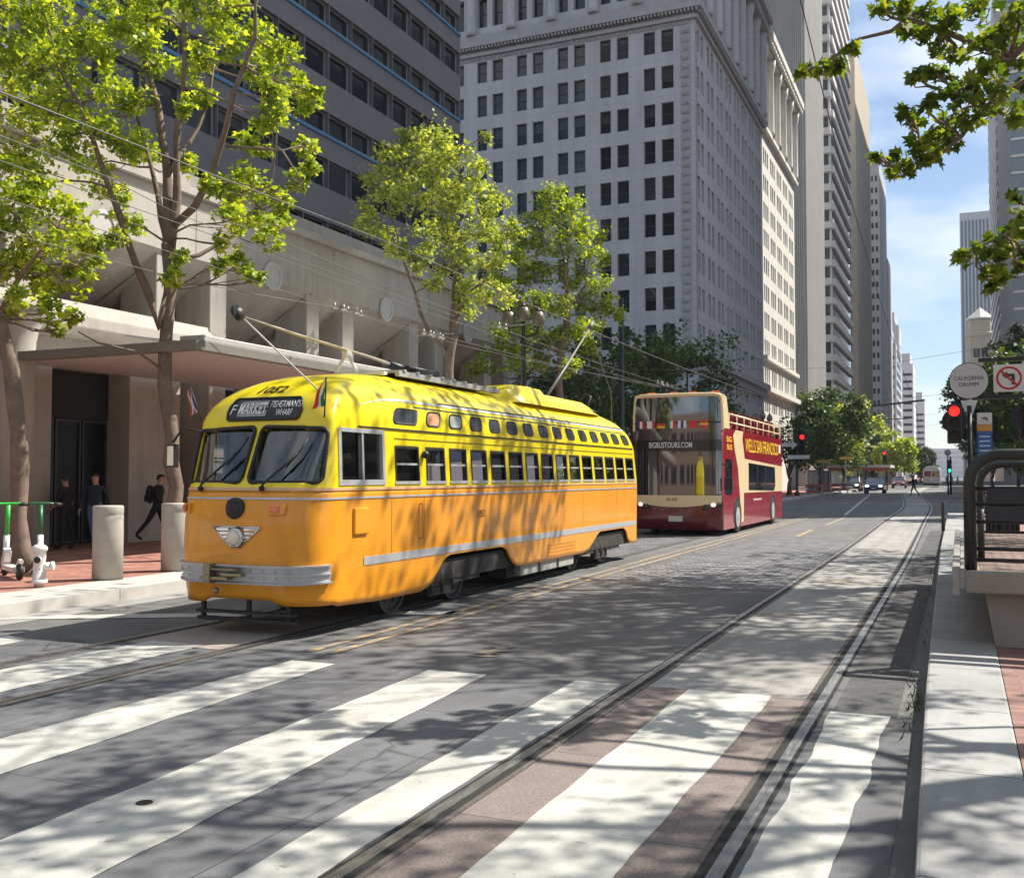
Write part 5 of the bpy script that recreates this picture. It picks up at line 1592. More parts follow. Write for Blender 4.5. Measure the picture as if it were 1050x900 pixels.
# ------------------------------------------------------------------ trees
M_bark = mat('plane_bark', (0.165, 0.12, 0.09), 0.85, var=0.30, scale=5, bump=0.5, bscale=14, dirt=0.5, dirtcol=(0.27, 0.21, 0.155), dscale=3)
M_bark2 = mat('dark_bark', (0.12, 0.095, 0.075), 0.9, var=0.3, scale=6, bump=0.5, bscale=14)
L_plane = leaf_mat('plane_leaves', (0.10, 0.17, 0.02), (0.25, 0.35, 0.03), (0.48, 0.54, 0.09), 0.48)
L_pale = leaf_mat('pale_leaves', (0.13, 0.19, 0.05), (0.29, 0.37, 0.085), (0.50, 0.54, 0.18), 0.46)
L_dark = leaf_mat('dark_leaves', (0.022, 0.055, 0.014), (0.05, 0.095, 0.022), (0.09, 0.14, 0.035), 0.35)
L_near = leaf_mat('near_leaves', (0.04, 0.09, 0.012), (0.10, 0.17, 0.018), (0.26, 0.30, 0.04), 0.45)

LEAF8 = np.array([(0, 0), (.42, .10), (.52, .48), (.20, .52), (0, 1.0), (-.20, .52), (-.52, .48), (-.42, .10)])
LEAF11 = np.array([(0, 0), (.28, -.06), (.60, .22), (.34, .36), (.56, .72), (.20, .62), (0, 1.1), (-.20, .62), (-.56, .72), (-.34, .36), (-.60, .22), (-.28, -.06)])
LEAF5 = np.array([(0, 0), (.45, .4), (0, 1.0), (-.45, .4)])
def leaves_mesh(name, C, size, rng, m, parent, shape=LEAF8, up=0.55, svar=0.5):
    C = np.asarray(C, float); n = len(C); k = len(shape)
    nrm = rng.normal(size=(n, 3)); nrm[:, 2] = np.abs(nrm[:, 2]) + up; nrm /= np.linalg.norm(nrm, axis=1)[:, None]
    t = rng.normal(size=(n, 3)); t[:, 2] -= .5; t -= nrm * (t * nrm).sum(1)[:, None]; t /= np.linalg.norm(t, axis=1)[:, None]
    b = np.cross(nrm, t)
    s = size * (1 + svar * rng.uniform(-1, 1, n))
    fold = .22
    V = (C[:, None, :] + s[:, None, None] * (b[:, None, :] * shape[None, :, 0:1] + t[:, None, :] * shape[None, :, 1:2] + nrm[:, None, :] * (np.abs(shape[None, :, 0:1]) * fold - shape[None, :, 1:2] ** 2 * .18)))
    off = np.array(world_loc(parent)) if parent is not None else np.zeros(3)
    V = (V - off).reshape(-1, 3)
    me = bpy.data.meshes.new(name)
    me.vertices.add(n * k); me.vertices.foreach_set('co', V.astype(np.float32).ravel())
    me.loops.add(n * k); me.loops.foreach_set('vertex_index', np.arange(n * k, dtype=np.int32))
    me.polygons.add(n); me.polygons.foreach_set('loop_start', np.arange(0, n * k, k, dtype=np.int32))
    me.update(calc_edges=True); me.materials.append(m); me.validate()
    o = bpy.data.objects.new(name, me); COL.objects.link(o)
    if parent is not None: o.parent = parent
    return o

def curve_pts(a, b, rng, n=5, wig=.08, sag=0.0):
    a, b = np.array(a, float), np.array(b, float)
    L = np.linalg.norm(b - a); out = []
    w1, w2 = rng.normal(size=3) * wig * L, rng.normal(size=3) * wig * L
    for i in range(n + 1):
        t = i / n
        out.append(a + (b - a) * t + w1 * math.sin(math.pi * t) * .6 + w2 * math.sin(2 * math.pi * t) * .4 - np.array([0, 0, sag * L * math.sin(math.pi * t)]))
    return out

def tree(name, label, base, limbs, clusters, leafm, bark, leaf=.11, dens=100, seed=1, shape=LEAF8, group=None, sub=7, spread=.62, cat='tree', twig_n=4):
    """limbs: list of (polyline world pts, r0, r1); clusters: list of (centre, radius)"""
    rng = np.random.default_rng(seed)
    t = thing(name, label, cat, base, group)
    tb = MB(); nodes = []
    for pts, r0, r1 in limbs:
        P_ = []
        pts = [np.array(p, float) for p in pts]
        for i in range(len(pts) - 1):       # subdivide with a little wobble
            a, b = pts[i], pts[i + 1]; L = np.linalg.norm(b - a); ns = max(1, int(L / .45))
            for k in range(ns):
                P_.append(a + (b - a) * k / ns + (rng.normal(size=3) * .03 * min(1, L) if (k or i) else 0))
        P_.append(pts[-1])
        K = len(P_)
        rs = [r0 + (r1 - r0) * (i / (K - 1)) ** .85 for i in range(K)]
        if abs(P_[0][2] - base[2]) < .12:
            rs[0] *= 1.35
            if K > 2: rs[1] *= 1.08
        rs = [r * (1 + .09 * rng.normal()) if 0 < i < K - 1 else r for i, r in enumerate(rs)]
        tb.tube(P_, rs, 10 if r0 > .08 else 7)
        for i, p in enumerate(P_):
            if i > K * .35: nodes.append((p, rs[i]))
    NP = np.array([p for p, r in nodes]) if nodes else None
    C = []
    for c, r in clusters:
        c = np.array(c, float); rr = np.array(r if isinstance(r, (tuple, list)) else (r, r, r), float)
        d = np.linalg.norm(NP - c, axis=1) + np.where(NP[:, 2] > c[2] + .3, 1.2, 0); i = int(np.argmin(d))
        pth = curve_pts(NP[i], c, rng, 5, .09)
        rad = min(nodes[i][1] * .7, .02 + .012 * float(rr.mean()))
        tb.tube(pth, [rad + (.010 - rad) * q / 5 for q in range(6)], 5, caps=False)
        ns = sub
        for k in range(ns):
            v = rng.normal(size=3); v /= np.linalg.norm(v); e = c + v * rr * rng.uniform(.45, 1.0)
            if k < twig_n: tb.tube(curve_pts(pth[-2 - (k % 3)], e, rng, 3, .12), [.010, .008, .006, .004], 4, caps=False)
            nl = int(dens * rng.uniform(.55, 1.3) / ns * float(rr.mean()) / .6)
            sg = spread * .45 * rr * rng.uniform(.6, 1.15)
            C.append(e + rng.normal(size=(max(nl, 3), 3)) * sg * np.array([1, 1, .75]))
    tb.build('trunk', bark, t)
    leaves_mesh('crown', np.concatenate(C), leaf, rng, leafm, t, shape)
    return t

def px_clusters(spec, D, rng, deep=1.2):
    """rough crown layout: (u, v, radius px) at depth D with a random spread in depth"""
    out = []
    for u, v, r in spec:
        d = D + rng.uniform(-deep, deep)
        out.append((tuple(at_d(u, v, d)), r * d / 1050.0))
    return out

rt = random.Random(21)
# --- near plane tree on the left pavement, trunk between the bollards
b = (-13.0, 14.5, .15); D1 = depth_of(-13, 14.5)
P1 = lambda u, v, dd=0: tuple(at_d(u, v, D1 + dd))
limbs = [([b, P1(179, 500), P1(172, 420), P1(170, 340), P1(174, 290), P1(172, 250)], .155, .12),
         ([P1(173, 300), P1(165, 335, -.1), P1(140, 270, -.4), P1(133, 250, -.6), P1(112, 190, -.9), P1(95, 140, -1.0), P1(60, 70, -1.2)], .09, .03),
         ([P1(172, 252), P1(172, 180, .2), P1(165, 110, .4), P1(142, 40, .7), P1(118, 0, .9), P1(105, -60, 1.0)], .10, .03),
         ([P1(175, 255), P1(181, 170), P1(186, 90, -.1), P1(188, 0, -.2), P1(190, -70, -.2)], .085, .03),
         ([P1(178, 232), P1(200, 212, -.3), P1(218, 180, -.6), P1(232, 130, -.9), P1(240, 95, -1.1), P1(262, 40, -1.2), P1(270, -30, -1.3)], .075, .022),
         ([P1(232, 150, -.8), P1(258, 150, -.9), P1(290, 155, -1.1), P1(312, 190, -1.2)], .03, .012),
         ([P1(172, 250), P1(160, 200, .6), P1(150, 140, .9), P1(120, 80, 1.2)], .06, .02),
         ([P1(178, 268), P1(205, 262, .5), P1(240, 240, .9), P1(262, 215, 1.0)], .05, .018),
         ([P1(165, 378, -.1), P1(140, 358, -.4), P1(100, 350, -.8), P1(80, 340, -1.0)], .03, .010),
         ([P1(172, 180), P1(205, 130, .8), P1(220, 70, 1.1), P1(225, -10, 1.2)], .05, .016)]
spec = [(12, 20, 34), (40, 10, 36), (75, 25, 32), (20, 60, 34), (58, 60, 34), (95, 55, 26), (15, 105, 34), (50, 100, 34), (85, 100, 28), (118, 95, 24), (28, 145, 30), (70, 140, 28), (105, 135, 24),
        (20, 185, 26), (130, 150, 20), (150, 150, 18), (95, 175, 20), (118, 200, 18), (130, 228, 16), (118, 245, 12),
        (125, 20, 26), (150, 40, 20), (160, 70, 18), (195, 70, 18), (170, 10, 26), (205, 15, 28), (240, 15, 28), (265, 40, 24), (230, 45, 20), (290, 60, 18), (262, 75, 18), (280, 95, 16), (300, 85, 12),
        (285, 120, 16), (310, 100, 16), (322, 95, 9), (270, 125, 13), (312, 150, 14), (318, 172, 10), (305, 185, 12), (250, 145, 12), (268, 155, 10),
        (255, 185, 18), (280, 195, 18), (235, 195, 16), (262, 215, 20), (290, 220, 14), (240, 225, 18), (215, 190, 10), (275, 245, 14), (230, 248, 12), (245, 270, 14), (262, 285, 9), (225, 275, 8),
        (195, 170, 12), (178, 285, 12), (185, 262, 9), (205, 60, 16), (140, 105, 14), (190, 110, 11), (150, 5, 22), (210, 100, 12),
        (10, -30, 40), (70, -40, 40), (130, -50, 36), (190, -60, 36), (240, -50, 30), (-30, 60, 40), (-40, 130, 40), (-30, 0, 40)]
r1 = random.Random(4)
tree('plane_tree', 'bright plane tree with a forked trunk behind the bollards, beside the streetcar front', b, limbs, px_clusters(spec, D1, r1, 1.5), L_plane, M_bark, leaf=.096, dens=520, seed=5, sub=12, spread=.62)
# --- tree at the far left edge with leaning trunk
b = (-13.6, 11.9, .15); D0 = depth_of(-13.6, 11.9)
P0 = lambda u, v, dd=0: tuple(at_d(u, v, D0 + dd))
limbs = [([b, P0(26, 560), P0(20, 500), P0(15, 440), P0(13, 380), P0(2, 330), P0(-8, 300), P0(-25, 240)], .165, .08),
         ([P0(0, 322), P0(15, 290, -.3), P0(40, 260, -.5), P0(60, 235, -.6)], .05, .015),
         ([P0(-10, 295), P0(-5, 240, .5), P0(20, 200, .8)], .06, .02), ([P0(-25, 240), P0(-60, 150), P0(-80, 60)], .08, .03)]
spec = [(10, 215, 26), (45, 205, 24), (75, 215, 18), (25, 245, 26), (60, 245, 24), (90, 255, 12), (12, 275, 24), (45, 280, 24), (72, 290, 18), (85, 275, 14), (15, 305, 16), (55, 315, 16), (75, 325, 10), (60, 338, 8), (100, 250, 8), (8, 325, 9), (30, 190, 18), (85, 235, 12), (102, 265, 7),
        (-20, 220, 30), (-40, 270, 30), (-60, 180, 36), (-70, 100, 36), (-50, 320, 24)]
tree('plane_tree', 'leafy plane tree with a leaning knobbly trunk at the left edge of the picture', b, limbs, px_clusters(spec, D0, r1, 1.0), L_plane, M_bark, leaf=.094, dens=430, seed=8, sub=11, spread=.62)
# --- two pale trees behind the streetcar
b = (-13.2, 26.3, .15); D2 = depth_of(-13.2, 26.3)
P2 = lambda u, v, dd=0: tuple(at_d(u, v, D2 + dd))
limbs = [([b, P2(464, 450), P2(462, 380), P2(465, 330), P2(468, 290)], .19, .12), ([P2(462, 370), P2(440, 340, -.3), P2(425, 300, -.5), P2(415, 270, -.6), P2(400, 220, -.8)], .07, .02),
         ([P2(468, 290), P2(462, 230), P2(445, 180, -.3), P2(435, 145, -.4)], .08, .02), ([P2(468, 290), P2(480, 230, .4), P2(490, 180, .6)], .07, .02), ([P2(466, 310), P2(495, 290, .3), P2(515, 250, .5)], .05, .018)]
spec = [(425, 150, 18), (445, 150, 18), (465, 160, 16), (395, 165, 14), (410, 175, 16), (435, 175, 18), (460, 185, 18), (485, 180, 14), (385, 190, 13), (375, 215, 10), (400, 205, 14), (425, 205, 15), (450, 210, 17), (475, 210, 17), (500, 200, 13), (512, 215, 12),
        (380, 232, 10), (398, 245, 11), (370, 228, 7), (440, 240, 14), (465, 240, 16), (490, 240, 16), (512, 245, 14), (528, 235, 9), (430, 265, 11), (455, 268, 12), (480, 270, 14), (505, 270, 14), (410, 260, 8), (470, 295, 11), (445, 290, 9), (492, 300, 12), (512, 300, 12), (478, 318, 9), (500, 140, 5), (420, 140, 9)]
tree('plane_tree', 'pale green plane tree with a slender trunk above the middle of the yellow streetcar', b, limbs, [(c, r * 1.22) for c, r in px_clusters(spec, D2, r1, 1.6)], L_pale, M_bark, leaf=.105, dens=430, seed=11, sub=11, spread=.72)
b = (-13.0, 34.8, .15); D3 = depth_of(-13.0, 34.8)
P3 = lambda u, v, dd=0: tuple(at_d(u, v, D3 + dd))
limbs = [([b, P3(580, 460), P3(573, 390), P3(578, 350), P3(582, 310)], .17, .11), ([P3(582, 310), P3(580, 270), P3(572, 230)], .08, .02), ([P3(582, 320), P3(600, 290, .3), P3(605, 260, .4)], .06, .02), ([P3(576, 365), P3(555, 335, -.3), P3(545, 300, -.4)], .06, .02)]
spec = [(560, 205, 12), (575, 208, 13), (590, 218, 12), (550, 225, 11), (570, 230, 14), (598, 238, 12), (612, 245, 8), (555, 250, 12), (580, 255, 13), (605, 262, 12), (618, 268, 7), (545, 275, 10), (565, 280, 12), (590, 285, 13), (612, 290, 11), (550, 305, 10), (570, 310, 11), (598, 312, 12), (620, 312, 11), (632, 322, 8), (590, 335, 12), (610, 335, 11), (575, 345, 10), (560, 350, 9), (600, 355, 10), (540, 350, 10), (520, 355, 11), (500, 368, 11), (530, 372, 11), (555, 370, 10), (485, 378, 8), (585, 375, 9), (540, 320, 9), (525, 335, 8), (535, 232, 10), (528, 262, 11), (532, 292, 11), (545, 335, 11), (520, 318, 10), (540, 250, 10), (515, 290, 9), (512, 338, 9)]
tree('plane_tree', 'bright narrow plane tree over the streetcar rear, in front of the grey stone block', b, limbs, [(c, r * 1.22) for c, r in px_clusters(spec, D3, r1, 1.6)], L_plane, M_bark, leaf=.11, dens=430, seed=12, sub=11, spread=.74)

# --- generic round trees
def auto_tree(label, x, y, h, rad, leafm, seed, z0=.15, low=.38, leaf=.16, dens=90, ncl=26, group=None, bark=None, squash=.9, shape=LEAF5, name='street_tree', excl=None):
    rg_ = random.Random(seed)
    zc = h * (low + (1 - low) / 2); rz = h * (1 - low) / 2 * squash
    fork = h * low * .85
    limbs = [([(x, y, z0), (x + rg_.uniform(-.15, .15), y + rg_.uniform(-.15, .15), fork * .6), (x + rg_.uniform(-.2, .2), y, fork)], h * .022, h * .015)]
    cl = []
    for k in range(7):
        a = k * 2 * math.pi / 7 + rg_.uniform(-.3, .3); q = rg_.uniform(.45, .8)
        e = (x + math.cos(a) * rad * q, y + math.sin(a) * rad * q, zc + rz * rg_.uniform(-.3, .6))
        limbs.append(([(x, y, fork * rg_.uniform(.85, 1.0)), (x + math.cos(a) * rad * q * .4, y + math.sin(a) * rad * q * .4, fork + (e[2] - fork) * .55), e], h * .010, h * .003))
    limbs.append(([(x, y, fork), (x, y, zc), (x + .2, y, zc + rz * .7)], h * .012, h * .003))
    while len(cl) < ncl:
        v = Vector((rg_.uniform(-1, 1), rg_.uniform(-1, 1), rg_.uniform(-1, 1)))
        if .35 < v.length < 1.0:
            c = (x + v.x * rad * .86, y + v.y * rad * .86, zc + v.z * rz * .9)
            if excl and excl(c): 
                continue
            cl.append((c, rad * rg_.uniform(.2, .36)))
    return tree(name, label, (x, y, z0), limbs, cl, leafm, bark or M_bark2, leaf=leaf, dens=dens, seed=seed, shape=shape, group=group, sub=6, spread=.7, twig_n=2)
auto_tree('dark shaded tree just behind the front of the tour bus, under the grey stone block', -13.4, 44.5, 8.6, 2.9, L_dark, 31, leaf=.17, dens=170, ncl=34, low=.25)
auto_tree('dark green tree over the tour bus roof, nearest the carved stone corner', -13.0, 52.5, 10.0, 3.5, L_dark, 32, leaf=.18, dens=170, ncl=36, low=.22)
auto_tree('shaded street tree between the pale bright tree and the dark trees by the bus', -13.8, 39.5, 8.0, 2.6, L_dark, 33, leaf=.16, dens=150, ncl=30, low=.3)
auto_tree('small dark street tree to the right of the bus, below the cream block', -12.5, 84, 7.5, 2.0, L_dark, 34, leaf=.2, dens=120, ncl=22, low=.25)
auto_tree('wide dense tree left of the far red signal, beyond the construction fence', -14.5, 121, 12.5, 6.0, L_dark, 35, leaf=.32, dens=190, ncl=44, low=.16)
auto_tree('dense green tree overhanging the blue car', -13.0, 131, 11.5, 5.0, L_pale, 36, leaf=.32, dens=150, ncl=36, low=.18)
auto_tree('sunlit yellow green tree in the middle of the far street', -9.6, 172, 9.0, 3.7, L_plane, 37, leaf=.34, dens=150, ncl=30, low=.15)
auto_tree('dark tree behind the sunlit yellow green tree far down the street', -13.5, 190, 11, 4.2, L_dark, 38, leaf=.36, dens=130, ncl=30, low=.12)
auto_tree('small pale tree at the far narrow end of the street', -8.0, 250, 9, 4.0, L_plane, 39, leaf=.4, dens=110, ncl=24, low=.12)
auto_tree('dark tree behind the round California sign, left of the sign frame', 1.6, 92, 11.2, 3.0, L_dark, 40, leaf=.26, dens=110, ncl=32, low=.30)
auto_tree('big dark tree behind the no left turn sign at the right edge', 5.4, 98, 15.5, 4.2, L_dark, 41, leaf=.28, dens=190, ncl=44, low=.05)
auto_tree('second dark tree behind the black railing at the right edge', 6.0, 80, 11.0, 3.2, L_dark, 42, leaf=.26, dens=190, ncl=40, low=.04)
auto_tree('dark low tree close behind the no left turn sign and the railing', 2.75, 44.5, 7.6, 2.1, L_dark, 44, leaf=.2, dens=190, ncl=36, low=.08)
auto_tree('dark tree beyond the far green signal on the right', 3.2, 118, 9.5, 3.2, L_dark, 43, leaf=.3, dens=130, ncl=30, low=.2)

# --- trees of the island side, their crowns above and to the right of the camera; one branch hangs into the picture
b = (4.6, 9.6, .15)
BR = lambda u, v, y=9: tuple(at_y(u, v, y))
limbs = [([b, (4.5, 9.6, 2.5), (4.3, 9.5, 5.0), (4.0, 9.4, 7.2)], .2, .12),
         ([(4.4, 9.5, 4.6), (2.6, 9.2, 5.6), (1.2, 9.0, 5.9), BR(1040, 60), BR(965, 30), BR(930, 20), BR(915, 32), BR(880, 40), BR(845, 65)], .08, .008),
         ([(4.4, 9.5, 4.2), (2.5, 9.0, 4.75), BR(1050, 85), BR(1010, 110), BR(985, 140), BR(950, 170), BR(925, 180)], .06, .006),
         ([(4.5, 9.6, 3.3), (2.0, 8.9, 3.9), BR(1060, 215), BR(1030, 240), BR(1000, 255)], .04, .006),
         ([(4.2, 9.5, 6.0), (3.0, 8.0, 7.5), (1.5, 7.0, 8.4)], .07, .02), ([(4.2, 9.5, 6.0), (3.4, 11.5, 7.6), (2.6, 13, 8.8)], .07, .02), ([(4.0, 9.4, 7.0), (4.8, 8.5, 9), (4.6, 8.2, 10)], .07, .02), ([(4.0, 9.4, 7.0), (6.0, 10.5, 8.6)], .06, .02)]
spec = [(846, 66, 7), (862, 64, 7), (832, 72, 5), (826, 70, 4), (872, 52, 5), (820, 74, 3), (855, 72, 5), (905, 5, 10), (925, 8, 9), (950, 8, 12), (975, 18, 14), (1000, 12, 14), (1025, 25, 16), (1045, 15, 16), (900, 12, 4), (942, 38, 9), (930, 26, 6), (965, 45, 9), (985, 60, 13), (1010, 55, 15), (1035, 60, 15), (1050, 90, 14),
        (960, 75, 9), (940, 80, 6), (975, 95, 12), (995, 92, 14), (1020, 95, 13), (950, 108, 9), (968, 122, 11), (990, 120, 12), (1008, 118, 10), (925, 112, 5), (935, 125, 6), (955, 140, 9), (975, 145, 9), (940, 150, 8), (920, 165, 7), (905, 162, 5), (930, 172, 7), (945, 165, 6), (918, 178, 5), (898, 160, 3), (1040, 115, 10), (960, 158, 5),
        (1045, 232, 11), (1035, 245, 9), (1020, 248, 8), (1005, 258, 7), (990, 265, 5), (1025, 268, 8), (1012, 280, 7), (1030, 285, 6), (1048, 260, 9), (1018, 295, 4), (985, 262, 3), (1055, 245, 8),
        (1042, 200, 4), (1048, 275, 5)]
cl = []
rn = random.Random(14)
for u, v, r in spec:
    y = 9 + rn.uniform(-.45, .45)
    cl.append((BR(u, v, y), r * 9 / 1050 * 1.15))
big = []
while len(big) < 30:
    c = (rn.uniform(.8, 7.5), rn.uniform(5.5, 13.5), rn.uniform(6.6, 10.2))
    if c[2] > 1.67 + .50 * c[1] + .9 or c[0] > .06 * c[1] + .9: big.append((c, rn.uniform(.45, .85)))
for q in range(26):
    c = (rn.uniform(-3.2, 1.5), rn.uniform(5.0, 12.5), rn.uniform(8.2, 11))
    if c[2] > 1.67 + .50 * c[1] + 1.0: big.append((c, rn.uniform(.5, .85)))
limbs += [([(4.0, 9.4, 7.2), (2.0, 9, 8.6), (-.5, 9.2, 9.6), (-2.4, 9.0, 10)], .07, .02), ([(1.8, 9, 8.7), (0, 7, 9.2), (-1.5, 6, 9.5)], .05, .015)]
tree('plane_tree', 'plane tree whose leafy branches hang into the upper right of the picture', b, limbs, cl + big, L_near, M_bark, leaf=.068, dens=290, seed=17, shape=LEAF11, sub=7, spread=.75, twig_n=4)
def shade_tree(label, x, y, h, rad, seed, ok, low=.5, dens=80, ncl=30):
    return auto_tree(label, x, y, h, rad, L_near, seed, low=low, leaf=.15, dens=dens, ncl=ncl, bark=M_bark, shape=LEAF5, name='plane_tree', excl=lambda c: not ok(c))
vis_ok = lambda c: (c[2] > 1.67 + .50 * c[1] + 1.1) or (c[0] > .06 * c[1] + 1.1)
shade_tree('tall plane tree of the island row outside the right edge, second from the camera', 2.6, 19.5, 15.5, 5.6, 51, vis_ok, low=.55, dens=135, ncl=38)
shade_tree('plane tree of the island row beside the camera, its crown above the picture', 3.4, 2.6, 10.5, 4.6, 52, vis_ok, low=.42, dens=60, ncl=26)
shade_tree('plane tree of the island row outside the right edge, third from the camera', 6.2, 27.5, 13, 4.2, 53, vis_ok, low=.45, dens=80, ncl=26)
shade_tree('plane tree behind the camera by the crossing', 3.0, -4.5, 11, 4.2, 54, vis_ok, low=.4, dens=70, ncl=22)
# ------------------------------------------------------------------ street furniture
M_boll = mat('bollard_concrete', (0.40, 0.365, 0.32), 0.85, var=0.12, scale=5, bump=0.3, bscale=90, dirt=0.3, dirtcol=(0.22, 0.19, 0.16), dscale=3)
M_green = mat('dark_green_paint', (0.017, 0.021, 0.017), 0.40, var=0.2, scale=6, bump=0.05)
M_galv = mat('galvanised_steel', (0.42, 0.43, 0.44), 0.45, metal=0.5, var=0.1)
M_wht = mat('white_enamel', (0.66, 0.65, 0.63), 0.45, var=0.05, dirt=0.25, dirtcol=(0.35, 0.32, 0.28), dscale=7)
M_redl = mat('lit_red_lens', (0.6, 0.02, 0.02), 0.3, emit=(1.0, 0.015, 0.01), estr=1.6)
M_grnl = mat('lit_green_lens', (0.02, 0.4, 0.2), 0.3, emit=(0.02, 1.0, 0.4), estr=1.6)
M_offl = mat('dark_lens', (0.02, 0.02, 0.02), 0.2)
def bollard(x, y, label):
    t = thing('bollard', label, 'bollard', (x, y, .15), 'concrete bollards along the kerb')
    mb = MB(); mb.lathe([(.215, .15), (.215, 1.08), (.21, 1.09), (.21, 1.105), (.215, 1.115), (.215, 1.215), (.205, 1.235), (.0001, 1.24)], (x, y, 0), 32); mb.build('shaft', M_boll, t)
    mb = MB(); mb.lathe([(.22, .15), (.22, .17)], (x, y, 0), 32); mb.build('base_ring', mat('joint_dark', (0.1, 0.09, 0.08), 0.9), t)
bollard(-11.52, 11.49, 'round concrete bollard standing free, between the white hydrant and the tree')
bollard(-11.58, 12.97, 'round concrete bollard in front of the forked tree trunk, next to the streetcar')
bollard(-11.5, 8.2, 'round concrete bollard outside the left edge of the picture')
# hydrant
hx, hy = -11.58, 10.32
t = thing('fire_hydrant', 'white fire hydrant at the kerb beside the parked scooters', 'hydrant', (hx, hy, .15))
mb = MB(); mb.lathe([(.065, .15), (.065, .20), (.11, .205), (.11, .245), (.085, .26), (.078, .52), (.085, .54), (.085, .64), (.10, .645), (.105, .68), (.09, .71), (.05, .735), (.028, .74), (.028, .765), (.0001, .77)], (hx, hy, 0), 24); mb.build('barrel', M_wht, t)
d = Vector((.55, -.83, 0)); s_ = Vector((.83, .55, 0))
mb = MB(); c = Vector((hx, hy, .53)); mb.tube([c, c + d * .115], .05, 14); mb.tube([c + d * .115, c + d * .125], .045, 14, 1); mb.build('outlet_cap', [M_wht, M_blk], t)
mb = MB(); c = Vector((hx, hy, .44)); mb.tube([c, c + s_ * .15], .05, 14); mb.tube([c + s_ * .15, c + s_ * .19], .06, 8); mb.build('outlet_cap', M_wht, t)
mb = MB()
mb.lathe([(.05, .13), (.05, .155)], (hx, hy, 0), 12); mb.build('flange', M_blk, t)
mb = MB()
def on_h(a, b): 
    an = math.atan2(d.y, d.x) + a / .080
    return Vector((hx + .081 * math.cos(an), hy + .081 * math.sin(an), .36 + b))
put_text(mb, 'H', .06, .1, lambda a, b: on_h(a, b), bold=.01); mb.build('lettering', M_ltk, t, recalc=False)
# e-scooters
M_sgreen = mat('scooter_green', (0.03, 0.42, 0.05), 0.35, coat=0.3); M_swht = mat('scooter_white', (0.70, 0.70, 0.68), 0.35)
def scooter(loc, rz, label, gm):
    t = thing('electric_scooter', label, 'scooter', loc, 'parked rental scooters')
    t.rotation_euler[2] = rz
    def part(mb, n, m, p=t): return mb.build(n, m, p, local=True, bevel=0)
    mb = MB(); mb.box(-.08, -.42, .11, .08, .30, .18); mb.obox((0, .36, .27), (.10, .12, .30), (R(35), 0, 0)); part(mb, 'deck', M_swht)
    mb = MB(); mb.tube([(0, .42, .20), (0, .36, .62)], .045, 10, 0); part(mb, 'fork_column', M_swht)
    mb = MB(); mb.tube([(0, .36, .60), (0, .30, 1.08)], .035, 10, 0); part(mb, 'steering_column', gm)
    mb = MB(); mb.tube([(-.26, .26, 1.08), (-.12, .30, 1.10), (.12, .30, 1.10), (.26, .26, 1.08)], .02, 8, 0); mb.tube([(-.30, .25, 1.08), (-.18, .285, 1.09)], .026, 8, 1); mb.tube([(.18, .285, 1.09), (.30, .25, 1.08)], .026, 8, 1); part(mb, 'handlebar', [gm, M_blk])
    for y in (.46, -.48):
        mb = MB(); mb.lathe([(.07, -.03), (.105, -.035), (.12, -.015), (.12, .015), (.105, .035), (.07, .03)], (0, y, .12), 20, 0, axis='x'); mb.lathe([(.069, -.02), (.01, -.03), (.01, .03), (.069, .02)], (0, y, .12), 16, 1, axis='x'); part(mb, 'wheel', [M_rub, M_galv])
    mb = MB(); mb.tube([(.0, -.58, .27), (0, -.48, .28), (0, -.36, .2)], .035, 6); mb.tube([(.06, .05, .12), (.16, .0, .0)], .012, 6); part(mb, 'fender', M_swht)
    return t
p = at_z(12, 592, .15); scooter((p.x, p.y, .15), R(62), 'green and white electric scooter at the left edge, handlebar towards the road', M_sgreen)
p = at_z(40, 588, .15); scooter((p.x, p.y, .15), R(230), 'dark green and grey electric scooter standing behind the white hydrant', mat('scooter_dark_green', (0.02, 0.11, 0.04), 0.4))
# sign arm at the left edge
# triple globe lamp posts
M_globe = mat('globe_glass', (0.15, 0.12, 0.08), 0.35, var=0.05)
def lamp(x, y, zt, label):
    t = thing('street_lamp', label, 'street lamp', (x, y, .15), 'ornate dark lamp posts along the left pavement')
    mb = MB(); mb.lathe([(.28, .15), (.28, .5), (.22, .6), (.2, 1.2), (.12, 1.35), (.085, 2.2), (.075, zt - 1.0), (.12, zt - .95), (.06, zt - .85), (.05, zt - .3)], (x, y, 0), 14); mb.build('post', M_green, t)
    mb = MB(); 
    for s in (-1, 1): mb.tube([(x, y, zt - .8), (x + s * .18 * .9, y + s * .18 * .4, zt - .75), (x + s * .38, y + s * .16, zt - .66), (x + s * .42, y + s * .18, zt - .45)], .035, 8)
    mb.build('arms', M_green, t)
    for dx, dy, dz in ((0, 0, 0), (-.42, -.18, -.14), (.42, .18, -.14)):
        g = MB(); g.lathe([(.06, -.3), (.17, -.22), (.20, -.05), (.15, .12), (.05, .17)], (x + dx, y + dy, zt + dz), 16); g.lathe([(.10, .15), (.06, .22), (.0001, .32)], (x + dx, y + dy, zt + dz), 10, 1); g.build('globe', [M_globe, M_green], t)
lamp(-12.2, 28.8, 6.7, 'ornate dark lamp post with three globes among the pale tree branches behind the streetcar')
lamp(-12.2, 54.5, 5.3, 'ornate dark lamp post just above the open deck of the tour bus')
lamp(-12.2, 70.5, 5.8, 'ornate dark lamp post by the far corner, right of the bus')
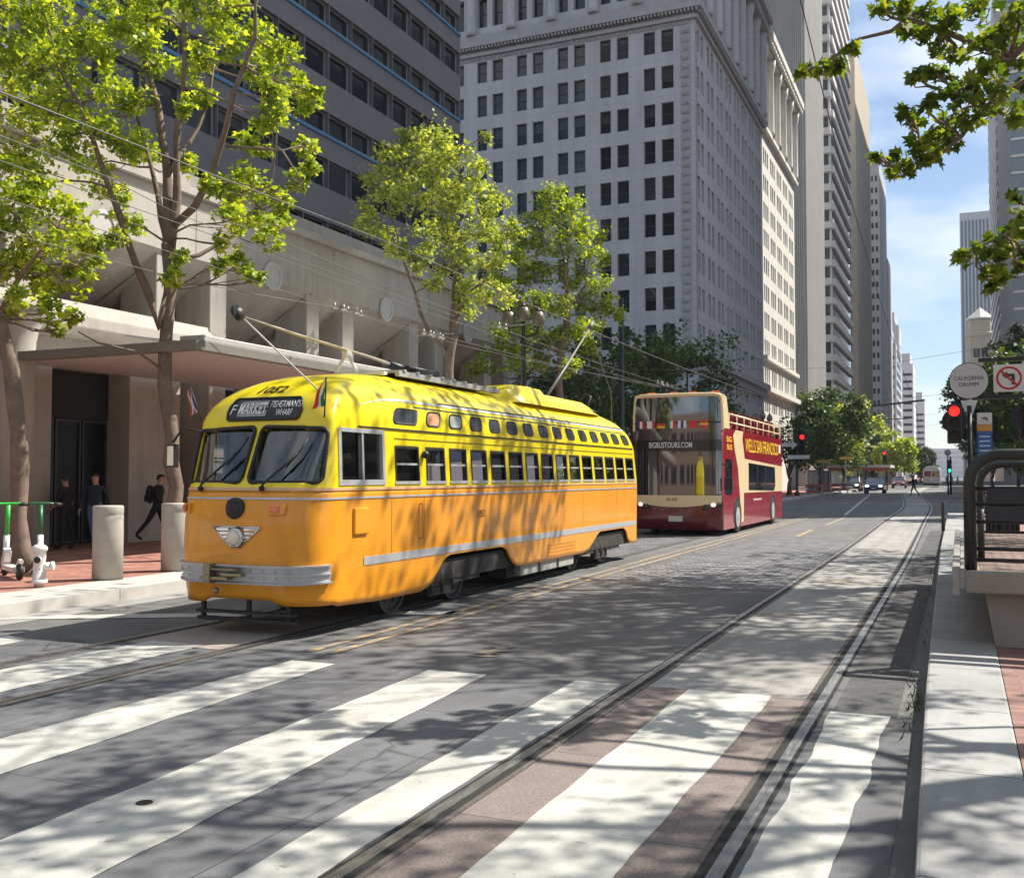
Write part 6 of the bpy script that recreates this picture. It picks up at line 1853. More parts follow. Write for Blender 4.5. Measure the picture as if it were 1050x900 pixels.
# traffic signals
def signal_head(parent, c, dirv, lit, size=.3):
    """three lens head facing dirv (unit, horizontal)"""
    dv = Vector(dirv).normalized(); side = Vector((-dv.y, dv.x, 0)); c = Vector(c)
    rz = math.atan2(dv.y, dv.x) + math.pi / 2
    mb = MB(); mb.obox(c, (size * 1.15, size * .8, size * 3.3), (0, 0, rz)); 
    h = mb.build('signal_head', M_blk, parent, bevel=.02)
    for k in range(3):
        cc = c + dv * (size * .41) + Vector((0, 0, (1 - k) * size * 1.05))
        on = {'red': 0, 'green': 2}.get(lit, -1) == k
        m = (M_redl if lit == 'red' else M_grnl) if on else M_offl
        n = 18; mb = MB(); pts = [cc + (side * math.cos(2 * math.pi * i / n) + Vector((0, 0, 1)) * math.sin(2 * math.pi * i / n)) * size * .42 for i in range(n)]
        mb.add(pts, [tuple(range(n))]); mb.build('lens', m, h, recalc=False)
        mb = MB(); a0, a1 = -20, 200
        P_ = []
        for i in range(15):
            a = R(a0 + (a1 - a0) * i / 14); o_ = (side * math.cos(a) + Vector((0, 0, 1)) * math.sin(a)) * size * .46
            P_ += [cc + o_, cc + o_ + dv * size * .8]
        mb.add(P_, [(2 * i, 2 * i + 1, 2 * i + 3, 2 * i + 2) for i in range(14)]); mb.build('visor', M_blk, h, recalc=False)
    return h
FACE = (0, -1, 0)
# left far corner signal with one way arrow and street sign
sx, sy = -11.6, 82.0
t = thing('traffic_signal', 'red traffic signal with a white one way arrow on the left corner beyond the bus', 'traffic light', (sx, sy, .15))
mb = MB(); mb.lathe([(.2, .15), (.2, .4), (.09, .5), (.08, 5.6)], (sx, sy, 0), 12); mb.build('pole', M_green, t)
signal_head(t, (sx + .45, sy - .1, 4.25), FACE, 'red', .42)
mb = MB(); mb.obox((sx + .2, sy, 4.5), (.6, .06, .06)); mb.obox((sx + .2, sy, 4.0), (.6, .06, .06)); mb.build('bracket', M_blk, t)
mb = MB(); mb.prism([(sx - 1.1, 3.95), (sx - .35, 3.95), (sx - .35, 3.72), (sx + .08, 4.1), (sx - .35, 4.48), (sx - .35, 4.25), (sx - 1.1, 4.25)], 'y', sy - .22, sy - .18); mb.build('one_way_arrow', M_wht, t)
mb = MB(); mb.box(sx - .7, sy - .24, 3.0, sx + 1.0, sy - .2, 3.3); mb.build('street_name_sign', M_wht, t)
# island signal, round stop sign, route panel
px_, py_ = .22, 23.0
t = thing('tram_stop_sign', 'round white stop sign reading California Drumm on a grey pole, with a blue route panel', 'sign', (px_, py_, .15))
mb = MB(); mb.lathe([(.06, .15), (.05, .3), (.04, 3.6)], (px_ - .02, py_ + .02, 0), 12); mb.build('pole', M_galv, t)
cz = 3.62; cxs = px_ - .02
mb = MB(); mb.lathe([(.375, -.03), (.375, .0), (.0001, .0)], (cxs, py_ - .04, cz), 40, 0, axis='y', smooth=False); mb.lathe([(.36, -.034), (.0001, -.034)], (cxs, py_ - .04, cz), 40, 1, axis='y', smooth=False)
sd_ = mb.build('sign_disc', [M_blk, mat('sign_face_grey_white', (0.52, 0.51, 0.53), 0.5)], t)
mb = MB(); put_text(mb, 'CALIFORNIA', .56, .085, lambda a, b: Vector((cxs + a, py_ - .078, cz + .055 + b))); put_text(mb, 'DRUMM', .36, .085, lambda a, b: Vector((cxs + a, py_ - .078, cz - .075 + b))); mb.build('lettering', M_ltk, sd_, recalc=False)
mb = MB(); mb.prism([(cxs - .16, 3.22), (cxs + .16, 3.22), (cxs + .06, 2.92), (cxs - .06, 2.92)], 'y', py_ - .06, py_ - .03); mb.build('pennant_plate', M_wht, t)
xb = px_ + .26
mb = MB(); mb.box(xb - .14, py_ - .05, 2.02, xb + .14, py_ - .02, 2.58, 0); mb.box(xb - .14, py_ - .052, 2.585, xb + .14, py_ - .02, 2.72, 1); mb.box(xb - .14, py_ - .05, 2.725, xb + .14, py_ - .02, 2.96, 2)
for i in range(5): mb.box(xb - .10, py_ - .054, 2.08 + i * .095, xb + .10, py_ - .0505, 2.11 + i * .095, 3)
mb.tube([(xb - .04, py_ - .056, 2.84), (xb + .04, py_ - .056, 2.86), (xb + .05, py_ - .056, 2.80)], .014, 6, 4)
mb.build('route_panel', [mat('panel_blue', (0.035, 0.12, 0.36), 0.4), mat('panel_orange', (0.62, 0.28, 0.05), 0.4), M_wht, mat('panel_text', (0.5, 0.6, 0.75), 0.5), M_ltk], t)
t = thing('traffic_signal', 'red traffic signal head beside the round stop sign on the island', 'traffic light', (.0, 22.6, .15))
mb = MB(); mb.lathe([(.09, .15), (.09, .3), (.05, .4), (.045, 3.1)], (.20, 22.75, 0), 12); mb.bar((-.05, 22.72, 2.95), (.20, 22.72, 2.95), .04); mb.build('pole', M_green, t)
signal_head(t, (-.08, 22.5, 2.72), FACE, 'red', .24)
mb = MB(); mb.lathe([(.24, -.03), (.24, 0.0), (.001, 0.0)], (-.08, 22.62, 2.78), 28, axis='y', smooth=False); mb.build('backplate', M_blk, t)
# frame with no left turn sign
fx, fy = 1.02, 24.2
t = thing('turn_sign', 'dark metal frame carrying a square no left turn sign behind the black railing', 'sign', (fx, fy, .15))
mb = MB(); mb.box(fx - .62, fy - .04, 4.12, fx + 1.4, fy + .04, 4.20); mb.box(fx - .62, fy - .04, 3.32, fx + 1.4, fy + .04, 3.40); mb.box(fx + .30, fy - .05, .15, fx + .40, fy + .05, 4.3); mb.box(fx + 1.3, fy - .05, .15, fx + 1.4, fy + .05, 4.3); mb.build('frame', M_green, t)
mb = MB(); mb.box(fx - .30, fy - .07, 3.42, fx - .25, fy - .042, 4.1); mb.box(fx + .22, fy - .07, 3.42, fx + .27, fy - .042, 4.1); mb.build('strap', M_galv, t)
mb = MB(); mb.box(fx - .33, fy - .10, 3.46, fx + .27, fy - .075, 4.04); so_ = mb.build('sign_plate', M_wht, t)
cx0, cz0 = fx - .03, 3.75
mb = MB(); n = 32
rr_ = []
for i in range(n + 1):
    a = 2 * math.pi * i / n; rr_ += [Vector((cx0 + .25 * math.cos(a), fy - .104, cz0 + .25 * math.sin(a))), Vector((cx0 + .205 * math.cos(a), fy - .104, cz0 + .205 * math.sin(a)))]
mb.add(rr_, [(2 * i, 2 * i + 2, 2 * i + 3, 2 * i + 1) for i in range(n)])
mb.bar((cx0 - .15, fy - .108, cz0 + .15), (cx0 + .15, fy - .108, cz0 - .15), .004, .045)
mb.build('prohibition_ring', mat('sign_red', (0.5, 0.02, 0.03), 0.4), so_, recalc=False)
mb = MB(); mb.add([Vector((cx0 + a, fy - .1065, cz0 + b)) for a, b in ((.05, -.14), (.11, -.14), (.11, .07), (.09, .09), (-.03, .09), (-.03, .14), (-.14, .06), (-.03, -.02), (-.03, .03), (.05, .03))], [tuple(range(10))]); mb.build('left_arrow', M_ltk, so_, recalc=False)
t = thing('traffic_signal', 'unlit dark round backed signal under the sign frame at the right edge', 'traffic light', (1.33, 24.6, .15))
mb = MB(); mb.lathe([(.09, .15), (.06, .3), (.05, 3.0)], (1.33, 24.7, 0), 12); mb.build('pole', M_green, t)
signal_head(t, (1.33, 24.5, 2.85), FACE, '', .24)
mb = MB(); mb.lathe([(.30, -.03), (.30, .0), (.001, .0)], (1.33, 24.62, 2.95), 28, axis='y', smooth=False); mb.build('backplate', mat('signal_blue_black', (0.025, 0.035, 0.06), 0.4), t)
for (x, y, z, lit, sz, lab) in ((-.85, 101, 2.55, 'green', .36, 'small green traffic signal far off on the right'), (2.9, 63.5, 2.75, 'red', .3, 'red traffic signal just above the black railing'), (-9.0, 143, 4.2, 'red', .45, 'red traffic signal far off in front of the sunlit tree')):
    t = thing('traffic_signal', lab, 'traffic light', (x, y, 0))
    mb = MB(); mb.lathe([(.1, 0), (.07, z + .9)], (x + .1, y + .25, 0), 10); mb.build('pole', M_green, t)
    signal_head(t, (x, y, z), FACE, lit, sz)
for (x, y, z, r, lab) in ((-10.2, 128, 5.6, .45, 'round pale sign above the blue car'), (-.95, 99, 3.75, .28, 'round grey sign above the far green signal')):
    t = thing('round_sign', lab, 'sign', (x, y, 0))
    mb = MB(); mb.lathe([(.07, 0), (.05, z)], (x, y + .06, 0), 8); mb.build('pole', M_green, t)
    mb = MB(); mb.lathe([(r, -.03), (r, 0), (.001, 0)], (x, y - .03, z), 24, 0, axis='y', smooth=False); mb.lathe([(r - .03, -.033), (.001, -.033)], (x, y - .03, z), 24, 0, axis='y', smooth=False); mb.build('sign_disc', mat('pale_sign_face', (0.55, 0.62, 0.62), 0.5), t)

# ------------------------------------------------------------------ boarding ramp and black railing on the right
M_ramp = mat('ramp_concrete', (0.27, 0.24, 0.20), 0.85, var=0.12, scale=2.5, bump=0.2, bscale=70, dirt=0.4, dirtcol=(0.2, 0.17, 0.14), dscale=1.8)
M_tile = mat('tactile_tile', (0.22, 0.14, 0.11), 0.8, var=0.2, scale=5); joints(M_tile, .1, .1, .02, .6, mort=(0.1, 0.07, 0.06))
ramp = thing('boarding_ramp', 'raised concrete boarding platform with a brick red top on the right', 'ramp', (1.4, 12, .15))
mb = MB(); mb.box(.04, 10.0, .63, 3.1, 17.0, .83); mb.build('platform', M_ramp, ramp, bevel=.02)
mb = MB(); mb.prism([(.27, .15), (3.0, .15), (3.0, .629), (.20, .629)], 'y', 10.16, 16.9); mb.build('base_wall', M_ramp, ramp)
mb = MB(); mb.box(.16, 10.14, .829, 3.0, 16.9, .836); mb.build('tiled_top', M_tile, ramp)
mb = MB(); mb.box(-.075, 10.05, .60, -.01, 16.8, .86); mb.box(-.01, 10.05, .66, .045, 16.8, .84); mb.build('edge_timber', mat('grey_timber', (0.30, 0.28, 0.255), 0.8, var=0.2, scale=8, stretch=(1, .2, 1)), ramp, bevel=.01)
def hoop(y, x0, label, hgt=1.86, panel=True, r=.055):
    t = thing('safety_railing', label, 'railing', (x0 + 1, y, .83))
    mb = MB()
    pts = [(x0, y, .83), (x0, y, hgt - .26)] + [(x0 + .26 - .26 * math.cos(R(a)), y, hgt - .26 + .26 * math.sin(R(a))) for a in range(10, 91, 10)] + [(x0 + 2.7, y, hgt)]
    mb.tube(pts, r, 14); mb.tube([(x0 + 2.7, y, hgt), (x0 + 2.7, y, .83)], r, 12); mb.build('frame', M_green, t)
    for z in (1.56, 1.42, 1.26, 1.02, .92) if panel else (1.5, 1.2, .95):
        mb = MB(); mb.tube([(x0 + .03, y, z), (x0 + 2.68, y, z)], .018, 8); mb.build('rail', M_blk, t)
    if panel:
        mb = MB(); mb.box(x0 + .14, y - .03, 1.27, x0 + 2.5, y + .03, 1.40); mb.box(x0 + .14, y - .035, 1.425, x0 + 2.5, y + .035, 1.555); mb.build('panel', mat('black_panel', (0.02, 0.02, 0.024), 0.5, var=0.2, scale=5), t)
    return t
hoop(10.12, .08, 'black hooped safety railing with dark panel at the end of the boarding platform')
hoop(14.6, .24, 'thinner dark hooped railing at the far end of the boarding platform', 1.82, False, .045)
t = thing('safety_railing', 'low side railing of dark posts along the boarding platform', 'railing', (.3, 13, .83))
for y in (11.4, 12.6, 13.8):
    mb = MB(); mb.tube([(.16 + (y - 10) * .02, y, .836), (.16 + (y - 10) * .02, y, 1.30)], .035, 10); mb.build('post', M_green, t)
t = thing('litter_bin', 'slim dark green bin standing behind the black railing', 'bin', (.62, 18.3, .15))
mb = MB(); mb.lathe([(.24, .15), (.24, .2), (.22, .22), (.22, 1.2), (.25, 1.22), (.25, 1.3), (.12, 1.36)], (.62, 18.3, 0), 20); mb.build('body', M_green, t)
for i in range(12):
    an = i * math.pi / 6
mb = MB()
for i in range(16):
    an = i * math.pi / 8; mb.bar((.62 + .235 * math.cos(an), 18.3 + .235 * math.sin(an), .25), (.62 + .235 * math.cos(an), 18.3 + .235 * math.sin(an), 1.18), .03)
mb.build('slat', M_green, t)
t = thing('bollard', 'short dark kerb post at the far end of the island edge', 'bollard', (-.42, 31, .15))
mb = MB(); mb.lathe([(.05, .15), (.045, .9), (.03, .95), (.0001, .96)], (-.44, 31, 0), 10); mb.build('shaft', M_green, t)

for (u, v, lab) in ((148, 822, 'small round iron valve cover on the second white stripe from the tram'),):
    p = at_z(u, v, .012); mb = MB(); mb.lathe([(.042, .004), (.042, .012), (.034, .013), (.03, .010), (.001, .010)], (p.x, p.y, 0), 20)
    tag(mb.build('valve_cover', mat('cast_iron', (0.035, 0.033, 0.03), 0.6, metal=.4)), lab, 'cover')
# ------------------------------------------------------------------ overhead wires
M_wire = mat('overhead_wire', (0.15, 0.145, 0.135), 0.5, metal=0.3)
M_wired = mat('dark_wire', (0.03, 0.03, 0.03), 0.6)
def wire(pts, label, r=.012, m=M_wire, group=None):
    P_ = []
    for a, b in zip(pts[:-1], pts[1:]):
        a, b = Vector(a), Vector(b)
        L = (b - a).length; n = max(2, int(L / 3))
        for i in range(n):
            f = i / n; p = a + (b - a) * f; p.z -= .004 * L * 4 * f * (1 - f); P_.append(p)
    P_.append(Vector(pts[-1]))
    mb = MB(); mb.tube(P_, r * .52, 5)
    return tag(mb.build('overhead_wire', m), label, 'wire', group)
G_ = 'wires over the street'
wire([(-7.2, -20, 4.95), (-7.2, 12, 4.9), (-7.2, 40, 4.85), (-7.2, 80, 4.9), (-7.9, 160, 4.9)], 'contact wire over the left track, touched by the raised trolley pole', .014, group=G_)
wire([(-1.68, -10, 9.0), tuple(at_x(822, 5, -1.68)), tuple(at_x(860, 160, -1.68)), tuple(at_x(900, 300, -1.68)), tuple(at_x(940, 420, -1.68)), (-3.0, 90, 4.9), (-4.3, 200, 4.9)], 'dark wire descending over the right track, below the hanging branch', .014, M_wired, G_)
wire([(-8.3, 2, 5.05), (-8.77, 11.8, 5), (-9.35, 18.7, 5), (-9.71, 37.1, 5), (-9.8, 80, 5)], 'upper wire of the trolley bus pair beside the left track', .011, group=G_)
wire([(-8.9, 2, 5.05), (-9.47, 12.5, 5), (-9.95, 19.9, 5), (-10.2, 37.8, 5), (-10.3, 80, 5)], 'lower wire of the trolley bus pair beside the left track', .011, group=G_)
wire([(-9.6, 2, 5.0), (-10.78, 12.45, 5), (-11.26, 16.8, 5), (-11.24, 22.4, 5), (-10.27, 37.8, 5)], 'kerb side wire running past the tree fork to the wire junction', .011, group=G_)
wire([(-11.4, 4, 5.0), (-12.04, 13.9, 5), (-11.3, 17, 5), (-11.6, 23.6, 5), (-9.9, 37.5, 5)], 'lowest pale wire crossing in front of the arcade columns', .011, group=G_)
wire([(-7.2, 2.0, 5.0), (-8.3, 6.86, 5.05), (-9.2, 10.26, 5.05), (-9.6, 19, 5.0)], 'slanting wire crossing the top of the left tree', .010, group=G_)
wire([(-13.2, 36, 12.8), (-7.2, 33, 4.9)], 'guy wire slanting down from the tall trees to the contact wire', .010, group=G_) 
for (a, b, lab) in (((-12.2, 54.5, 5.0), (12.5, 60, 8.5), 'span wire across the street nearest the bus'), ((-11.6, 82, 5.4), (12.5, 88, 9.5), 'span wire across the street from the far left signal'), ((-12, 110, 6.5), (12.5, 112, 9), 'span wire across the street beyond the shaded crossing'), ((-12, 36, 5.6), (6.2, 38, 6.8), 'span wire crossing above the bus roof'), ((-12, 140, 7), (12.5, 146, 12), 'farthest span wire in the sky gap')):
    wire([a, ((a[0] + b[0]) / 2, (a[1] + b[1]) / 2, (a[2] + b[2]) / 2 - .8), b], lab, .012, M_wired if a[1] > 70 else M_wire, G_)
# insulators and junction hardware hanging in the wires
def hardware(c, label, L=1.2, n=5):
    c = Vector(c); mb = MB()
    for i in range(n):
        q = c + Vector((0.05 * ((i % 2) - .5), (i - n / 2) * L / n, 0))
        mb.bar(q, q + Vector((0, L / n * .7, .02)), .05, .035); mb.tube([q + Vector((0, .1, 0)), q + Vector((0, .1, .12))], .02, 6)
    mb.bar(c + Vector((-.5, 0, .05)), c + Vector((.5, 0, .05)), .025)
    return tag(mb.build('wire_junction', mat('hardware_grey', (0.35, 0.34, 0.31), 0.5, metal=0.4)), label, 'wire fitting', 'fittings in the overhead wires')
hardware((-11.28, 17.6, 4.98), 'wire fitting in front of the second arcade column, above the canopy')
hardware((-11.4, 21.5, 4.98), 'wire fitting above the middle of the canopy roof')
hardware((-9.4, 21.0, 5.0), 'small insulator pair on the upper trolley bus wires', .5, 2)
hardware((-9.95, 37.5, 5.02), 'wire crossing frame just above the front of the tour bus', 3.2, 9)
# strain pole
for (x, y, h, lab) in ((-11.0, 37.5, 8.5, 'slim dark wire support pole behind the rear of the streetcar'),):
    t = thing('wire_pole', lab, 'pole', (x - .8, y, .15))
    mb = MB(); mb.lathe([(.14, .15), (.12, .6), (.09, h)], (x - .8, y, 0), 12); mb.build('shaft', M_green, t)
# overhead gantry far away
t = thing('sign_gantry', 'thin dark overhead gantry crossing the far sky gap', 'gantry', (-8, 150, 0))
mb = MB(); mb.lathe([(.15, 0), (.12, 12.0)], (-11.5, 150, 0), 10); mb.build('post', M_blk, t)
mb = MB(); mb.bar((-12.5, 150, 11.2), (-4.2, 150, 12.0), .25); mb.bar((-12.0, 150, 9.6), (-6.5, 150, 9.5), .12); mb.build('arm', M_blk, t)

# ------------------------------------------------------------------ construction fence, barriers, shelter
t = thing('construction_fence', 'dark mesh construction fence at the far left corner, right of the bus', 'fence', (-12.5, 92, .15))
for i in range(6):
    y = 86 + i * 3.0; x = -11.3
    mb = MB(); mb.tube([(x, y, .15), (x, y, 2.2)], .04, 8); mb.build('post', M_galv, t)
    if i < 5:
        mb = MB(); mb.tube([(x, y, 2.15), (x, y + 3, 2.15)], .03, 6); mb.tube([(x, y, .3), (x, y + 3, .3)], .03, 6)
        for k in range(24): mb.bar((x, y + k * .125, .3), (x, y + k * .125, 2.15), .012)
        mb.build('mesh_panel', M_blk, t)
M_or = mat('barrier_orange', (0.28, 0.10, 0.07), 0.6)
def barrier(x, y, label):
    t = thing('road_barrier', label, 'barrier', (x, y, 0), 'orange barriers by the construction fence')
    mb = MB(); mb.box(x - .7, y - .05, .75, x + .7, y + .05, 1.0); mb.box(x - .7, y - .05, .35, x + .7, y + .05, .55); mb.build('board', M_or, t)
    for s in (-.6, .6):
        mb = MB(); mb.bar((x + s, y - .25, 0), (x + s, y, 1.05), .05); mb.bar((x + s, y + .25, 0), (x + s, y, 1.05), .05); mb.build('leg', M_galv, t)
for i, (x, y, l) in enumerate(((-10.6, 84.5, 'orange barrier nearest the bus at the construction fence'), (-10.4, 88.5, 'second orange barrier along the construction fence'), (-10.1, 92.5, 'third orange barrier along the construction fence'), (-9.9, 97, 'last orange barrier of the fence, left of the blue car'))): barrier(x, y, l)
for i, (x, y, z, l) in enumerate(((-11.6, 99, 2.9, 'yellow work sign on the left above the construction fence'), (-10.9, 112, 3.4, 'yellow work sign on the right above the construction fence'))):
    t = thing('work_sign', l, 'sign', (x, y, 0)); mb = MB(); mb.box(x - .6, y, z, x + .6, y + .05, z + .28); mb.build('plate', mat('sign_yellow', (0.42, 0.27, 0.05), 0.5), t); mb = MB(); mb.bar((x, y + .08, 0), (x, y + .08, z + .4), .06); mb.build('post', M_galv, t)
t = thing('tram_shelter', 'long low shelter with a pale roof and dull red fascia beyond the blue car', 'shelter', (-10, 128, 0))
mb = MB(); mb.box(-14.2, 124, 2.65, -7.2, 132, 2.95); mb.build('roof', M_pale, t)
mb = MB(); mb.box(-14.0, 124.1, 2.25, -7.4, 124.3, 2.64); mb.build('fascia', mat('dull_red', (0.32, 0.06, 0.05), 0.6), t)
for x in (-13.8, -10.8, -7.6):
    mb = MB(); mb.bar((x, 124.5, 0), (x, 124.5, 2.65), .12); mb.build('post', M_blk, t)

# ------------------------------------------------------------------ cars and far traffic
def car(x, y, rz, paint, label, suv=True, lights=True, length=4.4, width=1.8, h=1.6):
    t = thing('parked_car' if not lights else 'car', label, 'car', (x, y, 0)); t.rotation_euler[2] = rz
    L2_, W2 = length / 2, width / 2
    mb = MB()     # front is -Y
    prof = [(-L2_, .35), (-L2_ + .02, .72), (-L2_ + .15, .88), (-L2_ + 1.05, 1.0), (-L2_ + 1.1, 1.0), (L2_ - .1, 1.02), (L2_, .8), (L2_, .35)]
    mb.prism(prof, 'x', -W2, W2); mb.build('body', paint, t, local=True, bevel=.07)
    mb = MB(); b0, b1 = -L2_ + 1.0, L2_ - (.12 if suv else .7)
    v = [(-W2 + .06, b0, 1.0), (W2 - .06, b0, 1.0), (W2 - .06, b1, 1.0), (-W2 + .06, b1, 1.0), (-W2 + .22, b0 + .75, h - .04), (W2 - .22, b0 + .75, h - .04), (W2 - .22, b1 - .3, h - .04), (-W2 + .22, b1 - .3, h - .04)]
    mb.add(v, [(4, 5, 6, 7), (0, 1, 5, 4), (1, 2, 6, 5), (2, 3, 7, 6), (3, 0, 4, 7)]); mb.build('windows', M_bglass, t, local=True)
    mb = MB(); mb.box(-W2 + .2, b0 + .7, h - .05, W2 - .2, b1 - .28, h)
    for s in (-1, 1): mb.bar((s * (W2 - .07), b0, 1.0), (s * (W2 - .21), b0 + .76, h - .03), .06); mb.bar((s * (W2 - .10), (b0 + b1) / 2 + .1, 1.0), (s * (W2 - .20), (b0 + b1) / 2 + .1, h - .03), .07)
    mb.build('roof', paint, t, local=True, bevel=.02)
    for yy in (-L2_ + .85, L2_ - .8):
        for s in (-1, 1):
            mb = MB(); mb.lathe([(.2, -.09 * s), (.32, -.10 * s), (.33, .09 * s), (.2, .1 * s), (.001, .09 * s)], (s * (W2 - .08), yy, .33), 18, axis='x'); mb.build('wheel', M_rub, t, local=True)
    for s in (-1, 1):
        mb = MB(); mb.sphere((s * (W2 - .3), -L2_ + .05, .72), (.2, .06, .10), 10); mb.build('headlight', mat('lit_headlamp', (0.9, 0.88, 0.8), 0.2, emit=(1, .95, .85), estr=3.5) if lights else M_wht, t, local=True)
    mb = MB(); mb.box(-W2 + .25, -L2_ - .015, .42, W2 - .25, -L2_ + .02, .60); mb.build('grille', M_blk, t, local=True)
    mb = MB(); mb.box(-.26, -L2_ - .03, .46, .26, -L2_ - .018, .57); mb.build('number_plate', M_wht, t, local=True)
    for s in (-1, 1):
        mb = MB(); mb.sphere((s * (W2 + .06), b0 + .3, 1.05), (.09, .06, .07), 8); mb.build('mirror', paint, t, local=True)
    return t
M_bluecar = mat('car_blue', (0.045, 0.10, 0.26), 0.3, coat=0.8)
car(-7.5, 105, 0, M_bluecar, 'blue car with lit headlamps coming along the left lane')
car(-10.6, 116, 0, mat('car_dark', (0.03, 0.03, 0.035), 0.3, coat=0.8), 'dark car half hidden behind the blue car', lights=True)
car(-7.6, 150, 0, mat('car_red_dark', (0.18, 0.03, 0.03), 0.3, coat=0.8), 'dark red car waiting beyond the crossing under the sunlit tree', lights=False)
t = thing('streetcar', 'old grey streetcar far down the right track', 'tram', (-3.85, 165, 0))
mb = MB()
for (z0, z1, w) in ((.6, 1.6, 1.2),): mb.prism([(-3.85 - w, z0), (-3.85 + w, z0), (-3.85 + w, z1), (-3.85 - w, z1)], 'y', 165, 177)
mb.build('lower_panel', mat('grey_tram', (0.32, 0.31, 0.30), 0.4), t, bevel=.15)
mb = MB(); mb.prism([(-5.05, 1.6), (-2.65, 1.6), (-2.65, 2.5), (-2.95, 3.0), (-3.5, 3.15), (-4.2, 3.15), (-4.75, 3.0), (-5.05, 2.5)], 'y', 165.02, 176.9); mb.build('upper_body', mat('pale_tram', (0.42, 0.41, 0.39), 0.4), t, bevel=.1)
mb = MB(); mb.box(-4.85, 164.95, 1.65, -3.95, 165.01, 2.4); mb.box(-3.75, 164.95, 1.65, -2.85, 165.01, 2.4); mb.build('windshield', M_bglass, t)
mb = MB(); mb.box(-4.9, 165.3, .2, -2.8, 176, .6); mb.build('underframe', M_under, t)
mb = MB(); mb.sphere((-3.85, 164.97, 1.2), .16, 10); mb.build('headlight', M_wht, t)
# ------------------------------------------------------------------ people
M_skin = mat('skin', (0.46, 0.27, 0.19), 0.6, var=0.05)
M_hairg = mat('hair_dark', (0.035, 0.025, 0.02), 0.7, var=0.2, scale=40)
M_hairb = mat('hair_grey_brown', (0.16, 0.12, 0.09), 0.7, var=0.2, scale=40)
def person(loc, rz, H, label, top, bottom, shoe, legs, arms, hair, sleeves='long', lean=0.0, width=1.0, group=None, extra=None, head_yaw=0):
    """legs: {-1:(hip fwd deg, knee bend deg), 1:...}; arms: {-1:(shoulder fwd, elbow bend, out), 1:...}; local +Y is forward"""
    k = H / 1.75
    t = thing('person', label, 'person', loc, group); t.rotation_euler[2] = rz
    V_, E_, Rr, reg = [], [], [], []
    def add(p, r, parent=None, region='torso'):
        V_.append(Vector(p) * k); Rr.append((r[0] * k, r[1] * k) if isinstance(r, tuple) else (r * k, r * k)); i = len(V_) - 1
        if parent is not None: E_.append((parent, i)); reg.append(region)
        return i
    # drop pelvis so that the lower foot touches the ground
    def legpts(s, hip, knee, pz):
        h = R(hip); kn = R(hip - knee)
        a = Vector((s * .095 * width, 0, pz - .02))
        b = a + Vector((s * .005, math.sin(h) * .43, -math.cos(h) * .43))
        c = b + Vector((0, math.sin(kn) * .42, -math.cos(kn) * .42))
        return a, b, c
    low = min(legpts(s, *legs[s], 0)[2].z for s in (-1, 1))
    pz = .085 - low
    ln = math.sin(R(lean))
    P = lambda x, y, z: (x, y + ln * (z - .95), z + pz - .95)
    pel = add(P(0, 0, .95), (.155 * width, .115))
    sp = add(P(0, .01, 1.15), (.145 * width, .105), pel)
    ch = add(P(0, .0, 1.36), (.165 * width, .115), sp)
    nk = add(P(0, .01, 1.50), .058, ch, 'neck')
    hb = add(P(0, .035, 1.575), (.07, .085), nk, 'head')
    hm = add(P(0, .035, 1.65), (.077, .095), hb, 'head')
    hc = add(P(0, .025, 1.715), (.06, .075), hm, 'head')
    for s in (-1, 1):
        a, b, c = legpts(s, *legs[s], pz)
        ia = add(a, .092 * width, pel, 'thigh'); im = add((a + b) / 2, .080 * width, ia, 'thigh'); ib = add(b, .060, im, 'thigh')
        ic = add((b * .6 + c * .4), .058, ib, 'shin'); idd = add(c, .040, ic, 'shin')
        kn = R(legs[s][0] - legs[s][1]); fd = Vector((0, math.cos(kn * .55), math.sin(kn * .55)))
        it = add(c + fd * .06 + Vector((0, 0, -.04)), (.045, .035), idd, 'foot'); add(c + fd * .17 + Vector((0, 0, -.05)), (.042, .026), it, 'foot')
        sh, el, out = arms[s]
        A = Vector(P(s * .195 * width, 0, 1.40)); f = R(sh)
        o_ = math.sin(R(out)) * s
        B = A + Vector((o_ * .28 + s * .02, math.sin(f) * .28, -math.cos(f) * .28)); f2 = R(sh + el)
        C = B + Vector((o_ * .05 - s * .01, math.sin(f2) * .25, -math.cos(f2) * .25)); Dd = (C - B).normalized()
        i0 = add(A, .058 * width, ch, 'upperarm'); i1 = add(B, .043, i0, 'upperarm'); i2 = add((B + C) / 2, .040, i1, 'forearm'); i3 = add(C, .028, i2, 'forearm')
        i4 = add(C + Dd * .06, (.036, .02), i3, 'hand')
        t_h = C + Dd * .09
        if s not in (None,):
            arms_end = t_h
            for q in range(4):
                off = Vector((0, (q - 1.5) * .018, 0)) if abs(Dd.y) < .7 else Vector((0, 0, (q - 1.5) * .018))
                Lf = (.07, .08, .075, .06)[q]
                FING.append((t_h + off * .9 - Dd * .01, t_h + off + Dd * Lf * .55 + Vector((-s * .006, 0, 0)), t_h + off + Dd * Lf * .9 + Vector((-s * .025, 0, 0)), k))
            th = C + Dd * .03; fw = Vector((0, 1, 0)) if abs(Dd.y) < .7 else Vector((0, 0, 1))
            FING.append((th + fw * .015, th + fw * .045 + Dd * .03, th + fw * .05 + Dd * .06, k))
    me = bpy.data.meshes.new('body_cage'); me.from_pydata(V_, E_, [])
    o = bpy.data.objects.new('body_cage', me); COL.objects.link(o)
    sk = o.modifiers.new('skin', 'SKIN'); sk.use_smooth_shade = True
    for i, sv in enumerate(me.skin_vertices[0].data):
        sv.radius = Rr[i]; sv.use_root = (i == 0)
    sb = o.modifiers.new('sub', 'SUBSURF'); sb.levels = 2; sb.render_levels = 2
    bpy.context.view_layer.update()
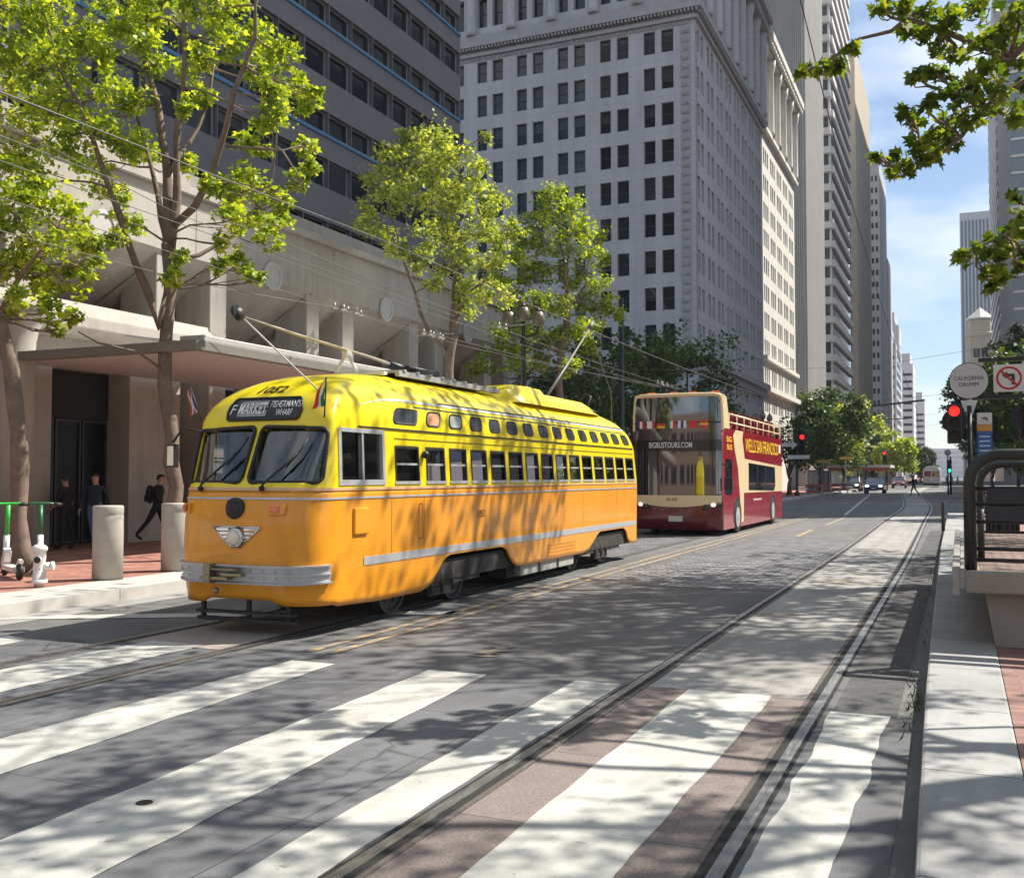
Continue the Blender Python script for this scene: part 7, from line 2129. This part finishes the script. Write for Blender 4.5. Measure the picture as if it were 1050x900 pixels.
    em = bpy.data.meshes.new_from_object(o.evaluated_get(bpy.context.evaluated_depsgraph_get()))
    mb = MB()
    segs = [(V_[a], V_[b], r) for (a, b), r in zip(E_, reg)]
    verts = [v.co.copy() for v in em.vertices]
    mats_ = [M_skin, top, bottom, shoe]
    shortcut = {'torso': 1, 'neck': 0, 'head': 0, 'thigh': 2, 'shin': 2, 'foot': 3, 'upperarm': 1, 'forearm': 1 if sleeves == 'long' else 0, 'hand': 0}
    belt = (pz - .95 + .98) * k
    for p in em.polygons:
        c = p.center; best = None; bd = 1e9
        for a, b, r in segs:
            ab = b - a; f = max(0, min(1, (c - a).dot(ab) / max(1e-9, ab.length_squared))); dd = (c - a - ab * f).length
            if dd < bd: bd, best = dd, r
        m_ = shortcut[best]
        if best == 'torso' and c.z < belt: m_ = 2
        if best == 'neck' and c.z < V_[nk].z - .015 * k: m_ = 1
        mb.f.append(tuple(p.vertices)); mb.m.append(m_); mb.sm.append(True)
    mb.v = [tuple(v) for v in verts]
    bpy.data.objects.remove(o)
    for a, b, c, kk in FING:
        mb.tube([a * kk, b * kk, c * kk], [.0085 * kk, .008 * kk, .006 * kk], 6, 0)
    FING.clear()
    # face: nose, eyes, mouth, ears
    hd = V_[hm]; y0 = .095 * k
    mb.add([hd + Vector((-.012, y0 * .92, -.03)) , hd + Vector((.012, y0 * .92, -.03)), hd + Vector((0, y0 * .95, .015)), hd + Vector((0, y0 * 1.25, -.022))], [(0, 1, 3), (1, 2, 3), (2, 0, 3)], 0, True)
    for s in (-1, 1):
        mb.sphere(hd + Vector((s * .03 * k, y0 * .88, .01 * k)), .010 * k, 8, 4); mb.sphere(hd + Vector((s * .078 * k, 0, -.005 * k)), (.012 * k, .02 * k, .03 * k), 8, 0)
    mb.obox(hd + Vector((0, y0 * .90, -.055 * k)), (.04 * k, .012 * k, .010 * k), (0, 0, 0), 5)
    body = mb.build('body', mats_ + [M_hairg, mat('lips', (0.30, 0.12, 0.10), 0.6)], t, local=True, recalc=False)
    if hair is not None:
        hm_ = MB(); n = 14
        for i in range(7):
            th = (math.pi / 2) * i / 6
            for j in range(n):
                a = 2 * math.pi * j / n
                drop = -.055 * (1 if math.sin(a) < .2 else -.6) if i == 6 else 0
                hm_.v.append(tuple(hd + Vector((.090 * k * math.sin(th) * math.cos(a), .106 * k * math.sin(th) * math.sin(a) - .008 * k, .02 * k + .085 * k * math.cos(th) + drop * k))))
        for i in range(6):
            for j in range(n):
                j2 = (j + 1) % n
                hm_.f.append((i * n + j, (i + 1) * n + j, (i + 1) * n + j2, i * n + j2)); hm_.m.append(0); hm_.sm.append(True)
        hm_.build('hair', hair, t, local=True, recalc=False)
    if extra: extra(t, k, V_, dict(pel=pel, sp=sp, ch=ch, hm=hm))
    return t
FING = []
M_tee = mat('black_tshirt', (0.018, 0.015, 0.016), 0.9, var=0.2, scale=20); M_tro = mat('black_trousers', (0.014, 0.014, 0.017), 0.9, var=0.2, scale=20)
M_jack = mat('navy_jacket', (0.02, 0.025, 0.035), 0.8, var=0.2, scale=15); M_jean = mat('blue_jeans', (0.09, 0.15, 0.27), 0.9, var=0.2, scale=20)
M_shoe = mat('dark_shoe', (0.02, 0.02, 0.02), 0.6); M_show = mat('light_shoe', (0.4, 0.38, 0.36), 0.6)
M_gry = mat('grey_top', (0.13, 0.13, 0.125), 0.9, var=0.2, scale=20)
def hz(p, vtop, v0): return p
p = at_z(67, 563, .15)
person((p.x, p.y, .15), R(105), 1.53, 'man in a black t-shirt and black trousers walking left in front of the arcade', M_tee, M_tro, M_shoe, {-1: (6, 4), 1: (-8, 6)}, {-1: (14, 30, 6), 1: (4, 28, 10)}, M_hairg, sleeves='short', width=1.12)
p = at_z(57, 554, .15)
person((p.x, p.y, .15), R(110), 1.50, 'woman in a grey top half hidden behind the man in the black t-shirt', M_gry, M_tro, M_show, {-1: (16, 6), 1: (-14, 14)}, {-1: (8, 25, 8), 1: (-5, 20, 8)}, M_hairb, width=.95)
p = Vector((-16.6, 16.2, .15))
person((p.x, p.y, .15), R(205), 1.58, 'man in a dark navy jacket and blue jeans coming out of the bank entrance', M_jack, M_jean, M_shoe, {-1: (10, 6), 1: (-10, 10)}, {-1: (-12, 15, 10), 1: (14, 20, 10)}, M_hairg, width=1.1)
M_blkj = mat('black_hoodie', (0.010, 0.010, 0.012), 0.9, var=0.2, scale=20); M_pack = mat('black_backpack', (0.012, 0.012, 0.013), 0.7, var=0.2, scale=10)
p = at_z(161, 557, .15); PW = p
wp = person((p.x, p.y, .15), R(-72), 1.58, 'person in black clothes with a cap, striding right past the tree trunk', M_blkj, M_tro, M_shoe, {-1: (16, 3), 1: (-30, 12)}, {-1: (-12, 20, 8), 1: (18, 30, 8)}, M_hairg, lean=4)
def pack(loc, rz, k, label):
    t = thing('backpack', label, 'backpack', loc); t.rotation_euler[2] = rz
    mb = MB(); mb.sphere((0, -.20 * k, 1.25 * k), (.15 * k, .10 * k, .24 * k), 14); mb.box(-.12 * k, -.31 * k, 1.06 * k, .12 * k, -.22 * k, 1.24 * k); mb.build('bag', M_pack, t, local=True, bevel=.03)
    mb = MB()
    for s in (-1, 1): mb.tube([(s * .09 * k, -.14 * k, 1.44 * k), (s * .11 * k, .06 * k, 1.44 * k), (s * .12 * k, .12 * k, 1.3 * k), (s * .12 * k, -.06 * k, 1.1 * k)], .016 * k, 6)
    mb.build('strap', M_pack, t, local=True)
pack((p.x, p.y, .13), R(-72), 1.58 / 1.75, 'black backpack worn by the person striding past the tree trunk')
# crossing pedestrian and far people
p = at_z(937, 508.5, 0)
person((p.x, p.y, 0), R(75), 1.75, 'person in dark clothes striding across the street right of the blue car', M_blkj, M_tro, M_shoe, {-1: (18, 6), 1: (-18, 26)}, {-1: (-25, 25, 10), 1: (40, 50, 10)}, M_hairg, lean=6)
pack((p.x, p.y, -.02), R(75), 1.0, 'dark backpack worn by the person crossing the far street')
for i, (u, v, lab) in enumerate(((971, 497.5, 'leftmost of the three people far off beside the black railing'), (976, 497.2, 'middle of the three people far off beside the black railing'), (982, 497.8, 'rightmost of the three people far off beside the black railing'))):
    p = at_z(u, v, 0)
    person((p.x, p.y, 0), R(160 + 60 * i), 1.75, lab, M_blkj if i != 1 else M_jack, M_tro, M_shoe, {-1: (12, 5), 1: (-12, 10)}, {-1: (-10, 15, 8), 1: (10, 15, 8)}, M_hairg)
# ------------------------------------------------------------------ air
mb = MB(); mb.box(-420, -300, -1.06, 420, 900, 190)
hz_ = mb.build('haze', bpy.data.materials.new('haze_air')); hz_['kind'] = 'stuff'
hm = hz_.data.materials[0]; hm.use_nodes = True
N, L = hm.node_tree.nodes, hm.node_tree.links
for n in list(N): N.remove(n)
ho = N.new('ShaderNodeOutputMaterial'); hv = N.new('ShaderNodeVolumePrincipled')
hv.inputs['Color'].default_value = (0.75, 0.86, 1.0, 1); hv.inputs['Density'].default_value = 0.00028; hv.inputs['Anisotropy'].default_value = 0.2
L.new(hv.outputs['Volume'], ho.inputs['Volume'])
scene.cycles.volume_bounces = 0
